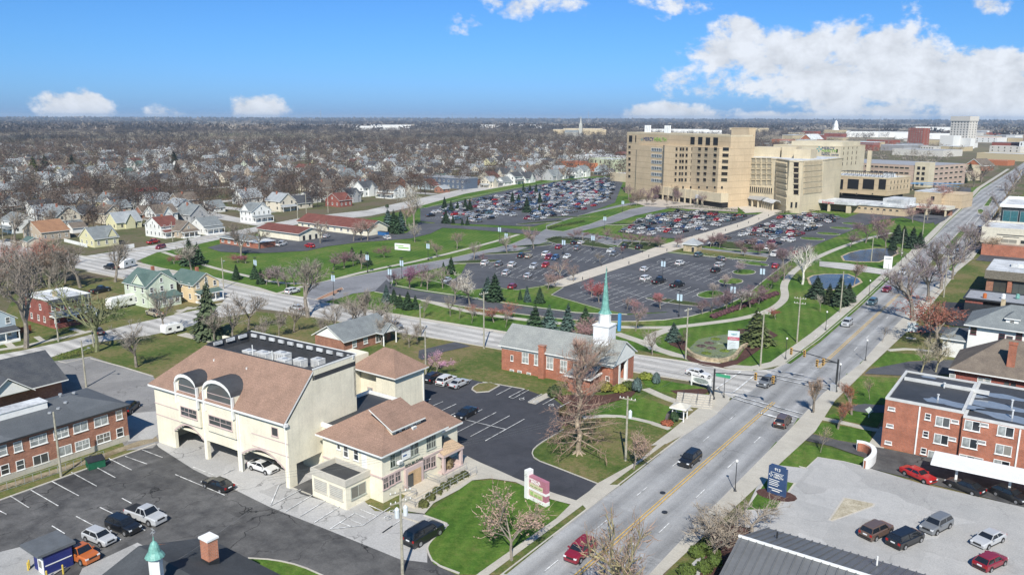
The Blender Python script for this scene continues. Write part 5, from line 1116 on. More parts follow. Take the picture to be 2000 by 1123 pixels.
SB = Bld('brick_store','one-storey brick building with white roof, dark fascia and wide dark windows by the upper street','building',-19.8,262.0,0,(0,34,0,22))
SB.part('wall',MB().box(0,34,0,22,0,6.2),BRICK2); b = MB().box(-.6,34,-.9,22,4.6,7.0,1).box(-.4,34,-.6,22,7.0,7.06,0); b.box(5,8,9,12,7.06,8.0,0).box(12,13.4,8,9.4,7.06,8.0,0); SB.part('flat_roof',b,[WROOF,mat('brown_fascia',(.16,.14,.11),.8,.2,3)])
for i in range(7): link('window',winmesh(3.2,3.6,DARK,GLASS,'pair'),SB.t,(3.4 + i * 4.6,0,.6)); SB.part('pier',MB().box(5.2 + i * 4.6,6.2 + i * 4.6,-.5,-.01,0,4.6),BRICK)
CS = Bld('tan_street_building','cream and brick low building with a lettered fascia where the street has a crosswalk','building',-28.5,342.0,0,(0,40,0,24))
CS.part('wall',MB().box(0,40,-4,24,0,4.2,1).box(-1,40,0,24,4.2,9.4,0),[mat('cream_precast',(.60,.56,.46),.8,.08),BRICK]); b = MB(); flatroof(b,-1,40,0,24,9.4,.6,0,1); CS.part('flat_roof',b,[WROOF,mat('cream_precast',(1,1,1))])
for i in range(5): link('window',winmesh(5.2,1.5,mat('cream_precast',(1,1,1)),GLASS,'pair'),CS.t,(8 + i * 6.2,-.01,4.6))
CS.part('lettering',MB().box(4,13,-.06,0,7.4,7.7).box(6,11,-.06,0,6.8,7.0),DARK)
GB = Bld('glass_building','dark glass building with white roof edge at the right side of the upper street','building',-27.0,384.0,0,(0,40,0,40))
GB.part('wall',MB().box(0,40,0,40,0,13.5).box(-.2,40,-.2,40,6.8,7.2,1),[mat('black_curtain_wall',(.02,.03,.035),.1,.3,spec=.9),mat('teal_glass',(.05,.15,.17),.1,.2)]); b = MB(); flatroof(b,-.6,40,-.6,40,14,1.2,0,1); GB.part('flat_roof',b,[WROOF,WHITE])
for i in range(6): link('window',winmesh(5.4,4.6,GREYMET,mat('teal_glass',(1,1,1)),'pair'),GB.t,(3.4 + i * 6,0,8)); link('window',winmesh(5.4,4.6,GREYMET,GLASS,'pair'),GB.t,(0,3.4 + i * 6,8)).rotation_euler = (0,0,-pi / 2)
# carport
CP = Bld('carport','long white flat carport roof on posts in front of the brick apartments','carport',-12.6,116.4,2,(0,30,0,4.6))
CP.part('canopy',MB().box(0,30,0,4.9,2.75,3.05),mat('white_metal_canopy',(.78,.79,.80),.5,.03))
for i in range(5): CP.part('post',MB().box(3 + i * 6.2,3.3 + i * 6.2,1.0,1.4,0,2.75),WHITE)
# --- the houses of the near neighbourhood
def house(name,label,x,y,w,d,e,r,axis,wallm,roofm,porch=None,wins=True,chim=False,group=None,cross=None,two=None):
 """near corner (x, y): the body runs w towards -X and d towards +Y"""
 H_ = Bld(name,label,'house',x,y,0,(-w,0,0,d),group)
 H_.part('wall',walls(-w,0,0,d,0,e,r - .1,axis),wallm); gb = MB(); gable(gb,-w,0,0,d,e,r,axis,.45,.16,0,1)
 if cross: gable(gb,-w,.0,cross[0],cross[1],e,r - .4,'x' if axis == 'y' else 'y',.35,.14,0,1) if axis == 'y' else gable(gb,cross[0],cross[1],0,d,e,r - .4,'y',.35,.14,0,1)
 Rf = H_.part('roof',gb,[roofm,WHITE])
 if cross: H_.part('cross_gable',MB().face([(.04,cross[0],e),(.04,cross[1],e),(.04,sum(cross) / 2,r - .6)]) if axis == 'y' else MB().face([(cross[0],-.04,e),(cross[1],-.04,e),(sum(cross) / 2,-.04,r - .6)]),wallm)
 lv = [1.0] + ([3.9] if e > 4.8 else [])
 if wins:
  for z in lv:
   for k in range(max(2,int(d / 2.6))): win(H_.t,H_.ext,'E',(k + .5) * d / max(2,int(d / 2.6)),z)
   for k in range(max(2,int(w / 3.0))): win(H_.t,H_.ext,'S',(k + .5) * w / max(2,int(w / 3.0)),z)
  if r - e > 2: win(H_.t,(-w,0,0,d),'S' if axis == 'y' else 'E',(w if axis == 'y' else d) / 2,e + .5,.8,1.1)
 if porch:
  pb = MB()
  if porch == 'E':
   pb.face([(0,.2,3.3),(2.4,.2,2.6),(2.4,d - .2,2.6),(0,d - .2,3.3)]); pb.box(0,2.4,.2,d - .2,2.35,2.58,1); pb.box(0,2.3,.3,d - .3,0,.45,1)
   for k in range(4): y_ = .4 + k * (d - .8) / 3; pb.box(2.1,2.28,y_ - .09,y_ + .09,.45,2.4,1)
  else:
   pb.face([(-w + .2,0,3.3),(-w + .2,-2.4,2.6),(-.2,-2.4,2.6),(-.2,0,3.3)]); pb.box(-w + .2,-.2,-2.4,0,2.35,2.58,1); pb.box(-w + .3,-.3,-2.3,0,0,.45,1)
   for k in range(4): x_ = -.4 - k * (w - .8) / 3; pb.box(x_ - .09,x_ + .09,-2.28,-2.1,.45,2.4,1)
  H_.part('porch',pb,[roofm,WHITE])
 if chim: H_.part('chimney',MB().box(-w / 2 - .35,-w / 2 + .35,d / 2 - .3 + (1 if axis == 'x' else 0),d / 2 + .4 + (1 if axis == 'x' else 0),e,r + .9),BRICK)
 return H_
def siding(n,c): return mat_bands(n,c,tuple(x * .75 for x in c),.28,.12)
SW,SG,SY,ST_,SBL,SCR,SGR = siding('white_siding',(0,0,0)),siding('pale_green_siding',(.60,.66,.52)),siding('pale_yellow_siding',(.66,.62,.38)),siding('tan_siding',(.46,.38,.29)),siding('pale_blue_siding',(.42,.50,.54)),siding('cream_siding',(.66,.60,.48)),siding('grey_siding',(.42,.42,.42))
# brick duplex
DX = Bld('brick_duplex','two-storey red brick duplex with flat white roof and long front porch','house',-195.5,86.0,0,(-12,0,-.5,9.6))
DX.part('wall',MB().box(-12,0,-.5,9.6,0,6.3),BRICK3); b = MB(); flatroof(b,-12,0,-.5,9.6,6.3,.35,0,1); b.face([(.05,-.5,6.6),(.05,9.6,6.6),(.7,9.6,5.6),(.7,-.5,5.6)][::-1],2); DX.part('roof',b,[WROOF,WHITE,SH_DK])
for k in range(5): win(DX.t,DX.ext,'E',1.1 + k * 2.0,3.9,.9,1.4)
for u,z in ((2.5,3.8),(8,3.8),(3,1),(6.5,1),(9.5,1)): win(DX.t,DX.ext,'S',u,z,.9,1.4)
for k in range(3): win(DX.t,DX.ext,'E',1.6 + k * 3.0,.9,1.2,1.4)
pb = MB().face([(0,-.5,3.6),(0,9.6,3.6),(2.6,9.6,2.9),(2.6,-.5,2.9)][::-1],0).box(0,2.6,-.5,9.6,2.6,2.88,1).box(0,2.5,-.4,9.5,0,.5,2).box(2.3,2.5,-.4,9.5,.5,1.1,2)
for y in (-.3,4.5,9.3): pb.box(2.25,2.5,y - .12,y + .12,.5,2.6,1)
DX.part('porch',pb,[SH_GREY,WHITE,BRICK3]); DX.part('chimney',MB().box(-5,-4.3,3,3.7,6.3,7.6),STONE)
house('grey_blue_house','pale blue house with dark roof and porch left of the brick duplex',G(35,668).x,G(35,668).y - 9,9,9,5.0,8.2,'x',SBL,SH_DK,'E')
house('green_house','pale green two-storey house with green shingled gables and a glazed porch',-195.6,110.0,10.7,8.6,5.8,8.9,'x',SG,SH_GRN,None,True,True,None,(-6.5,-.5))
hp = MB().box(0,2.6,.5,8,0,2.6,1); hp.face([(0,.2,3.6),(3.0,.2,2.7),(3.0,8.3,2.7),(0,8.3,3.6)],0); GH = bpy.data.objects['green_house']; P_ = hp.build('porch',[SH_GRN,SG],GH)
for k in range(4): link('window',winmesh(1.2,1.3,WHITE,GLASS,'pair'),P_,(2.6,1.5 + k * 1.8,.9)).rotation_euler = (0,0,pi / 2)
house('yellow_house','warm yellow two-storey house with blue-green roof right of the pale green house',-191.0,120.6,11,7.8,5.0,7.6,'x',siding('apricot_siding',(.70,.55,.34)),SH_GRN,'E',chim=True)
house('white_house','white two-storey house with a red-brown roof on the corner above the red cars',-306.9,181.4,12,8.6,4.9,8.2,'y',SW,SH_RED,'E',chim=True)
house('tan_bungalow','tan bungalow with deep front porch right of the white red-roofed house',G(352,470).x,G(352,470).y,10,8,3.2,6.6,'x',ST_,SH_BRN,'E')
house('white_cottage','white cottage with pale grey-green roof beyond the tan bungalow',G(398,463).x,G(398,463).y,10,9,3.8,6.8,'y',SW,SH_GREY,'E')
house('white_house','tall white house with grey crossed gables at the end of the far street',G(492,440).x,G(492,440).y,9,11,5.6,9.0,'x',SW,SH_GREY,'E',cross=(-8,-2))
house('pale_yellow_house','pale yellow house with twin steep gables and grey roof at the road junction',-304.6,152.5,11,9.5,3.4,7.2,'y',SY,SH_GREY,None,cross=(5,9))
house('barn_roof_house','tan house with an orange-brown barn roof near the left edge',G(82,478).x,G(82,478).y,16,11,3.6,7.4,'y',ST_,SH_ORG)
house('white_house','white two-storey house with charcoal hip roof beside the bright red roof',G(222,420).x,G(222,420).y,11,10,4.8,7.4,'y',SW,SH_DK,'E')
house('grey_roof_house','long white house under a wide pale grey roof behind the red-roofed white house',G(300,412).x,G(300,412).y,20,14,3.4,7.2,'y',SW,mat_shingle('pale_grey_shingles',(.34,.36,.37),(.28,.30,.31)))
house('red_roof_shed','low building with a bright red metal roof among the trees',G(262,388).x,G(262,388).y,9,16,2.6,4.2,'y',SW,mat('bright_red_metal',(.55,.03,.03),.5,.08),wins=False)
house('brick_gable_house','dark red brick house with two red-brown gables above the long red-roofed building',-336.1,305.3,11.5,9.5,3.8,7.4,'y',BRICK3,SH_RED,None,cross=(4,8.6))
house('white_farmhouse','bright white house with tan roof beside the grey-blue flat-roofed building',-345.7,358.8,14,10,5.2,8.0,'x',SW,SH_BRN,'S')
house('white_house','white cottage behind the dark red brick gable house',G(605,400).x,G(605,400).y,12,8,3.4,6,'y',SW,SH_DK)
house('pale_blue_house','pale blue house with red-brown roof left of the grey-blue commercial block',G(838,372).x,G(838,372).y,11,9,3.6,7,'y',SBL,SH_RED,'E')
house('red_roof_house','house with a red roof standing right of the grey-blue commercial block',G(958,357).x,G(958,357).y,13,12,3.8,8,'y',SCR,SH_RED)
house('small_shed','small cream shed with a blue-green roof beside the street at the left edge',G(55,490).x,G(55,490).y,5,5,2.4,3.6,'x',SCR,SH_GRN,wins=False)
house('white_garage','small white garage with brown roof behind the pale yellow house',G(142,462).x,G(142,462).y,6,6,2.4,4.2,'y',SW,SH_BRN,wins=False)
def longb(name,label,x,y,w,d,e,r,wallm,roofm,ax='x'):
 L = Bld(name,label,'building',x,y,0,(-w,0,0,d)); L.part('wall',walls(-w,0,0,d,0,e,r - .1,ax),wallm); gb = MB(); gable(gb,-w,0,0,d,e,r,ax,.8,.18); L.part('roof',gb,[roofm,WHITE]); return L
q = longb('long_red_roof_building','long low cream building with a dark red-brown roof beside the blue spruces',-243.5,236,44,12,3.2,6.0,CREAM,SH_RED)
for i in range(10): win(q.t,q.ext,'S',3 + i * 4.2,1,1.4,1.2,style='pair')
q = longb('cream_garage_building','cream block building with red-brown roof between the two car parks',-255.2,209.5,26,12,3.2,4.9,CREAM,SH_RED)
for i in range(3): door(q.t,q.ext,'E',2.5 + i * 3.2,0,1.2,2.1)
q = Bld('flat_brick_building','low brick building with grey roof and white flat canopy in the small car park','building',-252.2,187.5,0,(-24,0,0,8)); q.part('wall',MB().box(-24,-6,0,9,0,2.6).box(-6,0,0,8,0,2.2),BRICK); b = MB(); hip(b,-24,-6,0,9,2.7,4.0,.8); b.box(-6.5,.3,-.3,8.3,2.3,2.5,2); q.part('roof',b,[SH_GREY,WHITE,WROOF])
for i in range(5): win(q.t,q.ext,'S',2 + i * 4,.7,1.6,1.2,style='pair')
q = Bld('grey_blue_block','long two-storey grey-blue commercial block with a flat grey roof','building',-351.8,436,0,(-38.6,0,0,14)); q.part('wall',MB().box(-38.6,0,0,14,0,7.4),mat('slate_blue_render',(.10,.13,.18),.8,.1)); b = MB(); flatroof(b,-38.6,0,0,14,7.4,.4,0,1); q.part('flat_roof',b,[mat('grey_ballast_roof',(1,1,1)),GREYMET])
for z in (1,4.4):
 for i in range(9): win(q.t,q.ext,'S',2.5 + i * 4.2,z,1.3,1.5,style='sash')
# ------------------------------------------------------------------ hospital
TANB = mat_bands('tan_precast_panels',(.54,.42,.275),(.32,.24,.16),3.6,.05); TANP = mat_bands('pale_tan_precast',(.57,.485,.34),(.46,.41,.31),4.2,.03)
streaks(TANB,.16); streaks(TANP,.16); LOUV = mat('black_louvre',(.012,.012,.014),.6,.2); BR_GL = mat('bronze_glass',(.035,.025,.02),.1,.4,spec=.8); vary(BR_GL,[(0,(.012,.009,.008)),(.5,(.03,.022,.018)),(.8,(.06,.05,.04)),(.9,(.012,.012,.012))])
FWIN = {}
def pwin(bl,P,Q,px,py,w,h,glass=None,frame=None,out=.08,name='window',parent=None,style='plain'):
 """window centred under a pixel on the vertical plane through world points P and Q"""
 P = Vector(P[:2]); Q = Vector(Q[:2]); d = (Q - P).normalized(); R_ = ray(px,py); den = R_.x * d.y - R_.y * d.x; t = (P.x * d.y - P.y * d.x) / den
 X = Vector((R_.x * t,R_.y * t)); z = CAMH + R_.z * t; n = Vector((d.y,-d.x)); X = X + n * out
 k = (round(w,1),round(h,1),(glass or BR_GL).name,(frame or TANP).name,style)
 if k not in FWIN:
  m = MB().box(-w / 2,w / 2,-.05,0,0,h,0).box(-w / 2 - .12,w / 2 + .12,-.1,0,-.18,0,1).box(-w / 2 - .12,w / 2 + .12,-.12,0,h,h + .18,1)
  if style == 'fins':
   nn = max(2,int(w / 1.3))
   for i in range(nn + 1): x = -w / 2 + i * w / nn; m.box(x - .17,x + .17,-.45,-.05,0,h,1)
  if style == 'hood': m.box(-w / 2 - .1,w / 2 + .1,-.5,0,h,h + .25,1).box(w / 2 - .05,w / 2 + .12,-.5,0,0,h,1)
  if style == 'ribbon':
   for i in range(7): x = -w / 2 + i * w / 6; m.box(x - .12,x + .12,-.12,-.05,0,h,1)
  FWIN[k] = m.mesh(name,[glass or BR_GL,frame or TANP])
 lx = X.x - bl.o.x; ly = X.y - bl.o.y; c,s = cos(-bl.r),sin(-bl.r)
 return link(name,FWIN[k],parent or bl.t,(c * lx - s * ly,s * lx + c * ly,z - h / 2),atan2(d.y,d.x) - bl.r)
p0 = G(1220,376)
HA = Bld('hospital_tower','large tan hospital building of nine storeys with green and blue lettering at its top','hospital',p0.x,p0.y,-27,(0,80,0,16))
w = HA.hit('S',1424,300)[0]; HA.ext = (0,w,0,16)
L = lambda px,py=300,off=0: HA.hit('S',px,py,off)[0]
zt = HA.hit('S',1240,260)[1]; za = HA.hit('S',1280,283)[1]
HAW = HA.part('wall',MB().box(0,w,0,16,0,zt),TANB); b = MB(); flatroof(b,0,w,0,16,zt,.9,0,1); HA.part('flat_roof',b,[WROOF,TANP])
HA.part('front_bay',MB().box(L(1242,300,2),L(1300,300,2),-2.2,0,0,za),TANB)
c0,c1,c2,c3,c4 = L(1301,300),L(1342,300,4.5),L(1343,300,4.5),L(1402,300,4.5),L(1426,300)
zb = HA.hit('S',1350,284,2)[1]
HA.part('angled_bay',MB().prism([(c0,-3.2),(c0 + 3.5,-4.8),(c1,-1.6),(c3,-4.2),(c4,-1.2),(c4,2),(c0,2)],0,zb),TANB)
FP = [HA.world(*q) for q in ((c0,-3.2),(c0 + 3.5,-4.8),(c1,-1.6),(c3,-4.2),(c4,-1.2))]
for py in (286,297,309,320,331,343): pwin(HA,HA.world(0,0),HA.world(1,0),1228,py,2.4,1.7)
for q in ((1230,270,3.6,4.2),(1240,270,1.0,4.2),(1351,273,3.7,4.4),(1366,273,3.7,4.4),(1381,274,3.7,4.4),(1396,274,3.9,4.4)): pwin(HA,HA.world(0,0),HA.world(1,0),q[0],q[1],q[2],q[3],LOUV,name='louvre')
for py in (291,303,315,327,339,351):
 pwin(HA,HA.world(0,-2.2),HA.world(1,-2.2),1281,py,10.6,1.7,mat('blue_grey_glass',(.06,.08,.10),.1,.3,spec=.8),WHITE,style='ribbon')
for i,py in enumerate((289,301,313,325,337,349)):
 s = i * -.4
 for px,ww in ((1348,2.6),(1365,2.7),(1378,2.7),(1396,2.7)): pwin(HA,FP[2],FP[3],px + s * 1.5,py,ww,1.8)
 for px in (1320,1328,1333,1340): pwin(HA,FP[1],FP[2],px + s,py + .5,1.5,1.9)
 pwin(HA,FP[3],FP[4],1416 + s * 1.5,py,3.4,1.9)
for px in (1271,1276,1282,1287,1292): pwin(HA,HA.world(0,-2.2),HA.world(1,-2.2),px,371,.8,3.2)
for px in (1333,1348,1364,1380,1395,1409): pwin(HA,HA.world(0,-6.4),HA.world(1,-6.4),px,364,1.4,1.4)
HA.part('podium',MB().box(c0 - 2,c4 + 1,-6.4,-1,3.2,8.2,0).box(c0 - 2,c4 + 1,-5,-1,0,3.2,1),[TANP,LOUV])
for i in range(8): HA.part('podium_column',MB().box(c0 + i * 5.2,c0 + i * 5.2 + .8,-6.6,-6.0,0,8.6),TANP)
u,z = HA.hit('S',1255,271); ue = HA.hit('S',1296,271)[0]
LB_ = mat('navy_sign_letters',(.03,.06,.16),.5,.02); LG_ = mat('green_sign_letters',(.18,.42,.04),.5,.02)
sc_ = (ue - u) / 8.2
t1 = text('MERCY',sc_ * 1.28,LB_,HA.t,(u,-.12,z - .8),depth=.05,align='LEFT'); t2 = text('HEALTH',sc_ * 1.28,LG_,HA.t,(u + sc_ * 4.25,-.12,z - .8),depth=.05,align='LEFT')
def petal(cx,z,s,y):
 m = MB()
 for a_ in (0,1,2,3):
  t = a_ * pi / 2; m.face([(cx + s * .15 * cos(t),y,z + s * .15 * sin(t)),(cx + s * cos(t - .35),y,z + s * sin(t - .35)),(cx + s * 1.1 * cos(t + .3),y,z + s * 1.1 * sin(t + .3))])
 return m
petal(u - 1.6,z - .1,1.1,-.12).build('emblem',mat('teal_emblem',(.03,.30,.34),.5,.05),HA.t)
for px in (1245,1283):
 for i in range(4): g = L(px + i * 3 - 4); MB().box(g - .2,g + .5,6,6.9,zt + .9,zt + 5.4).build('antenna',WHITE,HA.t)
TH = Bld('hospital_stair_tower','tan windowless hospital tower with three small windows rising behind the hospital','tower',*G(1424,372),-27,(0,22,0,16)); TH.o = HA.world(HA.hit('S',1424,300,-14)[0],14); TH.t.location = (TH.o.x,TH.o.y,0)
zt2 = TH.hit('S',1450,247)[1]; wt = TH.hit('S',1458,300)[0]; TH.part('wall',MB().box(0,wt,0,5,0,zt2),TANB)
for py in (267,279,291): pwin(TH,TH.world(0,0),TH.world(1,0),1434,py,1.6,1.9,LOUV)
GT = lambda px,py,z: G(px,py,z)
HB = Bld('hospital_wing','older pale tan hospital wing with deep-set windows and angled corner tower over the walkway end','hospital',0,0,0,(0,1,0,1))
pts = [GT(1430,303,27.5),GT(1513,306,27.5),GT(1540,311,27.5) + Vector((0,3)),GT(1564,311,27.5) + Vector((0,2)),GT(1606,304,27.5)]
pts[2] = Vector((-129.5,432.5)); pts[3] = Vector((-122.6,432.8)); pts[4] = Vector((-117.6,449.5)); pts[1] = Vector((-141.5,447.5)); pts[0] = Vector((-167,454))
back = [Vector((-117,480)),Vector((-160,492))]
def onray(px,P,Q):
 P = Vector(P); Q = Vector(Q); d = Q - P; R_ = ray(px,350); den = R_.x * d.y - R_.y * d.x; t = (P.x * d.y - P.y * d.x) / den; return Vector((R_.x * t,R_.y * t))
q0 = onray(1430,pts[0],pts[1]); q1 = onray(1513,pts[0],pts[1]); q2 = onray(1538,q1,pts[2]); q3 = q2 + (pts[3] - pts[2]).normalized() * ((onray(1564,q2,q2 + pts[3] - pts[2]) - q2).length); q4 = onray(1606,q3,pts[4])
ring = [q0,q1,q2,q3,q4,Vector((q4.x + 2,q4.y + 30)),Vector((q0.x + 8,q0.y + 40))]
def zat(P,py,px):
 P = Vector(P); R_ = ray(px,py); return CAMH + R_.z * (P.length / hypot(R_.x,R_.y))
zr = zat(q2,310,1538); HB.part('wall',MB().prism(ring,0,zr),TANP); HB.part('flat_roof',MB().prism(offset(ring,.6),zr,zr + .1).prism(offset(ring,-.25),zr - .5,zr - .02,1),[WROOF,TANP])
for py in (310,321,332,342,353):
 for px in (1440,1450,1461,1471,1481,1492,1502): pwin(HB,q0,q1,px,py,2.6,2.2,mat('beige_spandrel',(.34,.30,.22),.8,.1),style='hood')
for py in (316,327,338,348,359,370):
 pwin(HB,q1,q2,1526,py + .3,(q2 - q1).length * .82,2.2,style='fins'); pwin(HB,q3,q4,1586,py - 1,(q4 - q3).length * .82,2.2,style='fins'); pwin(HB,q2,q3,1554,py + 2,2.6,2.4,style='hood')
for px in (1545,1554): pwin(HB,q2,q3,px,397,1.0,3,LOUV)
pwin(HB,q1,q2,1526,388,(q2 - q1).length * .8,4.6,LOUV,style='fins',name='colonnade'); pwin(HB,q0,q1,1471,367,(q1 - q0).length * .88,3.0,LOUV,style='fins',name='colonnade')
for (x,y,sx,sy,h_) in ((8,10,16,12,5.5),(26,12,8,10,6.2),(35,8,9,12,5.0)): a_ = q0 + (q1 - q0).normalized() * x; HB.part('penthouse',MB().box(a_.x,a_.x + sx,a_.y + y,a_.y + y + sy,zr,zr + h_),TANP)
# entrance canopies
EC = Bld('entrance_canopy','long grey curved entrance canopy with arches at the foot of the hospital','canopy',0,0,0,(0,1,0,1));
def canopy(px0,py0,px1,py1,z,wd,thk,m_):
 A,B_ = G(px0,py0,z),G(px1,py1,z); n = (B_ - A).normalized(); n = Vector((-n.y,n.x)); k = MB(); N_ = 8
 for i in range(N_):
  t0,t1 = i / N_,(i + 1) / N_; z0 = z + 1.6 * sin(pi * t0); z1 = z + 1.6 * sin(pi * t1); P,Q = A + n * wd * t0,A + n * wd * t1; S,T_ = B_ + n * wd * t0,B_ + n * wd * t1
  k.face([(*P,z0),(*S,z0),(*T_,z1),(*Q,z1)]); k.face([(*P,z0 - thk),(*Q,z1 - thk),(*T_,z1 - thk),(*S,z0 - thk)]); k.face([(*P,z0 - thk),(*P,z0),(*Q,z1),(*Q,z1 - thk)]); k.face([(*S,z0 - thk),(*T_,z1 - thk),(*T_,z1),(*S,z0)])
 k.face([(*A,z - thk),(*B_,z - thk),(*B_,z),(*A,z)]); EC.part('canopy',k,m_);
 for i in range(6): c_ = A.lerp(B_,(i + .5) / 6) + n * .8; EC.part('column',MB().box(c_.x - .4,c_.x + .4,c_.y - .4,c_.y + .4,0,z - thk),TANP)
canopy(1357,384,1412,385,4.6,9,.35,GREYMET); canopy(1418,379,1484,388,4.6,8,.3,GREYMET); canopy(1484,388,1508,394,4.2,5,.3,WROOF)
HC = Bld('hospital_sign_block','cream hospital block with stacked lettering behind the older wing','hospital',*G(1576,283,29.5),-8,(0,30,0,45))
wc = HC.hit('S',1638,320)[0]; zc = HC.hit('S',1610,283)[1]; HC.part('wall',MB().box(-26,wc,0,45,0,zc).box(-16,wc - 2,8,40,zc,zc + 3.4),mat_bands('cream_hospital_wall',(.58,.51,.37),(.48,.42,.31),4.2,.03)); b = MB(); flatroof(b,-26,wc,0,45,zc,.6,0,1); HC.part('flat_roof',b,[WROOF,TANP])
def hct(s,px,py,size,m_): u,z = HC.hit('S',px,py); text(s,size,m_,HC.t,(u,-.15,z),depth=.05,align='LEFT')
hct('MERCY',1603,288.5,2.9,LB_); hct('HEALTH',1603,293.2,2.9,LG_); hct('ST. RITA\'S',1603,296.2,1.3,LB_); hct('MEDICAL CENTER',1603,299.6,1.5,LB_)
u,z = HC.hit('S',1598,287.5); petal(u,z,1.8,-.15).build('emblem',mat('teal_emblem',(1,1,1)),HC.t)
for px,py in ((1633,291),(1632,312),(1632,326)): pwin(HC,HC.world(0,0),HC.world(1,0),px,py,1.2,2.4,LOUV)
for py in (290,301,312,322):
 for k in range(4): win(HC.t,(-26,wc,0,45),'E',5 + k * 8,HC.hit('E',1645,py)[1],1.4,2.4,TANP,LOUV,'plain')
HD = Bld('hospital_annex','low tan hospital annex with five large dark openings and a steel frame on its roof','hospital',*G(1604,338,15),-14,(0,50,0,30))
wd = HD.hit('S',1732,360)[0]; zd = 15; HD.part('wall',MB().box(-1,wd,0,30,5,zd).box(1,wd - 3,1.5,28,0,5,1),[TANB,LOUV]); b = MB(); flatroof(b,-1,wd,0,30,zd,.5,0,1); HD.part('flat_roof',b,[WROOF,TANP])
for px,ww in ((1610,4.0),(1635,6.8),(1665,6.8),(1695,6.8),(1722,4.2)): pwin(HD,HD.world(0,0),HD.world(1,0),px,355.5,ww,6.0,LOUV,name='large_opening')
for px in (1614,1643,1672,1703): pwin(HD,HD.world(0,0),HD.world(1,0),px,374,.7,.7,LOUV)
for k in range(6):
 for z in (8.5,11.8): win(HD.t,(-1,wd,0,30),'E',4 + k * 4.4,z,1.2,1.9,TANP,LOUV,'plain')
k = MB()
for i in range(13):
 x = 8 + i * 2.6; k.tube((x,8,zd),(x,8,zd + 2.6),.12,.12,4).tube((x,16,zd),(x,16,zd + 2.6),.12,.12,4).tube((x,8,zd + 2.6),(x,16,zd + 2.6),.12,.12,4)
 if i < 12: k.tube((x,8,zd),(x + 2.6,8,zd + 2.6),.08,.08,4)
for y in (8,16): k.tube((8,y,zd + 2.6),(39,y,zd + 2.6),.15,.15,4)
HD.part('roof_frame',k,DARK); MB().box(wd - 10,wd - 5,14,20,zd,zd + 2.4).build('rooftop_unit',WROOF,HD.t)
FLU = Bld('flue_stack','tall plain cream flue stack behind the hospital annex','chimney',*G(1693,345,10),0,(0,3,0,3)); FLU.part('stack',MB().box(-1.2,1.2,-1.2,1.2,0,zat(G(1693,345,10),290,1693)),TANP)
ER = Bld('emergency_wing','single-storey tan emergency wing with long white roof and red lettering on its canopy','hospital',*G(1608,389,5),-9,(0,50,0,16))
we = ER.hit('S',1767,400)[0]; wm = ER.hit('S',1662,400)[0]; ER.part('wall',MB().box(wm - 2,we,.5,16,0,4.4,0).box(-6,wm - 2,5,16,0,4.4,0),TANB); b = MB().box(-8,we + .4,0,20,4.4,5.3).box(-8,wm + 4,-4.5,0,4.3,5.9); ER.part('roof',b,WROOF)
for i in range(7): win(ER.t,(0,we,.5,16),'S',wm + 4 + i * (we - wm - 6) / 6.6,2.4,1.5,.9,TANP,LOUV,'plain')
for x in (-6,4,14,wm): ER.part('column',MB().box(x,x + 1.2,-4,-2.8,0,4.3),TANP)
text('Emergency',1.5,mat('red_lettering',(1,1,1)),ER.t,(1,-4.6,4.5),align='LEFT')
ER.part('upper_block',MB().box(we - 12,we - 1,2,18,5.3,8.6,0).face([(we - 10,1.95,6.6),(we - 3,1.95,6.6),(we - 3,1.95,7.8),(we - 10,1.95,7.8)],1),[WROOF,GREYMET])
AM = Bld('ambulance_canopy','pale flat ambulance canopy with red lettering right of the emergency wing','canopy',*G(1772,398,4),-9,(0,20,0,10)); AM.part('roof',MB().box(0,20,0,10,3.4,5.0),mat('cream_precast',(1,1,1))); AM.part('wall',MB().box(.5,19,6,10,0,3.4),BRICK2); text('AMBULANCE',1.1,mat('red_lettering',(1,1,1)),AM.t,(7.5,-.05,3.8))
for x in (.5,9,18): AM.part('column',MB().box(x,x + .8,.3,1.1,0,3.4),TANP)
CN = Bld('tan_connector','low tan hospital block right of the annex with a square dark window','hospital',*G(1760,382,6),-9,(0,24,0,26)); CN.part('wall',MB().box(0,14,20,40,0,8.5).box(14,24,24,44,0,8),TANB); CN.part('roof',MB().box(-.1,14.1,19.9,40.1,8.5,8.7),WROOF); win(CN.t,(0,14,20,40),'S',10,4,2,2.4,TANP,LOUV,'plain')
WB = Bld('white_utility_block','plain white block with one dark door on the lawn behind the emergency wing','building',*G(1812,388),0,(0,8,0,8)); WB.part('wall',MB().box(0,9,0,8,0,7.5),WROOF); door(WB.t,(0,9,0,8),'S',4.5,0,3,3.4)
GA = Bld('parking_garage','long tan four-level parking garage with rows of dark openings','parking garage',*G(1650,314,15),-17,(0,80,0,60))
wg = GA.hit('S',1812,330)[0]; GA.part('wall',MB().box(-20,wg,0,60,0,15.5),mat_bands('pinkish_tan_precast',(.46,.35,.28),(.36,.27,.22),3.8,.1)); GA.part('deck',MB().box(-19,wg - 1,1,59,15.5,15.6),mat('grey_ballast_roof',(1,1,1)))
GA.part('corner_tower',MB().box(wg - 10,wg + .5,-.6,8,0,18),mat_bands('cream_hospital_wall',(1,1,1),(1,1,1),1))
for lev in range(4):
 for i in range(13):
  x = 2 + i * (wg - 14) / 13; win(GA.t,(0,wg,0,60),'S',x,1.2 + lev * 3.8,3.4,1.4 if lev else 2,TANP,LOUV,'plain',name='opening')
 for i in range(2): win(GA.t,(0,wg + .5,-.6,60),'S',wg - 7 + i * 3.6,1.2 + lev * 3.8,2.4,2.4,TANP,LOUV,'plain',name='opening')
 for i in range(6): win(GA.t,(0,wg,0,60),'E',12 + i * 8,1.2 + lev * 3.8,5,1.4,TANP,LOUV,'plain',name='opening')
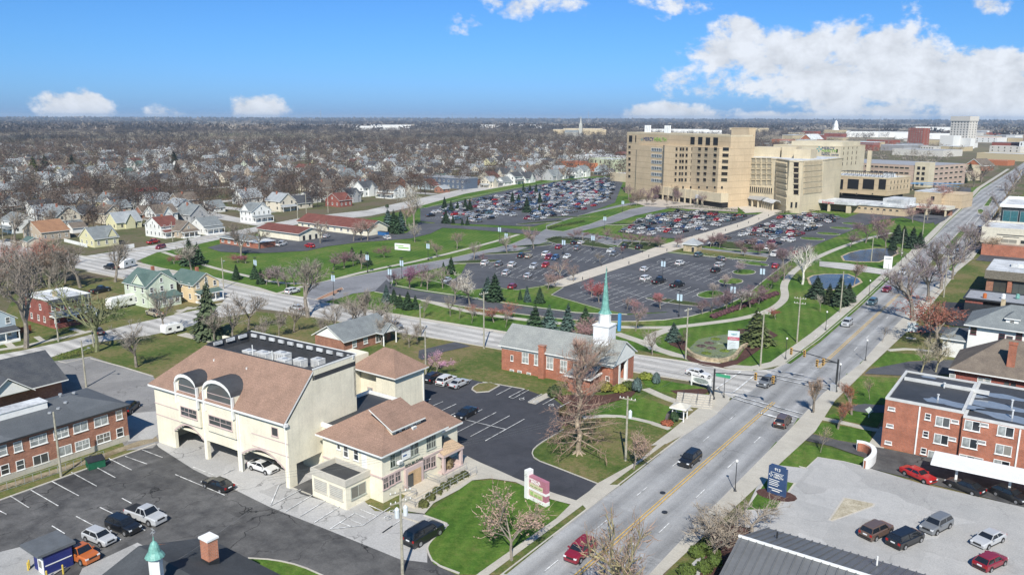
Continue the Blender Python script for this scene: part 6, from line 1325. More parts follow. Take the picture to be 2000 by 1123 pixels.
BC = Bld('blue_canopy','long pale blue canopy roof in front of the parking garage','canopy',*G(1772,350,6),-14,(0,30,0,8)); BC.part('roof',MB().face([(0,0,5),(34,0,6.4),(34,10,6.4),(0,10,5)]).box(0,34,0,.2,4.6,5),mat('blue_metal_roof',(.16,.34,.55),.5,.08))
for x in (2,16,30): BC.part('column',MB().box(x,x + .8,3,3.8,0,5),TANP)
KI = Bld('walkway_kiosk','small stone kiosk with a pyramid roof at the crossing of the pale walkway','kiosk',*G(1334,489),0,(0,5.4,0,5)); KI.part('wall',MB().box(0,5.2,0,5,0,2.9),STONE); b = MB(); hip(b,0,5.2,0,5,3.0,5.0,.5); KI.part('roof',b,[mat_shingle('pale_grey_shingles',(1,1,1),(1,1,1)),WHITE]); door(KI.t,(0,5.2,0,5),'S',3.8,0,.9,2.0)
# ------------------------------------------------------------------ downtown, beyond the hospital
def block(name,label,px,py,wpx,z,d,m_,roof=None,rot=-20,floors=0,wm=None,base=None,cat='building',nwin=6,side=True,top=0):
 c = G(px,py); Q = Bld(name,label,cat,c.x,c.y,rot,(0,1,0,d)); w_ = max(4,Q.hit('S',px + wpx,py)[0]); Q.ext = (0,w_,0,d)
 if z > 100: z = zat(c,z - 1000,px)
 Q.part('wall',MB().box(0,w_,0,d,0,z),m_); b = MB(); flatroof(b,0,w_,0,d,z,.6,0,1); Q.part('flat_roof',b,[roof or WROOF,m_])
 for f_ in range(floors):
  for i in range(nwin): win(Q.t,Q.ext,'S',(i + .5) * w_ / nwin,(f_ + .35) * z / floors,min(1.8,w_ / nwin * .5),z / floors * .5,wm or TANP,GLASS,'plain')
  if side:
   ns = max(2,int(d / 7))
   for i in range(ns): win(Q.t,Q.ext,'E',(i + .5) * d / ns,(f_ + .35) * z / floors,1.6,z / floors * .5,wm or TANP,GLASS,'plain')
 return Q
PALEB = mat('pale_stone_block',(.58,.55,.50),.8,.08); REDB = mat('old_red_brick',(.26,.075,.05),.9,.15); WHB = mat('white_block',(.70,.70,.68),.7,.08); GRNB = mat('pale_green_block',(.46,.50,.34),.8,.08); ORB = mat('orange_brick_block',(.42,.15,.07),.9,.12)
q = block('high_rise','tall slender pale stone high-rise with an ornate top above downtown',1850,283,36,1227,22,PALEB,None,-28,12,DARK,nwin=6,cat='high-rise'); e_ = q.ext
q.part('crown',MB().box(-1,e_[1] + 1,-1,23,zat(q.o,231,1850),zat(q.o,222,1850)),PALEB); q.part('side_annex',MB().box(-6,e_[1] + 14,-12,0,0,17),WHB)
block('brick_tower_block','nine-storey red brick tower block with pale end wall left of the high-rise',1769,284,29,1246,20,REDB,None,-22,9,WHB,nwin=6,cat='tower block')
block('white_block','blank white downtown block at the foot of the tall high-rise',1832,284,26,1260,24,WHB,None,-22)
block('brown_tower','brown tower cut by the right edge of the picture',1994,284,30,1230,20,mat('brown_tower_stone',(.30,.22,.18),.8,.1),None,-25,9,WHB,nwin=4,cat='tower block')
for i,(nm,lb,px,py,wpx,z,d,m_,rf) in enumerate([
 ('tan_hall','long low tan hall with white roof near the top of the main street',1905,306,100,8,40,mat('tan_hall_wall',(.50,.41,.26),.8,.06),None),
 ('brick_shop','low red brick shop below the long tan hall',1918,316,48,5,16,ORB,None),('tan_flats','cream two-storey flats right of the parking garage',1857,347,26,7,24,TANP,WROOF),
 ('pink_roof_mall','wide low building with a salmon pink roof left of the tall high-rise base',1890,272,55,10,60,WHB,mat('salmon_roof',(.62,.34,.26),.8,.08)),
 ('brick_warehouse','red brick warehouse near the courthouse dome',1530,272,60,9,40,REDB,None),('brick_warehouse','dark red brick building with pale roof right of the courthouse',1690,280,48,10,30,REDB,None),
 ('teal_roof_block','low block with a pale teal roof in front of the dark red brick building',1660,286,30,7,24,WHB,mat('pale_teal_roof',(.25,.42,.38),.7,.1)),('flat_grey_block','wide grey flat-roofed block between the garage and the brick tower block',1740,298,100,8,50,PALEB,mat('grey_ballast_roof',(1,1,1))),
 ('pale_green_building','pale green three-storey building left of the hospital',1148,332,46,11,26,GRNB,None),('orange_brick_building','orange brick low building left of the pale green building',1090,330,55,7,22,ORB,mat_shingle('terracotta_roof',(.34,.14,.08),(.28,.11,.07))),
 ('white_warehouse','pale blue-white warehouse behind the pale green building',1122,317,60,8,30,WHB,None),('white_warehouse','white-roofed warehouse touching the left side of the hospital',1200,312,60,9,40,REDB,None),
 ('tan_deck_building','tan low building with flat roof just left of the hospital base',1190,352,40,6,20,TANP,None),('arcade_building','long white arcade building in the far right background',1930,291,60,9,20,PALEB,None),
 ('white_hall','white hall at the right edge below the brown tower',1987,292,40,16,20,WHB,None),('long_tan_roof','long tan flat-roofed building in the far left neighbourhood',350,296,85,5,14,TANP,WROOF),('long_white_building','long white low building above the middle left neighbourhood',262,305,50,5,14,WHB,None),
 ('brick_school','red brick school block left of the courthouse',1505,280,70,10,30,ORB,WROOF),('grey_hall','grey flat hall in front of the brick tower block',1795,292,26,8,20,PALEB,None),('tan_church_hall','tan hall with brown roof beside the pointed brick church gable',1860,330,34,6,18,TANP,SH_BRN)]):
 block(nm,lb,px,py,wpx,z,d,m_,rf,-20 if px > 1000 else -5,2 if z > 6 and wpx < 70 else 0,nwin=5,side=False)
rr = random.Random(5); cols = [PALEB,REDB,WHB,ORB,TANP,mat('grey_block',(.30,.30,.31),.8,.1),mat('tan_hall_wall',(1,1,1))]; cn_ = ['pale stone','dark red brick','white','orange brick','cream','grey','tan']
for i in range(46):
 px = rr.uniform(1480,1990); py = rr.choice((256,259,263,267,271,276,282,288,296)) + rr.uniform(-1.5,1.5); j = rr.randrange(7)
 if px > 1850 and py > 286: px -= 260
 if 1640 < px < 1860 and py > 290: continue
 c = G(px,py); Q = Bld('downtown_building','x','building',c.x,c.y,-20 + rr.uniform(-4,4),(0,1,0,1)); w_ = rr.uniform(18,60); d_ = rr.uniform(15,40); z_ = rr.uniform(5,15)
 Q.t['label'] = 'distant %s block with %s roof' % (cn_[j],'grey' if i % 2 else 'pale')
 Q.part('wall',MB().box(0,w_,0,d_,0,z_),cols[j]); Q.part('flat_roof',MB().box(-.2,w_ + .2,-.2,d_ + .2,z_,z_ + .4),WROOF if i % 2 else mat('grey_ballast_roof',(1,1,1)))
# landmark spires, masts
q = Bld('courthouse','tan courthouse with a white stepped clock dome on the horizon','courthouse',*G(1620,262),-20,(0,40,0,30)); s_ = q.o.length / 1560
q.part('wall',MB().box(-14 * s_,16 * s_,0,40,0,zat(q.o,250,1620)),mat('tan_hall_wall',(1,1,1))); zz = lambda py: zat(q.o,py,1620)
q.part('dome',MB().lathe([(6 * s_,0),(6 * s_,zz(250)),(4.5 * s_,zz(246)),(4.2 * s_,zz(240)),(3 * s_,zz(238)),(2.4 * s_,zz(234)),(.3 * s_,zz(231))],8,0,(5 * s_,10)),WHB)
q = Bld('stone_church','grey stone church with tall pointed spire rising from the far woods','church',*G(1128,266),20,(0,40,0,30)); s_ = q.o.length / 1560; zz = lambda py: zat(q.o,py,1128)
q.part('spire',MB().lathe([(4.2 * s_,0),(4.2 * s_,zz(243)),(2.6 * s_,zz(241)),(.2 * s_,zz(227))],4,0,(4 * s_,0),.5),mat('grey_church_stone',(.42,.42,.38),.9,.1)); b = MB(); gable(b,-26 * s_,0,-5 * s_,5 * s_,zz(258),zz(254),'x',.5,.3); q.part('nave_roof',b,[SH_GREY,PALEB]); q.part('wall',MB().box(-26 * s_,0,-5 * s_,5 * s_,0,zz(258)),mat('grey_church_stone',(1,1,1)))
for px,pyb,pyt,lb in ((625,243,217,'thin radio mast left of the centre on the horizon'),(881,240,221,'thin radio mast above the parking lots on the horizon'),(1147,240,216,'thin radio mast right of the far church spire'),(1714,266,222,'lattice mast behind downtown left of the brick tower block'),(1289,240,228,'small mast above the left rooftop of the hospital')):
 c = G(px,pyb); zt_ = zat(c,pyt,px); s_ = c.length / 1560; o_ = MB().tube((0,0,0),(0,0,zt_),.5 * s_,.22 * s_,4).tube((-.8 * s_,0,zt_ * .7),(.8 * s_,0,zt_ * .7),.2 * s_,.2 * s_,4).build('radio_mast',GREYMET,None,(c.x,c.y,0)); tag(o_,lb,'mast')
q = Bld('brick_gable_church','red brick church gable trimmed in white near the parking garage','church',*G(1882,327),-20,(0,18,0,20)); q.part('wall',walls(0,16,0,24,0,5,11,'y'),ORB); b = MB(); gable(b,0,16,0,24,5,11,'y',.6,.5); q.part('roof',b,[SH_BRN,WHITE])
q = Bld('brick_gable_church','small pointed red brick gable behind the older hospital wing roofs','church',*G(1560,284),-20,(0,18,0,20)); q.part('wall',walls(0,22,0,34,0,14,22,'y'),ORB); b = MB(); gable(b,0,22,0,34,14,22,'y',.6,.8); q.part('roof',b,[WROOF,WHITE])
# ------------------------------------------------------------------ vehicles, one by one
for a in [('pickup','silver',287,1010,325,1023,'silver crew-cab pickup truck at the right end of the row in the cracked lot'),('suv','black',244,1030,278,1043,'black crossover between the silver pickup and the silver car'),
          ('hatch','silver',197,1052,228,1064,'silver hatchback car second from the left in the row of the cracked lot'),('sedan','black',428,948,404,940,'black sedan parked alone beside the long painted line near the arches'),
          ('fastback','white',516,913,541,921,'white car with black roof glass parked under the wide arch'),('bigsuv','black',831,1043,858,1027,'big black SUV parked by the curved kerb of the front lawn'),
          ('suv','maroon',1137,1073,1117,1090,'dark red SUV driving on the main street at the bottom of the picture'),('suv','black',1350,893,1338,903,'black crossover driving on the main street beside the big bare tree lawn'),
          ('suv','brown',1531,818,1541,807,'grey-brown SUV waiting at the stop line of the crossing'),('suv','grey',1499,742,1484,750,'blue-grey SUV turning inside the street crossing'),
          ('sedan','white',1365,726,1385,731,'white sedan entering the crossing from the side street'),('suv','silver',1655,626,1645,634,'silver crossover driving down the main street, nearest to the crossing'),
          ('suv','teal',1704,585,1694,592,'dark teal SUV driving down the main street beside a globe lamp'),('hatch','maroon',1732,560,1723,566,'maroon car driving down the main street below the pond bridge'),
          ('suv','silver',1764,526,1756,532,'silver car on the main street just above the pond bridge'),('sedan','white',1949,358,1956,350,'white car far up the main street above the grassy islands'),
          ('suv','black',848,738,862,731,'black SUV in the church lot, leftmost of the three at its top'),('suv','white',873,743,887,736,'white SUV in the church lot between the black and the silver car'),
          ('sedan','silver',898,748,913,741,'silver sedan, rightmost of three cars at the top of the church lot'),('sedan','black',912,806,894,816,'black sedan parked alone in the middle of the church lot'),
          ('sedan','red',1796,920,1815,928,'bright red sedan left of the white carport'),('sedan','black',1888,942,1872,936,'dark car under the left end of the white carport'),('hatch','black',1975,958,1990,964,'dark car under the right part of the carport'),
          ('suv','brown',1715,1030,1736,1020,'brown SUV, leftmost of the cars on the pale car park'),('van','black',1772,1045,1796,1034,'black minivan beside the brown SUV on the pale car park'),
          ('suv','grey',1832,1018,1813,1028,'grey crossover with dark roof right of the black minivan'),('sedan','silver',1934,1044,1913,1054,'silver sedan with brown stripes above the dark red SUV'),('hatch','maroon',1938,1088,1961,1077,'dark red SUV at the bottom right corner'),
          ('pickup','beige',302,616,282,610,'old beige pickup truck in front of the pale green house'),('pickup','black',196,572,214,568,'black pickup truck behind the brick duplex'),('pickup','black',217,527,202,525,'dark pickup truck by the white trailer at the junction'),
          ('pickup','red',299,477,313,474,'red pickup truck in front of the white red-roofed house'),('suv','maroon',313,487,302,490,'maroon car driving past the white red-roofed house'),
          ('sedan','silver',580,603,570,600,'silver sedan driving on the cross street by the big street tree'),('suv','white',571,571,582,568,'white SUV waiting at the hospital entrance drive'),('sedan','grey',773,636,785,640,'dark grey car behind the bushes on the cross street'),
          ('sedan','white',75,745,90,742,'white sedan in the pale lot behind the dark gabled roof'),('suv','black',255,800,262,794,'black car at the corner of the brown brick building'),
          ('sedan','silver',637,464,645,461,'silver car beside the cream garage building'),('pickup','white',549,480,560,477,'white pickup truck in the small car park by the flat brick building'),('suv','red',604,483,592,481,'red SUV in the small car park at the lawn edge'),('suv','white',755,466,745,463,'white SUV by the blue containers'),
          ('sedan','brown',192,652,184,646,'dark car in the driveway right of the brick duplex'),('bigsuv','white',1512,493,1502,500,'white van moving on the drive at the corner of the walkway beds'),('van','white',1507,478,1500,483,'pale minivan behind the white van on the drive'),
          ('hatch','red',1514,516,1522,508,'red car on the ring drive beside the purple trees'),('hatch','red',1554,491,1562,484,'red car on the ring drive near the winding path'),('suv','teal',1864,352,1870,348,'dark car in the lot by the blue canopy'),('suv','black',1912,440,1905,447,'dark SUV on the street by the crosswalk'),('suv','grey',1870,487,1862,494,'grey SUV beside the lowest grass median'),('suv','silver',1902,458,1895,466,'silver SUV near the tan street building')]: car(*a)
c = G(160,1086); t = car('pickup','orange',160,1086,190,1098,'orange pickup truck with dark roof beside the blue kiosk')
t.scale = (.8,.95,.95)
# hospital near lots, car by car
LOTC = [('hatch','white',1258,524,1268,519),('suv','white',1261,542,1273,538),('pickup','black',1287,547,1300,543),('pickup','black',1323,554,1337,550),('suv','white',1328,512,1340,508),('suv','silver',1405,515,1417,511),('suv','black',1398,525,1410,521),('suv','grey',1407,503,1396,499),('suv','teal',1364,495,1374,492),
  ('suv','white',947,514,958,508),('suv','grey',974,516,984,510),('suv','white',1000,517,1011,511),('suv','silver',1042,520,1032,526),('hatch','red',1065,517,1055,523),('suv','silver',989,533,999,527),('hatch','silver',1031,538,1041,532),('hatch','maroon',1001,559,1011,553),
  ('sedan','white',1107,500,1097,505),('suv','blue',1084,503,1075,508),('suv','maroon',1071,502,1062,507),('van','white',1066,496,1076,491),('sedan','beige',1032,500,1041,495),('suv','black',1018,499,1027,494),('suv','maroon',1091,482,1100,477),('suv','grey',1127,484,1136,479),('sedan','white',1134,473,1143,469),('sedan','black',1121,473,1130,469),
  ('sedan','white',1192,488,1183,492),('sedan','grey',1198,494,1189,498),('suv','black',1220,480,1229,476),('suv','black',1248,481,1257,477),('sedan','silver',872,548,862,553),('hatch','orange',1485,479,1494,475),('suv','white',1499,481,1507,477)]
for i,a in enumerate(LOTC):
 pos = 'between the walkway and the pond side' if a[2] > 1240 else 'left of the pale walkway'
 dcol = {'silver': 'silver','grey': 'dark grey','black': 'black','white': 'white','maroon': 'maroon','teal': 'dark teal'}.get(a[1],a[1]); kk = {'suv': 'SUV','pickup': 'pickup truck','van': 'minivan','hatch': 'hatchback','sedan': 'sedan'}[a[0]]
 nb = min((hypot(a[2] - b_[2],(a[3] - b_[3]) * 2),j) for j,b_ in enumerate(LOTC) if j != i); nbc = LOTC[nb[1]]; side = 'right of' if a[2] > nbc[2] else 'left of'
 lab = '%s %s %s the %s %s, lot %s' % (dcol,kk,side,nbc[1],{'suv': 'SUV','pickup': 'truck','van': 'van','hatch': 'hatchback','sedan': 'sedan'}[nbc[0]],pos)
 if lab in USED: lab = lab.replace('lot ','upper part of the lot ' if a[3] < 505 else 'lower part of the lot ')
 car(*a,lab,group='cars in the near hospital lots')
# dense far lots: whole cars as single meshes
kinds = ['sedan','suv','suv','hatch','sedan','van','pickup']; cw = ['white'] * 6 + ['silver'] * 5 + ['black'] * 7 + ['grey'] * 6 + ['red'] + ['maroon'] * 2 + ['blue'] * 3 + ['beige','brown','teal']
for k_ in set(kinds): get_car(k_)
LOWM = {k_: LOWCAR[k_].mesh('parked_car',[PAINT['white'],CGLASS,TYRE,HEADL,TAILL]) for k_ in set(kinds)}
slots = []
def fill(px,ang,occ,seed,pitch=17.5,holes=(),nm='',org=None):
 """stalls laid out in double rows across a lot; returns car places inside the polygon"""
 P = GP(px); r = random.Random(seed); d = Vector((cos(ang),sin(ang))); n = Vector((-d.y,d.x)); c = sum(P,Vector((0,0))) / len(P); Q = offset(P,1.6); k = -12
 while k < 13:
  for s in (-2.75,2.75):
   base = c + n * (k * pitch + s); t = -110; first = None; last = None
   while t < 110:
    p = base + d * t
    if inside(p,Q) and not any(inside(p,h_) for h_ in holes):
     if s < 0 and inside(p + n * 7,Q): pl(p - d * 1.37 - n * 2.4,p - d * 1.37 + n * 7.9,.14)
     if r.random() < occ(p): slots.append((p,atan2(n.y,n.x) + (0 if s > 0 else pi) + (pi if r.random() < .3 else 0),nm,k))
    t += 2.75
  k += 1
isl = [ell(1586,463,5,4),ell(1617,453,5,4),ell(1642,442,5,4),ell(1665,433,5,4)]
pm = MB()
fill([(1205,452),(1240,430),(1282,415),(1330,411),(1456,417),(1480,417),(1430,434),(1330,464),(1260,459)],radians(-8),lambda p: .84 if p.y > 338 else .6,3,nm='middle')
fill([(1360,479),(1410,461),(1480,438),(1515,419),(1600,414),(1645,424),(1600,448),(1560,470),(1540,484),(1480,486),(1400,478)],radians(-8),lambda p: .8 if p.y > 335 else .55,4,nm='right',holes=isl)
fill([(824,430),(850,410),(900,397),(990,377),(1010,376),(1040,394),(1010,424),(952,437),(860,433)],radians(-4),lambda p: .62,5,nm='far left')
fill([(1000,376),(1100,354),(1180,347),(1205,358),(1195,392),(1125,418),(1070,430),(1020,434),(1030,400)],radians(-4),lambda p: .8,6,nm='far')
pm.build('stall_markings',LINE)['kind'] = 'structure'
slots.sort(key=lambda q: q[0].length)
tmp = []; cr = random.Random(9)
lotn = {'middle': 'lot in front of the tall tan hospital','right': 'lot below the older hospital wing','far left': 'far lot behind the bright green lawn','far': 'far lot left of the tall tan hospital'}
cn2 = {'silver': 'silver','grey': 'dark grey'}
ctr = {n_: sum([s_[0] for s_ in slots if s_[2] == n_],Vector((0,0))) / max(1,sum(s_[2] == n_ for s_ in slots)) for n_ in lotn}
def cell(n_,q):
 a_,b_ = (q - ctr[n_]).dot(Vector((cos(YAW),sin(YAW)))),(q - ctr[n_]).dot(Vector((-sin(YAW),cos(YAW)))); return ('near' if b_ < -14 else 'far' if b_ > 14 else 'middle') + (' left corner' if a_ < -26 else ' left part' if a_ < -9 else ' right corner' if a_ > 26 else ' right part' if a_ > 9 else ' centre')
NIND = 210; stuffm = MB()
for i,(p,an,nm,k) in enumerate(slots):
 kd = cr.choice(kinds); co = cr.choice(cw) if cr.random() > .25 else cr.choice(('silver','grey','black','white')); q = p + Vector((cr.uniform(-.3,.3),cr.uniform(-.5,.5))); an += cr.uniform(-.03,.03)
 if i < NIND:
  o_ = link('parked_car',LOWM[kd],None,(q.x,q.y,.05)); o_.rotation_euler = (0,0,an); o_.scale = (.93,.93,.93); o_.material_slots[0].link = 'OBJECT'; o_.material_slots[0].material = PAINT[co]
  kk = {'suv': 'SUV','pickup': 'pickup truck','van': 'minivan','hatch': 'hatchback','sedan': 'sedan'}[kd]
  tag(o_,'%s %s, %s of the %s' % (cn2.get(co,co),kk,cell(nm,q),lotn[nm]),'car')
 else: tmp.append((q,an,kd,co))
print('lot cars',len(slots))
pcols = sorted(set(c_ for *_,c_ in tmp))
for q,an,kd,co in tmp:
 lo = LOWCAR[kd]; T = Matrix.Translation((q.x,q.y,.05)) @ Matrix.Rotation(an,4,'Z') @ Matrix.Scale(.9,4); m_ = MB(); m_.v = lo.v; m_.f = lo.f; m_.m = [pcols.index(co) + 4 if x == 0 else x - 1 for x in lo.m]; stuffm.add(m_,T)
if tmp: o_ = stuffm.build('far_parked_cars',[CGLASS,TYRE,HEADL,TAILL] + [PAINT[c_] for c_ in pcols]); o_['kind'] = 'stuff'; tag(o_,'hundreds of small parked cars filling the far end of the hospital lots','cars')
# trailers
def camper(px,py,fx,fy,L,h_,label):
 c = G(px,py); f = G(fx,fy); a_ = atan2(f.y - c.y,f.x - c.x); t = thing('camper_trailer',label,'camper trailer',(c.x,c.y,0),a_)
 b = MB(); W_ = 1.15; pts = [(-L/2,.5),(L/2 - .2,.5),(L/2,.9),(L/2 + .1,h_ * .55),(L/2 - .35,h_ * .93),(L/2 - .8,h_),(-L/2 + .5,h_),(-L/2 + .1,h_ * .9),(-L/2,h_ * .5)]
 for s in (-W_,W_): b.face([(x,s,z) for x,z in (pts if s < 0 else pts[::-1])])
 for i in range(len(pts)): p,q = pts[i],pts[(i + 1) % len(pts)]; b.face([(p[0],W_,p[1]),(q[0],W_,q[1]),(q[0],-W_,q[1]),(p[0],-W_,p[1])])
 b.build('body',WHITE,t)
 for s in (-1,1):
  for x in (-.5,.5) if L > 5 else (0,): MB().tube((x,s * .9,.35),(x,s * 1.17,.35),.35,.35,12,0).tube((x,s * 1.1,.35),(x,s * 1.19,.35),.2,.2,8,1).build('wheel',[TYRE,RIM],t)
  for x in (-L * .25,L * .22): MB().box(x - .4,x + .4,s * 1.15,s * 1.17,h_ * .5,h_ * .72).build('window',CGLASS,t)
 MB().box(L/2 + .02,L/2 + .12,-.6,.6,h_ * .5,h_ * .75).build('window',CGLASS,t); MB().tube((L/2,.5,.5),(L/2 + 1.3,0,.5),.05).tube((L/2,-.5,.5),(L/2 + 1.3,0,.5),.05).build('tow_bar',DARK,t)
 MB().box(-.5,.3,-.4,.4,h_,h_ + .25).build('roof_unit',WROOF,t)
camper(337,655,350,652,4.4,2.3,'small rounded white camper trailer on the gravel drive by the side street'); camper(240,605,262,600,8.0,3.0,'long white camper trailer beside the pale green house'); camper(248,528,262,524,6.0,2.8,'white trailer parked at the road junction')
# ------------------------------------------------------------------ lamps, poles, signals, signs
for px,py,lb in ((1438,958,'by the blue sign lawn'),(1691,701,'right kerb above the crossing'),(1535,698,'left kerb beside the park corner'),(1613,641,'left kerb where the silver crossover drives'),(1697,574,'left kerb beside the teal SUV'),(1759,515,'on the left kerb above the pond bridge'),(1733,537,'at the end of the pond bridge'),(1588,803,'beside the small bare street tree right of the crossing'),(1415,775,'beside the signal mast at the church corner'),(1639,752,'right of the signal mast across the street'),(1240,1135,'at the bottom edge on the right kerb')):
 street_lamp(px,py,'black lamp post with white globe ' + lb)
PL = [util_pole(1224,899,10.0,'pale wooden pole with one transformer on the church lawn',1,1,.1),util_pole(1486,713,11.5,'tall wooden pole at the park corner of the crossing',1,0,.1),util_pole(1641,606,10.8,'wooden pole on the park verge beside the pond trees',0,0,0,0,-.5),util_pole(1340,700,11,'wooden pole at the cross street beside the curved stone wall',1,0,1.4,0,None),
      util_pole(946,681,12.6,'tall wooden pole left of the church with a street light',1,0,1.4,0,3),util_pole(122,936,9.5,'bare wooden pole in front of the brown brick building',0),util_pole(184,684,12,'wooden pole wrapped by the ivy-covered tree',0),util_pole(115,673,6.5,'white metal lamp pole before the brick duplex',0),util_pole(1557,665,10.5,'wooden pole with crossarm beside the winding path',2,0,.1),
      util_pole(833,735,9,'wooden pole behind the black SUV of the church lot',0),util_pole(1701,506,9,'wooden pole by the upper pond',1,0,.2),util_pole(1760,496,10,'thin wooden pole beyond the upper pond',0),util_pole(1843,575,12,'grey pole before the canopy building',1,0,.2),util_pole(170,762,9,'old wooden pole behind the brown brick roof',0,0,0,0,.2),util_pole(6,480,9,'wooden pole at the left edge of the road',1),util_pole(822,657,7.5,'silver pole with a long lamp arm by the cross street',0,0,0,0,2.2),util_pole(437,567,9,'silver pole with lamp arm over the cross street behind the yellow house',0,0,0,0,2.2),
      util_pole(337,476,8,'silver lamp pole before the tan bungalow',0),util_pole(581,438,10,'pale wooden pole on the lawn by the long red-roofed building',0),util_pole(598,429,12,'tall pale pole behind the long red-roofed building',0),util_pole(640,418,11,'pale pole left of the dark red brick house',1),util_pole(1860,385,8,'pole at the emergency drive',0),util_pole(1800,465,12,'tall wooden pole beside the dark spruces',0)]
c0_ = G(790,1118); t = util_pole(790,1124,10.2,'weathered pole with two transformers and crossarms in front of the house',2,2,1.2,name='transformer_pole')
for a,b_,lb in [((-70.9,51.5,9.8),(-49.6,98.3,9.6),'top wire from the transformer pole to the church lawn pole'),((-70.2,51.2,9.8),(-48.9,98.3,9.6),'second wire from the transformer pole to the church lawn pole'),((-69.5,51,9.8),(-48.2,98.3,9.6),'third wire from the transformer pole to the church lawn pole'),
                  ((-49.6,98.3,9.6),(-49.5,155,11),'wire from the church lawn pole to the park corner pole'),((-48.4,98.3,9.6),(-48.3,155,11),'second wire between the church lawn pole and the park corner pole'),((-49,155,11),(-48,213,10.5),'wire above the park verge between two poles'),((-70,51,7.5),(-64,20,8),'low wire leaving the transformer pole at the bottom')]:
 wire(a,b_,1.0,lb)
for px,py in ((718,535),(785,547),(836,510),(975,473),(500,548),(652,580),(762,566),(988,486),(1100,500),(1180,448),(1215,413),(1294,545),(1326,617),(1430,600),(1487,560),(1157,490)): banner_pole(px,py,'banner lamp post on the hospital grounds')
# traffic signals
SIGY = mat('signal_housing_yellow',(.62,.36,.09),.6,.08)
def signal(px,py,h_,arm,label,heads=2,a2=None):
 c = G(px,py); t = thing('traffic_signal',label,'traffic signal',(c.x,c.y,.1),0,'traffic signal masts at the crossing')
 MB().lathe([(.35,0),(.35,.3),(.2,.6),(.16,h_),(.1,h_ + .1)],8).build('mast',DARK,t)
 for (dx,dy,n_) in ([arm] + ([a2] if a2 else [])):
  k = MB(); p = Vector((0,0,h_ - .7));
  for i in range(1,9): q = Vector((dx * i / 8,dy * i / 8,h_ - .7 + .9 * sin(pi / 2 * i / 8))); k.tube(p,q,.11,.09,6); p = q
  A_ = k.build('signal_arm',DARK,t)
  for j in range(n_):
   f = 1 - j * .28 - .03; x,y,z = dx * f,dy * f,h_ + .1; S_ = MB().box(x - .2,x + .2,y - .28,y - .02,z - .75,z + .55,0)
   for m_ in range(3): S_.box(x - .14,x + .14,y - .34,y - .28,z - .65 + m_ * .42,z - .38 + m_ * .42,1)
   S_.build('signal_head',[SIGY,DARK],A_)
 return t
s1 = signal(1394,778,5.6,(10.5,.6,2),'black curved signal mast with green street sign at the church corner'); MB().box(.3,2.9,-.1,.02,4.4,4.95).build('street_sign',mat('green_sign_panel',(.05,.30,.16),.5,.05),s1)
s2 = signal(1633,762,6.2,(-8.8,.4,2),'black signal mast with a long arm at the right side of the crossing',a2=(-2.6,-4.6,2)); MB().box(-.9,.1,-.35,.35,0,1.5).build('control_box',GREYMET,s2)
# pink and white roadside sign
c = G(1052,982); t = thing('roadside_sign','pink and white roadside sign with panel boards on the front lawn','sign',(c.x,c.y,.1),radians(-12)); t.scale = (.8,.8,.8)
PK = mat('dusty_pink_sign',(.42,.17,.22),.6,.08); MB().box(-1.9,2.0,-.05,.75,0,4.1,0).build('body',PK,t); MB().prism([(-2.7,-.35),(-1.9,-.35),(-1.9,.9),(-2.7,.9)],0,4.9).build('pylon',WHITE,t)
MB().box(-1.95,2.05,-.12,.8,0,.65).box(-1.95,2.05,-.1,.8,1.75,2.15).build('white_band',WHITE,t)
k = MB().box(-1.75,1.3,-.09,-.05,2.25,2.95,0).box(-1.75,1.3,-.09,-.05,.8,1.65,0);
PB = k.build('panel_board',[mat('pale_yellow_panel',(.58,.56,.36),.6,.1)],t); g_ = MB()
for i in range(7): g_.box(-1.6 + (i % 3) * .95,-1.6 + (i % 3) * .95 + .75,-.12,-.09,.95 + .22 * (i // 3),1.05 + .22 * (i // 3)).box(-1.6 + (i % 3) * 1.0,-.9 + (i % 3) * 1.0,-.12,-.09,2.5,2.58)
g_.build('lettering',LG_,PB); text('MEDICAL',.62,WHITE,t,(-.5,-.07,3.35),name='lettering'); text('ADVISORS',.42,WHITE,t,(-.5,-.07,3.05),name='lettering'); petal(-2.3,4.0,.3,-.37).build('emblem',GREYMET,t)
# blue directory sign
c = G(1519,964); t = thing('directory_sign','tall dark blue directory sign numbered 913 on the mulch oval','sign',(c.x,c.y,.1),radians(-8)); BLS = mat('navy_sign_panel',(.035,.07,.16),.5,.08)
MB().prism([(-1.25,-.2),(1.25,-.2),(1.25,.2),(-1.25,.2)],0,3.9).build('panel',BLS,t); MB().box(-1.0,1.0,-.18,.18,3.9,4.15).build('top',BLS,t)
text('913',.55,WHITE,t,(0,-.22,3.45)); text('MERCY',.36,WHITE,t,(.2,-.22,2.75)); text('HEALTH',.36,WHITE,t,(.2,-.22,2.42)); petal(-.85,2.75,.28,-.22).build('emblem',WHITE,t)
k = MB()
for i in range(4): k.box(-1.05,.2 + .15 * (i % 2),-.23,-.2,1.3 + i * .25,1.38 + i * .25)
k.box(-1.05,.8,-.23,-.2,.85,.95).box(-.6,.5,-.23,-.2,.55,.68).box(-.9,.9,-.23,-.2,3.12,3.16); k.build('lettering',WHITE,t)
raised('mulch_bed',ell(1519,965,2.6,1.7,.2),MULCH,.2,world=True)
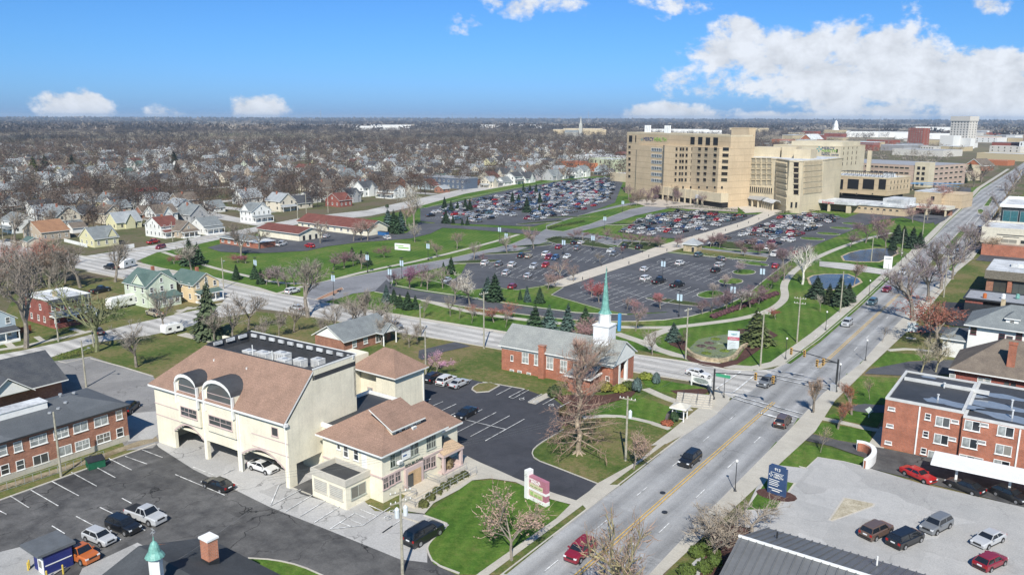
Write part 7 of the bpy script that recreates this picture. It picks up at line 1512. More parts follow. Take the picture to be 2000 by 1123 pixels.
# other signs
c = G(1432,682); t = thing('hospital_sign','tall pale sign with a red band in the flower bed of the park corner','sign',(c.x,c.y,0),radians(18)); MB().box(-1.2,1.2,-.2,.2,0,4.4).build('panel',mat('pale_aqua_sign',(.58,.64,.66),.5,.05),t); MB().box(-1.2,1.2,-.23,-.2,2.4,3.1).build('red_band',mat('faded_red_band',(.45,.10,.14),.6,.1),t); text('MERCY',.4,mat('teal_emblem',(1,1,1)),t,(.1,-.23,3.6)); text('EMERGENCY',.3,WHITE,t,(0,-.24,2.62))
g_ = MB(); [g_.box(-.9,.5,-.22,-.2,.5 + .42 * i,.58 + .42 * i) for i in range(4)]; g_.build('lettering',GREYMET,t)
c = G(1733,520); t = thing('hospital_sign','white sign on the upper pond bank beside the main street','sign',(c.x,c.y,0),.1); MB().box(-1.3,1.3,-.2,.2,0,4.2).build('panel',WHITE,t); MB().box(-1,1,-.23,-.2,3.2,3.6).build('lettering',GREYMET,t)
c = G(1370,755); t = thing('church_sign','low white framed church sign board on the corner lawn','sign',(c.x,c.y,.1),-.15); MB().box(-1.9,1.9,-.06,.06,.7,1.9).build('board',WHITE,t); MB().lathe([(.01,0),(1.3,0)],16,0).build('oval',mat('pale_green_board',(.55,.62,.58),.6,.05),t,(0,-.07,1.3)); o_ = t.children[-1]; o_.rotation_euler = (pi / 2,0,0); o_.scale = (1.25,.38,1)
for s in (-2,2): MB().box(s - .1,s + .1,-.1,.1,0,2.2).build('post',WHITE,t)
c = G(786,491); t = thing('lawn_sign','low white sign with two green text lines on the bright lawn','sign',(c.x,c.y,0),.2); MB().box(-3.3,3.3,-.25,.25,.2,2.6).build('panel',WHITE,t); MB().box(-2.9,.6,-.28,-.25,1.7,2.0).box(-1.8,2.9,-.28,-.25,.9,1.3).build('lettering',LG_,t)
c = G(1782,645); t = thing('driveway_sign','white sign panel beside the drive below the red-leaved tree','sign',(c.x,c.y,0),.1); MB().box(-1.1,1.1,-.1,.1,.3,2.4).build('panel',mat('pale_aqua_sign',(1,1,1)),t); MB().box(-1.2,-1,-.1,.1,0,2.5).build('post',WHITE,t)
c = G(1698,812); t = thing('diamond_sign','small pale diamond-shaped sign on the lawn before the brick apartments','sign',(c.x,c.y,.1)); MB().face([(-.65,0,1.3),(0,0,.65),(.65,0,1.3),(0,0,1.95)]).face([(0,.05,.65),(-.65,.05,1.3),(0,.05,1.95),(.65,.05,1.3)]).build('panel',mat('pale_green_board',(1,1,1)),t); MB().box(-.05,.05,0,.05,0,.7).build('post',WHITE,t)
c = G(1210,645); tag(MB().box(-.3,.3,-.3,.3,0,4.2).build('blue_marker',mat('bright_blue_marker',(.08,.32,.62),.5,.05),None,(c.x,c.y,0)),'tall narrow blue marker column behind the steeple','sign')
# kiosk, bollards, dumpster, pavilion, walls
KX,KY = -89.2,33.2; t = thing('cash_kiosk','blue and white drive-up kiosk with a flat dark roof at the lower left','kiosk',(KX,KY,0)); NV = mat('navy_kiosk_panel',(.02,.03,.16),.5,.1)
MB().box(0,2.4,1.2,4.2,0,2.5,0).build('wall',NV,t); MB().box(-1.6,2.6,.6,4.6,2.5,2.8).build('roof',mat('grey_kiosk_roof',(.11,.12,.13),.8,.1),t); MB().box(2.4,2.45,1.3,4.1,1.2,1.3).box(1.0,2.3,1.15,1.19,.2,2.2).build('white_panel',WHITE,t); MB().box(1.3,1.9,1.1,1.15,.9,1.7).build('screen',GLASS,t)
for i,(x,y) in enumerate(((-.6,.9),(-.2,.6),(3.2,1.0),(3.4,2.6))): tag(MB().lathe([(.1,0),(.1,1.1),(.05,1.18)],8).build('bollard',mat('yellow_bollard',(.62,.45,.08),.6,.1),None,(KX + x,KY + y,0)),'yellow bollard %s the kiosk' % ('behind the left corner of','in front of','at the right front of','farthest along the right side of')[i],'bollard','bollards round the kiosk')
sheet('concrete_pad',[(-80,1130),(0,1088),(78,1068),(140,1100),(138,1112),(110,1130),(0,1180),(-100,1180)],LOTCON); sheet('concrete_walk',[(165,1118),(272,1067),(290,1076),(250,1123),(240,1150),(150,1150)],LOTCON)
c = G(190,918); t = thing('dumpster','green dumpster with a black lid against the kerb of the cracked lot','dumpster',(c.x,c.y,0),1.35); GRD = mat('dark_green_steel',(.012,.10,.05),.5,.15); MB().prism([(-1.1,-.7),(1.1,-.7),(1.1,.8),(-1.1,.8)],.1,1.2).box(-1.25,-1.1,-.2,.3,.6,.9).box(1.1,1.25,-.2,.3,.6,.9).build('bin',GRD,t); MB().face([(-1.15,-.75,1.25),(1.15,-.75,1.25),(1.15,.85,1.55),(-1.15,.85,1.55)]).box(-1.15,1.15,.8,.85,1.2,1.55).box(-1.15,1.15,-.75,-.7,1.15,1.25).build('lid',DARK,t)
for i,(px,py) in enumerate(((744,461),(752,462))): c = G(px,py); t = thing('dumpster','blue container %s beside the long red-roofed building' % ('left' if i == 0 else 'right'),'dumpster',(c.x,c.y,0),.1); MB().box(-1.2,1.2,-.9,.9,0,1.6).build('bin',mat('blue_steel',(.03,.12,.30),.5,.1),t); MB().box(-1.25,1.25,-.95,.95,1.6,1.7).build('lid',DARK,t)
c = G(1329,818); t = thing('garden_pavilion','small white timber pavilion with a pale roof by the church steps','pavilion',(c.x,c.y,.1),.1)
for x in (-.95,.95):
 for y in (-.95,.95): MB().box(x - .08,x + .08,y - .08,y + .08,0,2.3).build('post',WHITE,t)
k = MB(); hip(k,-1.1,1.1,-1.1,1.1,2.4,3.0,.3); k.build('roof',[mat('pale_board_roof',(.58,.55,.47),.8,.1),WHITE],t); MB().box(-1,1,.93,.97,.9,1.0).box(-1,1,.93,.97,1.5,1.58).box(-1,1,-.97,-.93,.5,.58).build('lattice',WHITE,t)
def pwall(name,label,px,w_,h_,m_,cat='wall',smooth=1):
 P = GP(px)
 for _ in range(smooth):
  Q = [P[0]]
  for i in range(len(P) - 1): Q += [P[i].lerp(P[i + 1],.25),P[i].lerp(P[i + 1],.75)]
  Q.append(P[-1]); P = Q
 L_,R_ = ribbon(P,w_); b = MB(); b.prism(L_ + R_[::-1],0,h_); return tag(b.build(name,m_),label,cat)
pwall('curved_stone_wall','low curved tan stone wall round the flower bed at the park corner',[(1341,683),(1350,693),(1375,702),(1410,706),(1436,698),(1442,688),(1452,676),(1470,670),(1488,668)],.6,.8,STONE,smooth=2)
raised('flower_bed',[(1345,682),(1352,691),(1376,699),(1410,703),(1433,696),(1440,686),(1450,674),(1485,668),(1475,655),(1440,650),(1400,655),(1365,662)],mat_ground('mixed_flower_bed',[(.35,(.10,.13,.08)),(.5,(.17,.20,.13)),(.62,(.16,.20,.05)),(.75,(.12,.07,.07))],.5,2.2),.3)
raised('mulch_bed',[(1335,690),(1345,702),(1375,712),(1410,716),(1440,709),(1470,690),(1500,668),(1490,660),(1460,672),(1440,700),(1405,708),(1370,704),(1345,692)],MULCH,.12)
raised('mulch_bed',[(1300,660),(1320,655),(1340,665),(1342,685),(1330,680),(1310,672)],MULCH,.10); raised('mulch_bed',[(1440,640),(1500,640),(1520,652),(1500,662),(1450,655)],MULCH,.11)
pwall('curved_brick_wall','curved red brick wall with a white coping near the red sedan',[(1676,876),(1690,878),(1704,886),(1707,896),(1700,905),(1692,912)],.5,1.3,BRICK,smooth=2)
o_ = pwall('wall_coping','x',[(1674,874),(1690,876),(1706,885),(1709,896),(1702,906),(1692,912)],.7,1.5,WHITE,smooth=2); o_.parent = bpy.data.objects['curved_brick_wall']
for k_ in ('label','category'): del o_[k_]
USED.pop('x',None)
pwall('retaining_wall','curved pale concrete retaining wall behind the church sign',[(1385,760),(1392,766),(1390,778),(1382,784),(1372,780)],.4,1.0,CONC,smooth=2)
pwall('retaining_wall','dark curved block wall at the lawn edge beside the white pavilion',[(1303,823),(1306,812),(1318,804)],.4,.8,mat('dark_blocks',(.12,.10,.09),.9,.2),smooth=2)
t = thing('church_steps','broad concrete steps with black handrails leading up to the church lawn','steps',(*G(1362,795),.1),.35)
for i in range(6): MB().box(-3.6,2.6,i * .75,i * .75 + .75 + .001 * i,0,.17 * (i + 1)).build('step',mat_concrete('step_concrete',(.52,.48,.41),(.45,.42,.36),.75,.12),t)
k = MB();
for x in (-2.4,0,2.2): rail(k,[(x,.3),(x,4.2)],.6,.9)
k.build('handrail',DARK,t)
pwall('timber_fence','white board fence right of the pale yellow house',[(242,492),(262,489)],.1,1.6,WHITE,'fence',0); pwall('timber_fence','long white picket fence left of the pale yellow house',[(125,478),(150,484),(170,489)],.1,1.3,WHITE,'fence',0)
pwall('wooden_fence','orange-brown wooden fence in front of the blue house at the left edge',[(5,664),(40,658),(62,652)],.15,1.4,mat('orange_brown_boards',(.28,.09,.035),.8,.15),'fence',0)
k = MB(); A_,B__ = G(0,969),G(206,900)
for i in range(14): p = A_.lerp(B__,i / 13); k.tube((*p,0),(*p,1.2),.035,.035,4)
for z in (.1,1.15): k.tube((*A_,z),(*B__,z),.025,.025,4)
tag(k.build('wire_fence',GREYMET),'thin wire fence between the brown brick building and the cracked lot','fence')
k = MB()
for i in range(9): p = G(1080,549).lerp(G(1500,414),i / 8)
for i in range(26):
 t_ = i / 25; p = G(1075,553).lerp(G(1478,418),t_) if i % 2 == 0 else G(1112,556).lerp(G(1500,420),t_)
 tag(MB().lathe([(.14,0),(.14,1.0),(.08,1.1)],6).build('walkway_bollard',DARK,None,(p.x,p.y,.05)),'dark bollard on the %s side of the pale walkway' % ('left' if i % 2 == 0 else 'right'),'bollard','bollards on the %s side of the walkway' % ('left' if i % 2 == 0 else 'right'))
for i,(px,py) in enumerate(((1297,964),(1301,1003),(1305,1000))[:2]): c = G(px,962 if i == 0 else 1000); tag(MB().lathe([(.38,0),(.38,.012)],16).build('manhole_cover',DARK,None,(c.x,c.y,ZP - .004)),'iron manhole cover in the %s lane of the main street' % ('upper left','lower left')[i],'manhole cover')
for i in range(9):
 a_ = G(575 + i * 25.5,957 + i * 9.5) if i < 5 else G(770 + (i - 5) * 22,1006 + (i - 5) * 7)
 tag(MB().box(-.9,.9,-.09,.09,0,.14).build('wheel_stop',CONC,None,(a_.x,a_.y,.03),.02),'concrete wheel stop at the stalls before the cream house','wheel stop','wheel stops before the cream house')
# ------------------------------------------------------------------ planting
def PRJ(x,y,z=0.0):
 z -= CAMH; f = -sin(YAW) * x + cos(YAW) * y; r_ = cos(YAW) * x + sin(YAW) * y; dep = f * cos(PIT) - z * sin(PIT); u = f * sin(PIT) + z * cos(PIT)
 if dep < 1: return (-9999,-9999)
 a,b = r_ / dep,-u / dep; a,b = a * cos(ROL) - b * sin(ROL),a * sin(ROL) + b * cos(ROL); return (1000 + FPX * a,561.5 + FPX * b)
LMK = [('the church',1100,690),('the steeple',1184,600),('the hospital entrance drive',650,560),('the hedge islands of the left lot',1000,500),('the walkway kiosk',1355,505),('the flat brick building',480,480),('the small car park',600,480),('the long red-roofed building',690,440),('the lawn sign',786,490),('the grassy lot islands',1430,550),('the white camper at the junction',248,525),('the yellow house',380,575),('the lower pond',1620,550),('the older hospital wing',1540,380),('the tall tan hospital',1320,330),
       ('the grey-blue block',870,355),('the dark red brick gable house',660,395),('the white farmhouse',765,378),('the bright red metal roof',250,385),('the pale yellow house',210,470),('the barn-roofed house',60,460),('the white red-roofed house',305,450),('the tall white house with crossed gables',492,420),('the pale green building',1165,320),('the far stone church spire',1130,250),('the big white cloud bank',100,250),('the long white low building',290,305),('the parking garage',1750,330),('the tall high-rise',1870,260),('the courthouse dome',1620,255),('the ring drive bend',1150,625),('the left lot edge',900,560),('the reddish thicket',60,540)]
def where(px,py,pref=()):
 d,n,x,y = min((hypot(px - x,(py - y) * 1.8),n,x,y) for n,x,y in LMK)
 dx,dy = px - x,(py - y) * 1.8
 if d < 16: return 'right beside ' + n
 s = ('right of ' if dx > 0 else 'left of ') if abs(dx) > abs(dy) * 1.3 else ('behind ' if dy < 0 else 'in front of ')
 f = 'just ' if d < 40 else '' if d < 90 else 'well '
 return f + s + n
def top(px,py,pt): return zat(G(px,py),pt,px)
def T(kind,px,py,pt,label,col=GREYB,**k): return tree(kind,px,py,top(px,py,pt),label,col,**k)
T('big0',602,622,500,'tallest grey bare street tree, standing by the cross street right of the yellow house',(.27,.24,.19))
T('low0',1132,886,655,'great bare tree with low spreading limbs on the lawn between church lot and street',(.33,.21,.16),trunk=(.36,.29,.21),wide=1.0)
T('big2',1130,772,645,'spreading grey bare tree in front of the brick church wall',(.26,.22,.18),wide=1.15)
T('bud0',1003,1096,965,'pale pink budding tree on the front lawn beside the pink sign',(.37,.26,.20),wide=1.12)
T('mid0',1225,1225,965,'yellow-barked bare tree leaning over the main street at the bottom',(.30,.21,.16),trunk=(.38,.33,.18),wide=.8)
T('bud1',1240,916,842,'small budding pinkish tree beside the sidewalk below the wooden pole',(.38,.26,.20)); T('up0',1590,802,725,'small brown bare street tree right of the crosswalk',(.34,.24,.17))
T('up0',1665,806,742,'upright red-brown young maple in front of the brick apartments, farther one',(.32,.12,.07),wide=1.15); T('up0',1638,834,775,'upright red-brown young maple nearest to the street before the brick apartments',(.32,.13,.08),wide=1.2)
T('small0',1700,776,732,'thin pale sapling on the lawn behind the red-brown maples',TAN); T('small0',1604,880,828,'thin young tree in the grass left of the curved brick wall',TAN)
for i,(x,y,t_) in enumerate(((1427,1068,985),(1475,1046,975),(1395,1090,1010))): T('mid%d' % i,x,y,t_,'low wide grey bare tree %s the metal-roofed building' % ('at the left tip of','behind the back corner of','in the mulch left of')[i],(.30,.25,.19),wide=1.9)
T('big3',52,686,470,'tall bare tree with pale trunk in front of the blue house at the left',(.24,.20,.17),wide=.8); T('mid1',190,692,540,'ivy-covered pollarded tree by the side street',(.19,.20,.10),trunk=(.20,.21,.11),wide=1.1); T('big4',268,722,615,'crooked bare tree on the brown bank beside the pale grey lot',(.30,.27,.23),wide=1.0)
T('mid2',322,656,560,'slim bare tree behind the small camper trailer',GREYB,wide=.8); spruce(408,665,top(408,665,552),'shaggy dark conifer standing in front of the yellow house',(.09,.12,.06),w=.75)
for i,(x,y,t_,k_) in enumerate(((420,672,600,'mid0'),(485,650,560,'mid1'),(455,668,590,'mid2'),(575,652,585,'mid0'),(655,655,590,'mid2'),(700,650,570,'mid1'),(735,648,575,'mid0'),(765,660,600,'bud0'),(545,660,610,'bud1'),(510,668,620,'bud0'),(630,668,620,'bud1'),(715,640,560,'up0'),(690,640,575,'mid1'),(745,675,625,'bud1'),(800,680,640,'bud0'),(815,672,632,'bud1'))):
 T(k_,x,y,t_,'bare shrubby tree behind the office, %s' % ('left of the grey-roofed small office','below the yellow house','behind the left end of the office roof','left of the tallest street tree','just behind the small brick office','at the left of the thicket by the street','in the thicket by the street','right of the small brick office corner','behind the office parapet middle','behind the office parapet left','behind the office parapet right','the upright one of the thicket','in the middle of the thicket','right behind the small brick office','by the white portico','farthest right of the group by the portico')[i],(.28,.24,.20))
T('big0',157,568,475,'dark bare tree in the grass triangle near the junction, left one',(.20,.17,.14)); T('big2',225,556,470,'dark bare tree in the grass triangle near the junction, right one',(.20,.17,.14))
rt = random.Random(77)
for i in range(20):
 x,y = rt.uniform(-10,135),rt.uniform(525,590)
 T(('mid0','mid1','mid2','big1')[i % 4],x,y,y - rt.uniform(60,95),'%s bare tree in the thicket above the brick duplex' % ('reddish','grey','brown')[i % 3],((.36,.13,.09),GREYB,(.27,.19,.14))[i % 3],group='%s bare trees in the thicket above the brick duplex' % ('reddish','grey','brown')[i % 3])
for x,y,t_,lb in ((853,733,690,'round magenta magnolia bush by the church lot pole'),):
 q = T('bud0',x,y,t_,lb,(.50,.27,.36),wide=1.5)
# right side of the main street
for i,(x,y,t_) in enumerate(((1782,622,500),(1812,585,470),(1838,560,452),(1860,540,445),(1880,508,430),(1902,485,415),(1925,458,392),(1948,420,365),(1962,392,345),(1978,368,325),(1990,350,312))):
 T(('big0','mid1','big3','mid2')[i % 4] if i < 6 else 'mid%d' % (i % 3),x,y,t_,'purple-grey bare street tree right of the main street %s' % ('nearest the crossing','beside the canopy building','across from the pond bridge','beside the low grassy median','across from the upper pond','before the white-roofed store','near the tan street building','by the far crosswalk','beside the dark glass building','beyond the glass building','last at the top of the street')[i],(.22,.17,.18))
T('bud0',1836,672,572,'wide red-leaved tree in front of the white house',(.27,.10,.07),wide=1.6); T('bud1',1815,655,585,'small orange-red tree joined to the left of the red-leaved tree',(.28,.14,.09),wide=1.3)
for i,(x,y,t_) in enumerate(((1800,725,660),(1828,722,655),(1850,690,640),(1812,690,650))): T('mid%d' % (i % 3),x,y,t_,'pale grey bare tree %s the black driveway beside the red brick house' % ('left end of','right end of','behind','farther behind')[i],(.38,.33,.25),trunk=(.34,.31,.2))
T('small0',1724,664,632,'small leaning street tree on the right kerb',GREYB); T('bud1',1940,492,455,'budding tan tree beside the brick wall up the street',TAN,wide=1.4); shrub(1925,480,7,5,'yellow-green bush below the tan street building',(.14,.16,.03))
# park
for i,(x,y,t_,c_) in enumerate(((1594,578,535,(.03,.055,.03)),(1640,592,535,(.035,.06,.03)),(1618,590,550,(.05,.07,.03)),(1657,585,548,(.04,.07,.035)))): spruce(x,y,top(x,y,t_),'dark spruce below the lower pond, %s' % ('leftmost','tallest','small middle one','rightmost')[i],c_,w=1.15)
T('mid0',1567,552,470,'pale-barked bare tree at the bend of the winding path',(.45,.42,.36),trunk=(.6,.57,.5),wide=1.1); T('mid1',1668,552,500,'dark reddish bare tree between the two ponds',(.22,.11,.09)); T('small0',1602,605,572,'small white-twigged sapling on the park grass',PALE)
spruce(1477,668,top(1477,668,600),'big broad yellow-green pine behind the stone wall bed',(.10,.125,.04),w=1.5,i=2); spruce(1316,664,top(1316,664,628),'blue spruce beside the forked path',(.06,.10,.08),w=1.25)
T('bud0',1332,672,640,'low olive shrub tree right of the blue spruce by the path',(.14,.12,.07)); T('mid2',1275,692,640,'thin bare tree at the fork of the park path',GREYB)
for i,(x,y,t_,k_,c_) in enumerate(((1390,608,572,'bud0',PURP),(1420,606,560,'bud1',PURP),(1445,602,552,'mid1',(.42,.38,.36)),(1465,598,550,'bud0',PURP),(1482,590,552,'bud1',PURP),(1373,612,585,'bud0',PURP))): T(k_,x,y,t_,'redbud tree in the park row %s' % ('third from the left','right of the stop sign','with whitish trunk','beside the white-trunked one','rightmost in the row','leftmost in the row')[i],c_,wide=1.35)
T('bud0',1515,620,598,'round red shrub tree at the park path',(.30,.06,.06),wide=1.4)
for i in range(16):
 x,y = (1395 + i * 8,618 - i * 3); shrub(x,y,2.0,1.1,'low purple shrub in the bed along the park lawn',(.13,.06,.07),group='purple shrubs along the park lawn')
spots = [(1690,470,410,'bud0',PURP),(1712,462,412,'mid0',(.34,.18,.17)),(1730,480,440,'bud1',PURP),(1660,478,445,'bud0',PURP),(1575,500,470,'bud0',(.22,.16,.16)),(1530,520,480,'bud1',PURP),(1505,560,520,'bud0',PURP),(1530,545,505,'mid0',GREYB),(1545,510,478,'bud0',PURP),(1810,425,380,'bud0',(.30,.17,.15)),(1835,400,355,'bud1',(.36,.2,.18)),(1855,392,348,'mid1',GREYB),(1782,430,395,'bud0',(.33,.2,.19)),(1900,360,318,'mid1',(.28,.19,.17)),(1915,350,305,'mid0',GREYB)]
for i,(x,y,t_,k_,c_) in enumerate(spots): T(k_,x,y,t_,'%s bare tree of the upper park, %s' % ('purple' if c_ == PURP else 'greyish',('below the older wing','left of the tall spruces','above the upper pond','beside the lot islands','left of the lower pond drive','near the white van','above the winding path bend','left of the winding path bend','by the ring drive corner','near the ambulance canopy','on the emergency lawn','beside the white utility block','right of the emergency wing','beyond the blue canopy','at the top left of the street')[i]),c_,wide=1.2)
for i,(x,y,t_) in enumerate(((1750,470,432),(1764,467,436),(1780,480,438),(1796,478,446),(1743,484,456),(1890,345,312),(1880,352,325))): spruce(x,y,top(x,y,t_),'dark spruce above the upper pond, %s' % ('leftmost tall one','second in the group','third in the group','rightmost in the group','short one in front') [i] if i < 5 else 'dark pine near the far street end %s' % ('right' if i == 5 else 'left'),(.03,.055,.03),w=1.1)
# blue spruces and pines of the campus
for i,(x,y,t_,b_) in enumerate(((1045,662,596,0),(1073,662,597,1),(1108,652,592,1),(1143,640,598,0),(1157,650,612,1),(1030,590,558,1),(1054,592,560,0),(1016,586,565,0),(952,582,540,1),(967,588,535,0),(881,536,502,0),(866,530,512,0),(755,592,557,1),(770,596,565,0),(797,606,570,0),(812,605,578,0),(782,602,575,0),
  (462,550,520,0),(498,548,520,0),(510,558,528,0),(372,522,470,0),(386,520,478,0),(718,520,495,0),(705,516,490,0),(688,512,484,0),(758,452,410,1),(768,455,412,0),(782,453,412,1),(775,458,420,0))):
 spruce(x,y,top(x,y,t_),'%s spruce %s' % ('blue' if b_ else 'dark green','behind the church, %s' % ('leftmost','second','third','fourth','beside the steeple')[i] if i < 5 else 'on the ring drive lawn, %s' % ('middle one of three','right one of three','left one of three','left of a close pair','right of a close pair')[i - 5] if i < 10 else 'on the bed above the ring drive%s' % (', taller' if i == 10 else ', shorter') if i < 12 else 'in the group above the cross street, %s' % ('leftmost','second','fourth','rightmost','third')[i - 12] if i < 17 else 'on the lawn near the small car park, %s' % ('left of the lamp','middle','right','in the pale tree left','in the pale tree right','behind the purple trees right','behind the purple trees middle','behind the purple trees left')[i - 17] if i < 25 else 'at the end of the long red-roofed building, %s' % ('leftmost','second','rightmost','front')[i - 25]),(.075,.125,.105) if b_ else (.04,.08,.035),w=1.05)
far_spr = [(868,410,385),(880,412,392),(893,412,394),(908,410,388),(917,411,390),(870,438,410),(884,438,420),(902,440,426),(912,440,422),(1021,375,358),(1034,377,360),(1046,378,358),(1000,395,374),(1012,396,378),(1028,415,384),(1053,396,372),(1052,414,398),(66,350,312),(88,340,308),(140,338,308),(345,352,320),(340,330,300),(308,268,258),(540,395,378)]
for i,(x,y,t_) in enumerate(far_spr): spruce(x,y,top(x,y,t_),'%s %s' % ('small dark spruce' if i < 17 else 'dark evergreen',where(x,y)),(.03,.06,.03) if i != 17 else (.13,.17,.03),w=.9 if i < 17 else 1.3)
for i,(x,y,t_,k_,c_,w_) in enumerate(((775,560,528,'bud0',PURP,1.2),(800,565,520,'bud1',(.24,.10,.16),1.3),(822,562,518,'bud0',PURP,1.3),(835,568,525,'mid1',(.34,.28,.24),1.1),(865,565,520,'mid2',(.36,.3,.26),1),(888,590,540,'mid0',(.40,.32,.28),1),(918,598,528,'mid1',(.55,.50,.42),1.1),(650,530,495,'bud0',PURP,1.3),(672,526,492,'bud1',(.22,.12,.14),1.4),(690,522,492,'mid2',(.36,.26,.25),1.1),(705,528,495,'mid0',(.38,.28,.26),1.1),(520,560,530,'bud0',PURP,1.4),(545,562,520,'bud1',(.26,.20,.20),1.4),(560,565,525,'mid1',(.3,.24,.22),1.2),(575,560,520,'mid2',(.34,.29,.26),1.2),(465,517,500,'bud0',(.30,.06,.10),2.2),(480,518,502,'bud1',(.28,.06,.10),2.2),(340,520,505,'bud0',(.30,.08,.10),2.2),(356,522,500,'bud1',(.32,.14,.14),1.6),(374,532,470,'mid0',(.45,.40,.33),1.1),
  (853,504,468,'mid1',(.30,.20,.17),1.1),(892,488,452,'mid2',(.30,.20,.17),1.0),(925,508,470,'mid0',GREYB,1.2),(990,495,455,'mid1',GREYB,1),(1042,486,440,'mid0',(.34,.22,.2),1.1),(940,515,495,'bud0',PURP,1.2),(1003,490,478,'bud1',(.38,.2,.22),1.2),(810,475,435,'mid2',PALE,.9),(808,445,360,'big1',(.62,.58,.48),.75),(790,445,398,'mid0',(.34,.22,.17),1),(470,505,435,'big3',(.26,.20,.17),1),(505,490,440,'mid1',GREYB,1.1),(625,478,430,'mid2',(.3,.24,.2),1),(690,474,435,'mid0',(.34,.22,.19),1.1),(705,472,430,'mid2',(.34,.22,.19),1),(717,472,425,'mid1',(.34,.24,.2),1),
  (750,505,480,'bud0',(.22,.10,.12),1.6),(1155,580,545,'bud0',(.36,.10,.10),1.2),(1170,590,550,'bud1',(.40,.10,.10),1.4),(1225,605,575,'mid0',(.3,.2,.18),1),(1245,610,580,'bud0',(.36,.18,.18),1.1),(1290,602,570,'bud1',(.42,.15,.15),1.4),(1095,545,505,'mid1',(.28,.17,.15),1.3),(1120,550,515,'mid2',(.26,.18,.16),1.1),(1085,562,528,'bud0',(.3,.2,.18),1.3),(1070,566,535,'bud1',(.3,.2,.18),1.2),(1172,512,492,'bud0',GREYB,1.3),(1212,495,480,'bud1',PURP,1.1),(1265,480,462,'bud0',GREYB,1.2),(1440,530,505,'bud0',(.36,.28,.28),1.5),(1414,558,532,'bud1',(.42,.34,.30),1.5),(1392,575,548,'mid2',(.42,.34,.3),1.2),
  (985,625,590,'bud0',(.36,.14,.10),1.8),(965,630,600,'bud1',(.34,.12,.09),1.8),(930,618,592,'bud0',(.36,.16,.12),1.6),(897,624,595,'small0',GREYB,1),(922,632,600,'small0',GREYB,1),(828,622,580,'small0',GREYB,1.2),(880,618,575,'mid2',GREYB,.8),(1242,645,585,'mid0',(.32,.22,.22),.8),(1140,665,620,'bud0',(.34,.20,.19),1.7),(1130,668,630,'bud1',(.34,.2,.19),1.6),(1060,640,615,'small0',GREYB,1),(988,640,607,'small0',GREYB,1))):
 tn = 'purple' if c_[0] < .3 and c_[2] > c_[1] else 'reddish' if c_[1] < .2 else 'pale' if c_[0] > .4 else 'grey-brown'
 T(k_,x,y,t_,'%s bare tree on the hospital grounds' % tn,c_,wide=w_)
for o_ in list(COL.objects):
 if o_.parent is None and str(o_.get('label','')).endswith('bare tree on the hospital grounds'):
  p = PRJ(o_.location.x,o_.location.y); sz = o_.children[0].dimensions.z * o_.scale.z if o_.children else 5
  lb = o_['label'].replace('on the hospital grounds',where(*p)); o_['label'] = lb
 if o_.parent is None and o_.get('category') == 'lamp post': o_['label'] = 'banner lamp post ' + where(*PRJ(o_.location.x,o_.location.y))
 if o_.parent is None and o_.name.startswith('downtown_building'): o_['label'] += ', ' + where(*PRJ(o_.location.x,o_.location.y))
# shrubs of the beds, hedges
for i,(x,y,w_,h_,c_,lb) in enumerate([(830,992,1.35,1.1,(.10,.11,.03),'round clipped shrub at the lower end of the ramp row'),(843,978,1.35,1.1,(.10,.11,.03),'second round clipped shrub up the ramp row'),(857,967,1.35,1.1,(.10,.11,.03),'third round clipped shrub up the ramp row'),(871,958,1.35,1.1,(.09,.10,.03),'fourth round clipped shrub up the ramp row'),(885,949,1.35,1.1,(.09,.10,.03),'fifth round clipped shrub up the ramp row'),(898,941,1.35,1.1,(.10,.11,.03),'sixth round clipped shrub up the ramp row'),(910,935,1.35,1.1,(.09,.10,.03),'top round clipped shrub of the ramp row'),(872,918,2.2,2.2,(.20,.15,.08),'brown dry bush beside the entrance ramp'),
      (1365,1084,1.8,1.4,(.08,.12,.02),'round green shrub in the street-side group, largest left'),(1386,1072,1.7,1.4,(.07,.11,.02),'round green shrub in the street-side group, top one'),(1396,1086,1.6,1.3,(.08,.12,.02),'round green shrub in the street-side group, right middle'),(1399,1101,1.6,1.3,(.07,.11,.02),'round green shrub in the street-side group, lower right'),(1380,1114,1.8,1.4,(.08,.12,.02),'round green shrub in the street-side group, bottom middle'),(1345,1122,2.0,1.4,(.08,.12,.02),'round green shrub at the bottom edge left of the group'),
      (1283,748,1.5,2.2,(.10,.15,.14),'blue-green cone shrub beside the church walk'),(1245,764,1.8,2.6,(.10,.15,.14),'pale blue-green shrub by the pole below the church'),(1212,764,2.6,1.4,(.22,.24,.03),'yellow-green shrub below the church ramp'),(1263,738,3,1.2,(.17,.20,.03),'yellow-green low shrub at the church portico'),(1228,757,2.6,1.4,(.07,.10,.02),'dark green shrub below the church ramp'),(1182,762,3,1.8,(.20,.18,.04),'golden bush under the church side wing'),(1318,822,1.4,1.8,(.04,.08,.03),'small dark cone shrub beside the white pavilion'),(1305,828,2,.8,(.32,.10,.05),'orange-red low plant beside the stone wall end'),
      (1110,810,3.0,1.4,(.12,.10,.04),'olive shrub in the mulch below the great bare tree'),(1085,775,2.5,2.2,(.06,.09,.03),'dark evergreen bush at the church wall'),(295,412,3.6,4,(.015,.03,.015),'round black-green tree beside the wide grey roof'),(755,408,2,2,(.05,.07,.03),'shrub near the far street')]):
 shrub(x,y,w_,h_,lb,c_)
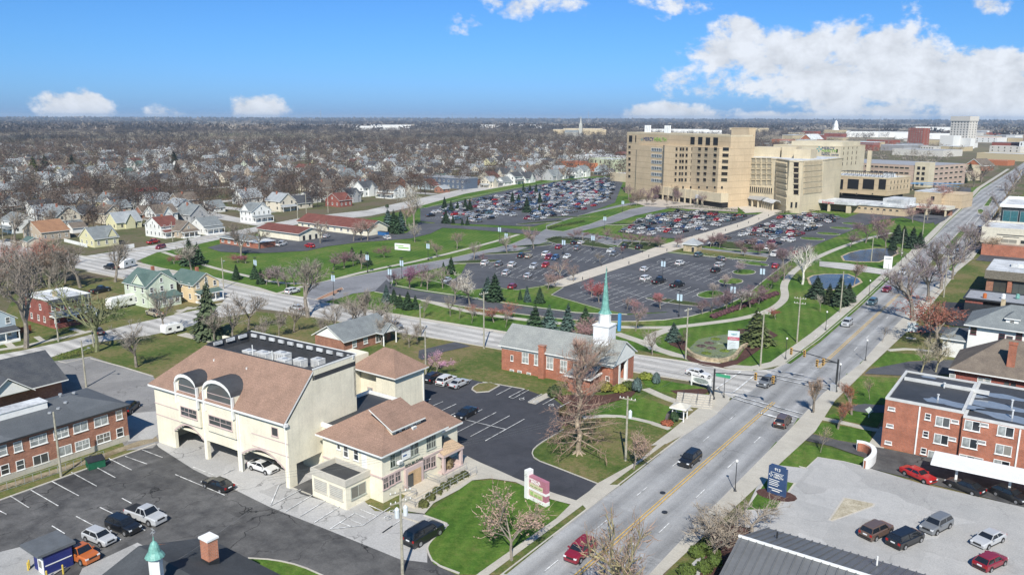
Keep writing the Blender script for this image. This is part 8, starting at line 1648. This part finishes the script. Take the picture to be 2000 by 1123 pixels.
def hedge(name,label,px,w_,h_,col):
 P = GP(px); r_ = random.Random(len(px) * 7 + int(px[0][0])); c = MB(); L_ = 0
 for i in range(len(P) - 1):
  a_,b_ = P[i],P[i + 1]; n_ = int((b_ - a_).length * 60)
  for _ in range(n_):
   p = a_.lerp(b_,r_.random()); o2 = r_.uniform(-1,1); z = h_ * (r_.random() ** .35); e_ = (1 - (z / h_) ** 4 * .3)
   q = Vector((p.x + o2 * w_ / 2 * e_,p.y + r_.uniform(-1,1) * w_ / 2 * e_,z)); u = Vector((r_.uniform(-1,1),r_.uniform(-1,1),r_.uniform(-1,1))).normalized() * .14; v = u.cross(Vector((r_.uniform(-1,1),r_.uniform(-1,1),1))).normalized() * .1; c.face([q - u,q - v,q + u,q + v])
 o_ = c.build(name,LEAF); o_.color = (*col,1); return tag(o_,label,'hedge')
hedge('clipped_hedge','long clipped yellow-green hedge between the side street and the pale lot',[(118,708),(140,704),(182,694)],2.2,1.2,(.11,.14,.02)); hedge('clipped_hedge','clipped yellow-green hedge at the left edge above the dark gabled roof',[(-20,732),(20,728),(48,724)],2.4,1.2,(.10,.13,.02))
hedge('low_hedge','dark low hedge at the top of the left hospital lot',[(1068,470),(1090,465),(1130,467),(1160,470)],2.0,.9,(.04,.06,.02)); hedge('low_hedge','dark low hedge in front of the upper hospital lot',[(1300,407),(1350,404),(1400,408),(1450,412)],2.2,1.4,(.04,.055,.02))
hedge('low_hedge','brown-green hedge bed along the front of the older wing',[(1515,416),(1545,412),(1580,410),(1600,412)],2.5,1.2,(.06,.07,.02)); hedge('low_hedge','dark hedge along the emergency wing wall',[(1660,409),(1700,411),(1745,412)],1.8,1.0,(.05,.06,.02)); fb_ = [(1380,690),(1400,697),(1390,680),(1415,685),(1405,670),(1428,672),(1440,665),(1455,668),(1370,676),(1398,662),(1420,700),(1385,670),(1462,660),(1436,684)]
for i,(x,y) in enumerate(fb_): shrub(x,y,2.2,.55,'low pale flower clump in the stone-walled bed',((.16,.22,.03),(.20,.24,.16),(.14,.10,.09))[i % 3],group='flower clumps in the stone-walled bed')
hedge('low_hedge','hedge row on the green wedge by the hospital lane',[(1070,449),(1085,444),(1110,440),(1140,433)],2.2,1.0,(.05,.07,.02))
for i in range(34):
 x = 1225 + rt.uniform(0,190); y = 392 + rt.uniform(-4,10)
 T(('bud0','bud1','mid0')[i % 3],x,y,y - rt.uniform(14,34),'%s bare tree before the front of the tan hospital' % ('purple-grey','brown')[i % 2],(PURP,BROWNB)[i % 2],group='%s bare trees before the front of the tan hospital' % ('purple-grey','brown')[i % 2])
for i in range(26):
 x,y = [(1100 + rt.uniform(0,240),None),(1360 + rt.uniform(0,150),None)][i % 2]; y = (462 + (x - 1100) * .09 + rt.uniform(-3,5)) if i % 2 == 0 else (470 + (x - 1360) * .14 + rt.uniform(-2,16))
 T(('bud0','bud1')[i % 2],x,y,y - rt.uniform(18,28),'low purple-brown bare tree in the beds between the hospital lots',(.24,.15,.15),wide=1.4,group='low purple-brown bare trees between the hospital lots')
# ------------------------------------------------------------------ the neighbourhood: houses in rows along its streets
WCOL = [('white',SW,13),('cream',SCR,3),('grey',SGR,3),('pale blue',SBL,1.5),('tan',ST_,2.5),('brick',BRICK2,.8),('yellow',SY,1),('pale green',SG,.7)]
RCOL = [('grey',SH_GREY,5),('charcoal',SH_DK,3),('brown',SH_BRN,4),('red-brown',SH_RED,.7),('pale',mat_shingle('pale_grey_shingles',(1,1,1),(1,1,1)),4),('green',SH_GRN,.7)]
def htemplate(i):
 b = MB(); w_,d_,e_,r_ = [(9,11,5.2,8.6),(8,10,3.0,6.4),(10,9,5.4,8.2),(9,12,3.4,7.4),(7,7,2.6,4.4)][i]; ax = 'y' if i != 2 else 'x'
 b.add(walls(-w_/2,w_/2,-d_/2,d_/2,0,e_,r_ - .1,ax,0)); gable(b,-w_/2,w_/2,-d_/2,d_/2,e_,r_,ax,.5,.2,1,2)
 if i in (0,3): gable(b,0,w_/2 + .8,-2,2.6,e_ - .2,r_ - .6,'x',.4,.2,1,2); b.box(0,w_/2 + .7,-2,2.6,0,e_ - .3,0); b.face([(w_/2 + .72,-2,e_ - .3),(w_/2 + .72,2.6,e_ - .3),(w_/2 + .72,.3,r_ - 1)],0)
 if i in (0,1,2):
  b.face([(-w_/2,-d_/2,3.2),(-w_/2,-d_/2 - 2.2,2.5),(w_/2,-d_/2 - 2.2,2.5),(w_/2,-d_/2,3.2)],1); b.box(-w_/2,w_/2,-d_/2 - 2.2,-d_/2,2.3,2.48,2)
  for k_ in range(3): b.box(-w_/2 + .1 + k_ * (w_ - .35) / 2,-w_/2 + .25 + k_ * (w_ - .35) / 2,-d_/2 - 2.1,-d_/2 - 1.95,0,2.3,2)
 for z in ([1.0,3.7] if e_ > 4 else [.9]):
  for s in (-.28,.28):
   for (sx,sy) in ((0,-1),(1,0),(0,1),(-1,0)):
    if sy: x,y = s * w_,sy * (d_/2 + .02); b.face([(x - .45,y,z),(x + .45,y,z),(x + .45,y,z + 1.3),(x - .45,y,z + 1.3)][::1 if sy < 0 else -1],3)
    else: x,y = sx * (w_/2 + .02 + (.8 if i in (0,3) and sx > 0 and abs(s * d_) < 2 else 0)),s * d_; b.face([(x,y - .45,z),(x,y + .45,z),(x,y + .45,z + 1.3),(x,y - .45,z + 1.3)][::1 if sx > 0 else -1],3)
 if i in (0,3): b.box(-1.2,-.6,1,1.6,e_,r_ + .8,4)
 return b
HT_ = [htemplate(i) for i in range(5)]; HM = [h_.mesh('house',[SW,SH_GREY,WHITE,GLASS,BRICK]) for h_ in HT_]
def pick(lst,r_):
 t_ = r_.random() * sum(q[2] for q in lst)
 for q in lst:
  t_ -= q[2]
  if t_ <= 0: return q
 return lst[-1]
rh = random.Random(21); placed = []; houses = []
keep = [Vector((o_.location.x,o_.location.y)) for o_ in COL.objects if o_.parent is None and o_.get('category') in ('house','building','shed','hospital')]
def infield(x,y):
 p = PRJ(x,y);
 if not (-30 < p[0] < 2030 and p[1] > 236): return False
 if x > -345 and y < 560: return False
 if x > -262 - max(0,(y - 600)) * .10 : return False
 return True
k = 0
for cx in range(-352,-1650,-21):
 k += 1
 if k % 4 == 0: continue
 y = 40
 while y < 1500:
  y += rh.uniform(14,21)
  x_ = cx + rh.uniform(-2,2); D_ = hypot(x_,y)
  if D_ > 1600 or not infield(x_,y) or rh.random() < .24 + .2 * (D_ > 700) + .22 * (D_ > 1000): continue
  if (y % 130) < 12: continue
  if min((Vector((x_,y)) - q).length for q in keep) < 17: continue
  if -560 < x_ < -420 and 250 < y < 330 and rh.random() < .7: continue
  houses.append((D_,x_,y,(0 if k % 4 in (1,2) else pi) + (pi / 2) * rh.choice((0,0,1)) ,4 if rh.random() < .13 else rh.randrange(4)))
for (x,y) in [(-240,60),(-262,75),(-330,110),(-345,130),(-330,92),(-318,70),(-375,118)]:
 if PRJ(x,y)[0] > -20: houses.append((hypot(x,y),x,y,0,rh.randrange(4)))
houses.sort();
for D_,x_,y_,a_,i_ in houses: placed.append((x_,y_))
NH = 262; hst = MB(); wl_ = [SW,SCR,SW,ST_,SGR]; rl_ = [SH_GREY,SH_DK,SH_BRN,SH_BRN,RCOL[4][1]]
for j,(D_,x_,y_,a_,i_) in enumerate(houses):
 wn,wm_,_ = pick(WCOL,rh); rn,rm_,_ = pick(RCOL,rh); s_ = rh.uniform(.9,1.15)
 if j < NH:
  o_ = link('house',HM[i_],None,(x_,y_,0)); o_.rotation_euler = (0,0,a_); o_.scale = (s_,s_,s_)
  for q,m_ in ((0,wm_),(1,rm_)): o_.material_slots[q].link = 'OBJECT'; o_.material_slots[q].material = m_
  if i_ == 4: o_.name = 'garage'
  lb = '%s %s with %s roof %s' % (wn,'garage' if i_ == 4 else 'house',rn,where(*PRJ(x_,y_)))
  tag(o_,lb,'garage' if i_ == 4 else 'house')
 else:
  T_ = Matrix.Translation((x_,y_,0)) @ Matrix.Rotation(a_,4,'Z'); m_ = MB(); m_.v = HT_[i_].v; m_.f = HT_[i_].f; wi,ri = rh.randrange(5),rh.randrange(5); m_.m = [{0: wi,1: 5 + ri,2: 10,3: 11,4: 12}[q] for q in HT_[i_].m]; hst.add(m_,T_)
if hst.v: o_ = hst.build('distant_houses',wl_ + rl_ + [WHITE,GLASS,BRICK]); o_['kind'] = 'stuff'; tag(o_,'mass of tiny distant houses among the far bare trees','houses')
print('houses',len(houses))
# streets between the rows
k = 0
for cx in range(-352,-1200,-84): path('street',[Vector((cx - 63,60)),Vector((cx - 63,1300))],8,ROAD2,.03 + .001 * k,0,True); k += 1
for yy in range(130,1300,130): path('street',[Vector((-1200,yy + 6)),Vector((-345 if yy < 600 else -290,yy + 6))],8,ROAD2,.045 + .001 * k,0,True); k += 1
# ------------------------------------------------------------------ trees among the houses
TW2 = None
def mat_wood(name,cols,sc):
 m,t,b = newmat(name); v = coords(t,True); n1 = noise(t,v,sc,3,.7); n2 = noise(t,v,.6,3,.7)
 c = ramp(t,n1,cols); c = mixc(t,1.0,c,grey(t,n2,.7,1.35),'MULTIPLY'); t.links.new(c,b.inputs['Base Color']); b.inputs['Roughness'].default_value = .95; b.inputs['Specular IOR Level'].default_value = .1; MC[name] = m; return m
TWM = mat_wood('mixed_bare_twigs',[(.30,(.055,.044,.042)),(.42,(.115,.088,.072)),(.5,(.065,.058,.056)),(.57,(.15,.098,.07)),(.64,(.085,.076,.072)),(.74,(.25,.20,.15)),(.82,(.06,.04,.038))],.045)
TWF = mat_wood('distant_woods',[(.32,(.028,.028,.032)),(.45,(.05,.045,.044)),(.53,(.08,.067,.06)),(.60,(.19,.155,.125)),(.68,(.31,.275,.23)),(.82,(.05,.047,.05))],.006)
rng = np.random.default_rng(3)
def cloud(cx,cy,cr,ch,K,size,zlow=.25,trunk=0.0,seed=1,elong=2.2):
 """K slivers per crown scattered through its volume; returns vertex array and face count (triangles)"""
 n = len(cx); g = np.random.default_rng(seed); u = g.normal(size=(n,K,3)); u /= np.linalg.norm(u,axis=2,keepdims=True); rad = g.random((n,K,1)) ** .45
 lump = 1 + .22 * np.sin(u[...,:1] * 5 + g.random((n,1,1)) * 6) + .18 * np.sin(u[...,1:2] * 7 + g.random((n,1,1)) * 6)
 p = u * rad * lump; P = np.empty_like(p); P[...,0] = cx[:,None] + p[...,0] * cr[:,None]; P[...,1] = cy[:,None] + p[...,1] * cr[:,None]; P[...,2] = ch[:,None] * (zlow + (1 - zlow) * (.5 + .5 * p[...,2]))
 a = u * .7 + g.normal(size=(n,K,3)) * .6; a[...,2] += .25; a /= np.linalg.norm(a,axis=2,keepdims=True); b = np.cross(a,g.normal(size=(n,K,3))); b /= np.linalg.norm(b,axis=2,keepdims=True)
 s = (size[:,None,None] if np.ndim(size) else size) * g.uniform(.5,1.4,(n,K,1)); V = np.stack([P - b * s / elong,P + b * s / elong,P + a * s * 1.6],2).reshape(-1,3)
 if trunk:
  T0 = np.stack([cx,cy,np.zeros(n)],1); w_ = trunk * ch[:,None]; e1 = np.tile([[.81,.58,0]],(n,1)); t3 = T0.copy(); t3[:,2] = ch * .62
  q = np.stack([T0 - e1 * w_,T0 + e1 * w_,t3],1).reshape(-1,3); e2 = np.tile([[-.58,.81,0]],(n,1)); q2 = np.stack([T0 - e2 * w_,T0 + e2 * w_,t3],1).reshape(-1,3); V = np.concatenate([V,q,q2])
 return V
def tri_obj(name,V,m_):
 me = bpy.data.meshes.new(name); n = len(V); me.vertices.add(n); me.vertices.foreach_set('co',V.astype(np.float32).ravel()); me.loops.add(n); me.loops.foreach_set('vertex_index',np.arange(n,dtype=np.int32)); k_ = n // 3
 me.polygons.add(k_); me.polygons.foreach_set('loop_start',np.arange(0,n,3,dtype=np.int32)); me.materials.append(m_); me.update(calc_edges=True); me.validate(); o_ = bpy.data.objects.new(name,me); COL.objects.link(o_); return o_
rn_ = random.Random(8); pts = []
PA = np.array(placed)
def free(x,y,dmin): return len(PA) == 0 or np.min((PA[:,0] - x) ** 2 + (PA[:,1] - y) ** 2) > dmin * dmin
for _ in range(11000):
 D_ = rn_.uniform(300,1500) ; an = rn_.uniform(-.62,.62); x,y = D_ * sin(an - YAW),D_ * cos(an - YAW)
 if not infield(x,y) or not free(x,y,5.0): continue
 if (-(x + 352 - 11) % 84) < 0: continue
 if rn_.random() > (D_ / 1500) * .62 + .16 + .16 * (D_ < 620): continue
 pts.append((D_,x,y))
for _ in range(60):
 px,py = rn_.uniform(0,780),rn_.uniform(372,420)
 p = G(px,py)
 if free(p.x,p.y,5) and p.x < -300 and not (520 < px < 800 and py > 385): pts.append((p.length,p.x,p.y))
for _ in range(40):
 px,py = rn_.uniform(500,720),rn_.uniform(345,392); p = G(px,py)
 if free(p.x,p.y,5): pts.append((p.length,p.x,p.y))
pts.sort(); ntree = sum(1 for o_ in COL.objects if o_.parent is None and o_.get('category') == 'tree'); NT = max(0,298 - ntree); print('trees hand',ntree,'scatter',len(pts))
cc_ = [GREYB,BROWNB,(.26,.17,.13),(.30,.19,.15),(.36,.27,.18),(.20,.15,.15),(.17,.13,.11)]; cnm = ['grey','brown','red-brown','russet','tan','purplish','dark']
for j,(D_,x,y) in enumerate(pts[:NT]):
 i_ = rn_.randrange(7); p = PRJ(x,y); h_ = rn_.uniform(10,17); tree('big%d' % rn_.randrange(5),0,0,h_,'%s %s bare tree %s' % ('tall' if h_ > 14 else 'mid-sized',cnm[i_],where(*p)),cc_[i_],world=(x,y))
rest = np.array([(x,y) for _,x,y in pts[NT:]]); g = np.random.default_rng(4)
if len(rest):
 nr = rest[np.hypot(rest[:,0],rest[:,1]) < 640]; rest = rest[len(nr):]; n = len(nr); V = cloud(nr[:,0],nr[:,1],g.uniform(2.6,6.8,n),g.uniform(7,18,n),330,.55,.2,.018,6,4.2); o_ = tri_obj('nearer_neighbourhood_trees',V,TWM); o_['kind'] = 'stuff'; tag(o_,'leafless trees crowding between the nearer houses','trees')
 n = len(rest); V = cloud(rest[:,0],rest[:,1],g.uniform(2.6,7.6,n),g.uniform(7,19,n),115,.85,.22,.016,5,4.2); o_ = tri_obj('neighbourhood_trees',V,TWM); o_['kind'] = 'stuff'; tag(o_,'mass of leafless trees between the distant houses','trees')
def wedge(n,d0,d1,seed,a0=-.64,a1=.64,pw=1.0):
 g = np.random.default_rng(seed); d = (d0 ** pw + g.random(n) * (d1 ** pw - d0 ** pw)) ** (1 / pw); a = g.uniform(a0,a1,n) - YAW; return d * np.sin(a),d * np.cos(a),d,a + YAW
x,y,d,a = wedge(9000,1150,3200,11,pw=1.2); ok = (np.random.default_rng(6).random(len(a)) < np.clip((d - 900) / 900,.25,1)) & ~((a > .30) & (d < 2300) & (np.random.default_rng(1).random(len(a)) < .86)) & ((x < -262 - np.maximum(0,y - 600) * .10))
x,y,d = x[ok],y[ok],d[ok]; V = cloud(x,y,g.uniform(4.5,9.5,len(x)),g.uniform(8,17,len(x)),46,1.3,.15,0,12,3.0); o_ = tri_obj('distant_woodland',V,TWF); o_['kind'] = 'stuff'; tag(o_,'wide band of leafless dark woods in front of the horizon','woods')
x,y,d,a = wedge(5200,2900,9500,13,pw=1.3); gg = np.random.default_rng(2); nn_ = np.sin(x * .0021 + 1.3 * np.sin(y * .0011)) + np.sin(y * .0031 + x * .0012) + gg.normal(size=len(x)) * .5; ok = nn_ > .15
x,y,d = x[ok],y[ok],d[ok]; V = cloud(x,y,gg.uniform(16,44,len(x)),gg.uniform(12,20,len(x)),40,6.0,.05,0,14,1.6); o_ = tri_obj('horizon_woodland',V,TWF); o_['kind'] = 'stuff'; tag(o_,'thin lines of woods fading blue along the horizon','woods')
x,y,d,a = wedge(1500,9500,15500,15); V = cloud(x,y,gg.uniform(60,160,len(x)),gg.uniform(20,34,len(x)),30,16.0,.0,0,16,1.2); o_ = tri_obj('horizon_hills_woodland',V,TWF); o_['kind'] = 'stuff'; tag(o_,'bluish wooded hills at the very edge of the sky','hills')
# pale long sheds near the horizon
for i in range(14):
 r_ = random.Random(100 + i); D_ = r_.uniform(2200,4200); an = r_.uniform(-.35,.6) - YAW; x,y = D_ * sin(an),D_ * cos(an); L_ = r_.uniform(60,190)
 o_ = MB().box(-L_/2,L_/2,-20,20,0,15,0,1).build('distant_shed',[WHB if i % 3 else mat('tan_hall_wall',(1,1,1)),WROOF],None,(x,y,0)); o_.rotation_euler = (0,0,an * -1); tag(o_,'%s far shed %s' % ('white' if i % 3 else 'tan',where(*PRJ(x,y))),'building')
x,y,d,a = wedge(700,900,2000,18,.28,.64); gg = np.random.default_rng(5); ok = (x < -110 - np.maximum(0,y - 600) * .06); x,y = x[ok],y[ok]; V = cloud(x,y,gg.uniform(3,7,len(x)),gg.uniform(6,12,len(x)),60,1.1,.15,.016,19,3.4); o_ = tri_obj('downtown_trees',V,mat_wood('pale_bare_twigs',[(.35,(.20,.17,.14)),(.5,(.30,.26,.21)),(.65,(.12,.11,.10))],.01)); o_['kind'] = 'stuff'; tag(o_,'pale leafless trees scattered between the downtown blocks','trees')
# things left of and around the frame foreground: dark gabled roof
DG = Bld('dark_gable_house','dark-shingled gable-roofed house cut by the left edge above the brown brick building','house',*G(60,800),0,(-14,0,-8,8)); DG.part('wall',walls(-14,-1,-9,6,0,3.4,6.6,'y'),BRICK2); b = MB(); gable(b,-14,0,-9,6,3.5,7.2,'y',.7,.2); gable(b,-8,1.4,-7,0,3.5,6.2,'x',.5,.18); DG.part('roof',b,[SH_DK,WHITE]); DG.part('gable_front',MB().face([(1.3,-7,3.4),(1.3,0,3.4),(1.3,-3.5,6.0)]),WHITE)
# shared labels: everything that still shares one belongs to one group
byl = {}
for o_ in COL.objects:
 if o_.parent is None and o_.get('label'): byl.setdefault(o_['label'],[]).append(o_)
for lb,os_ in byl.items():
 if len(os_) > 1:
  # try to tell the members apart by their place in the row
  if len(os_) == 2 and os_[0].get('category') in ('tree','house','garage','car'):
   os_.sort(key=lambda o_: PRJ(o_.location.x,o_.location.y)[0]); os_[0]['label'] = 'left of two: ' + lb if len(lb.split()) < 13 else lb; os_[1]['label'] = 'right of two: ' + lb if len(lb.split()) < 13 else lb
  elif len(os_) == 3 and os_[0].get('category') in ('tree','house','garage','car'):
   os_.sort(key=lambda o_: PRJ(o_.location.x,o_.location.y)[0])
   for n_,o_ in zip(('leftmost','middle','rightmost'),os_): o_['label'] = n_ + ' of three: ' + lb if len(lb.split()) < 13 else lb
  gname = os_[0].get('group') or (lb + ' group')
  for o_ in os_: o_['group'] = gname
# ------------------------------------------------------------------ haze: even pale air round everything
hz = MB().box(-19000,15000,-1500,19500,-1,95).build('haze',[])
hz['kind'] = 'stuff'; tag(hz,'thin pale blue haze in the air over the whole town','haze')
m = bpy.data.materials.new('haze'); m.use_nodes = True; t = m.node_tree; t.nodes.clear(); pv = t.nodes.new('ShaderNodeVolumePrincipled'); pv.inputs['Color'].default_value = (.62,.79,1,1); pv.inputs['Density'].default_value = 6.5e-5; pv.inputs['Anisotropy'].default_value = .0
mo = t.nodes.new('ShaderNodeOutputMaterial'); t.links.new(pv.outputs[0],mo.inputs['Volume']); hz.data.materials.append(m); m.cycles.homogeneous_volume = True if hasattr(m,'cycles') and hasattr(m.cycles,'homogeneous_volume') else True
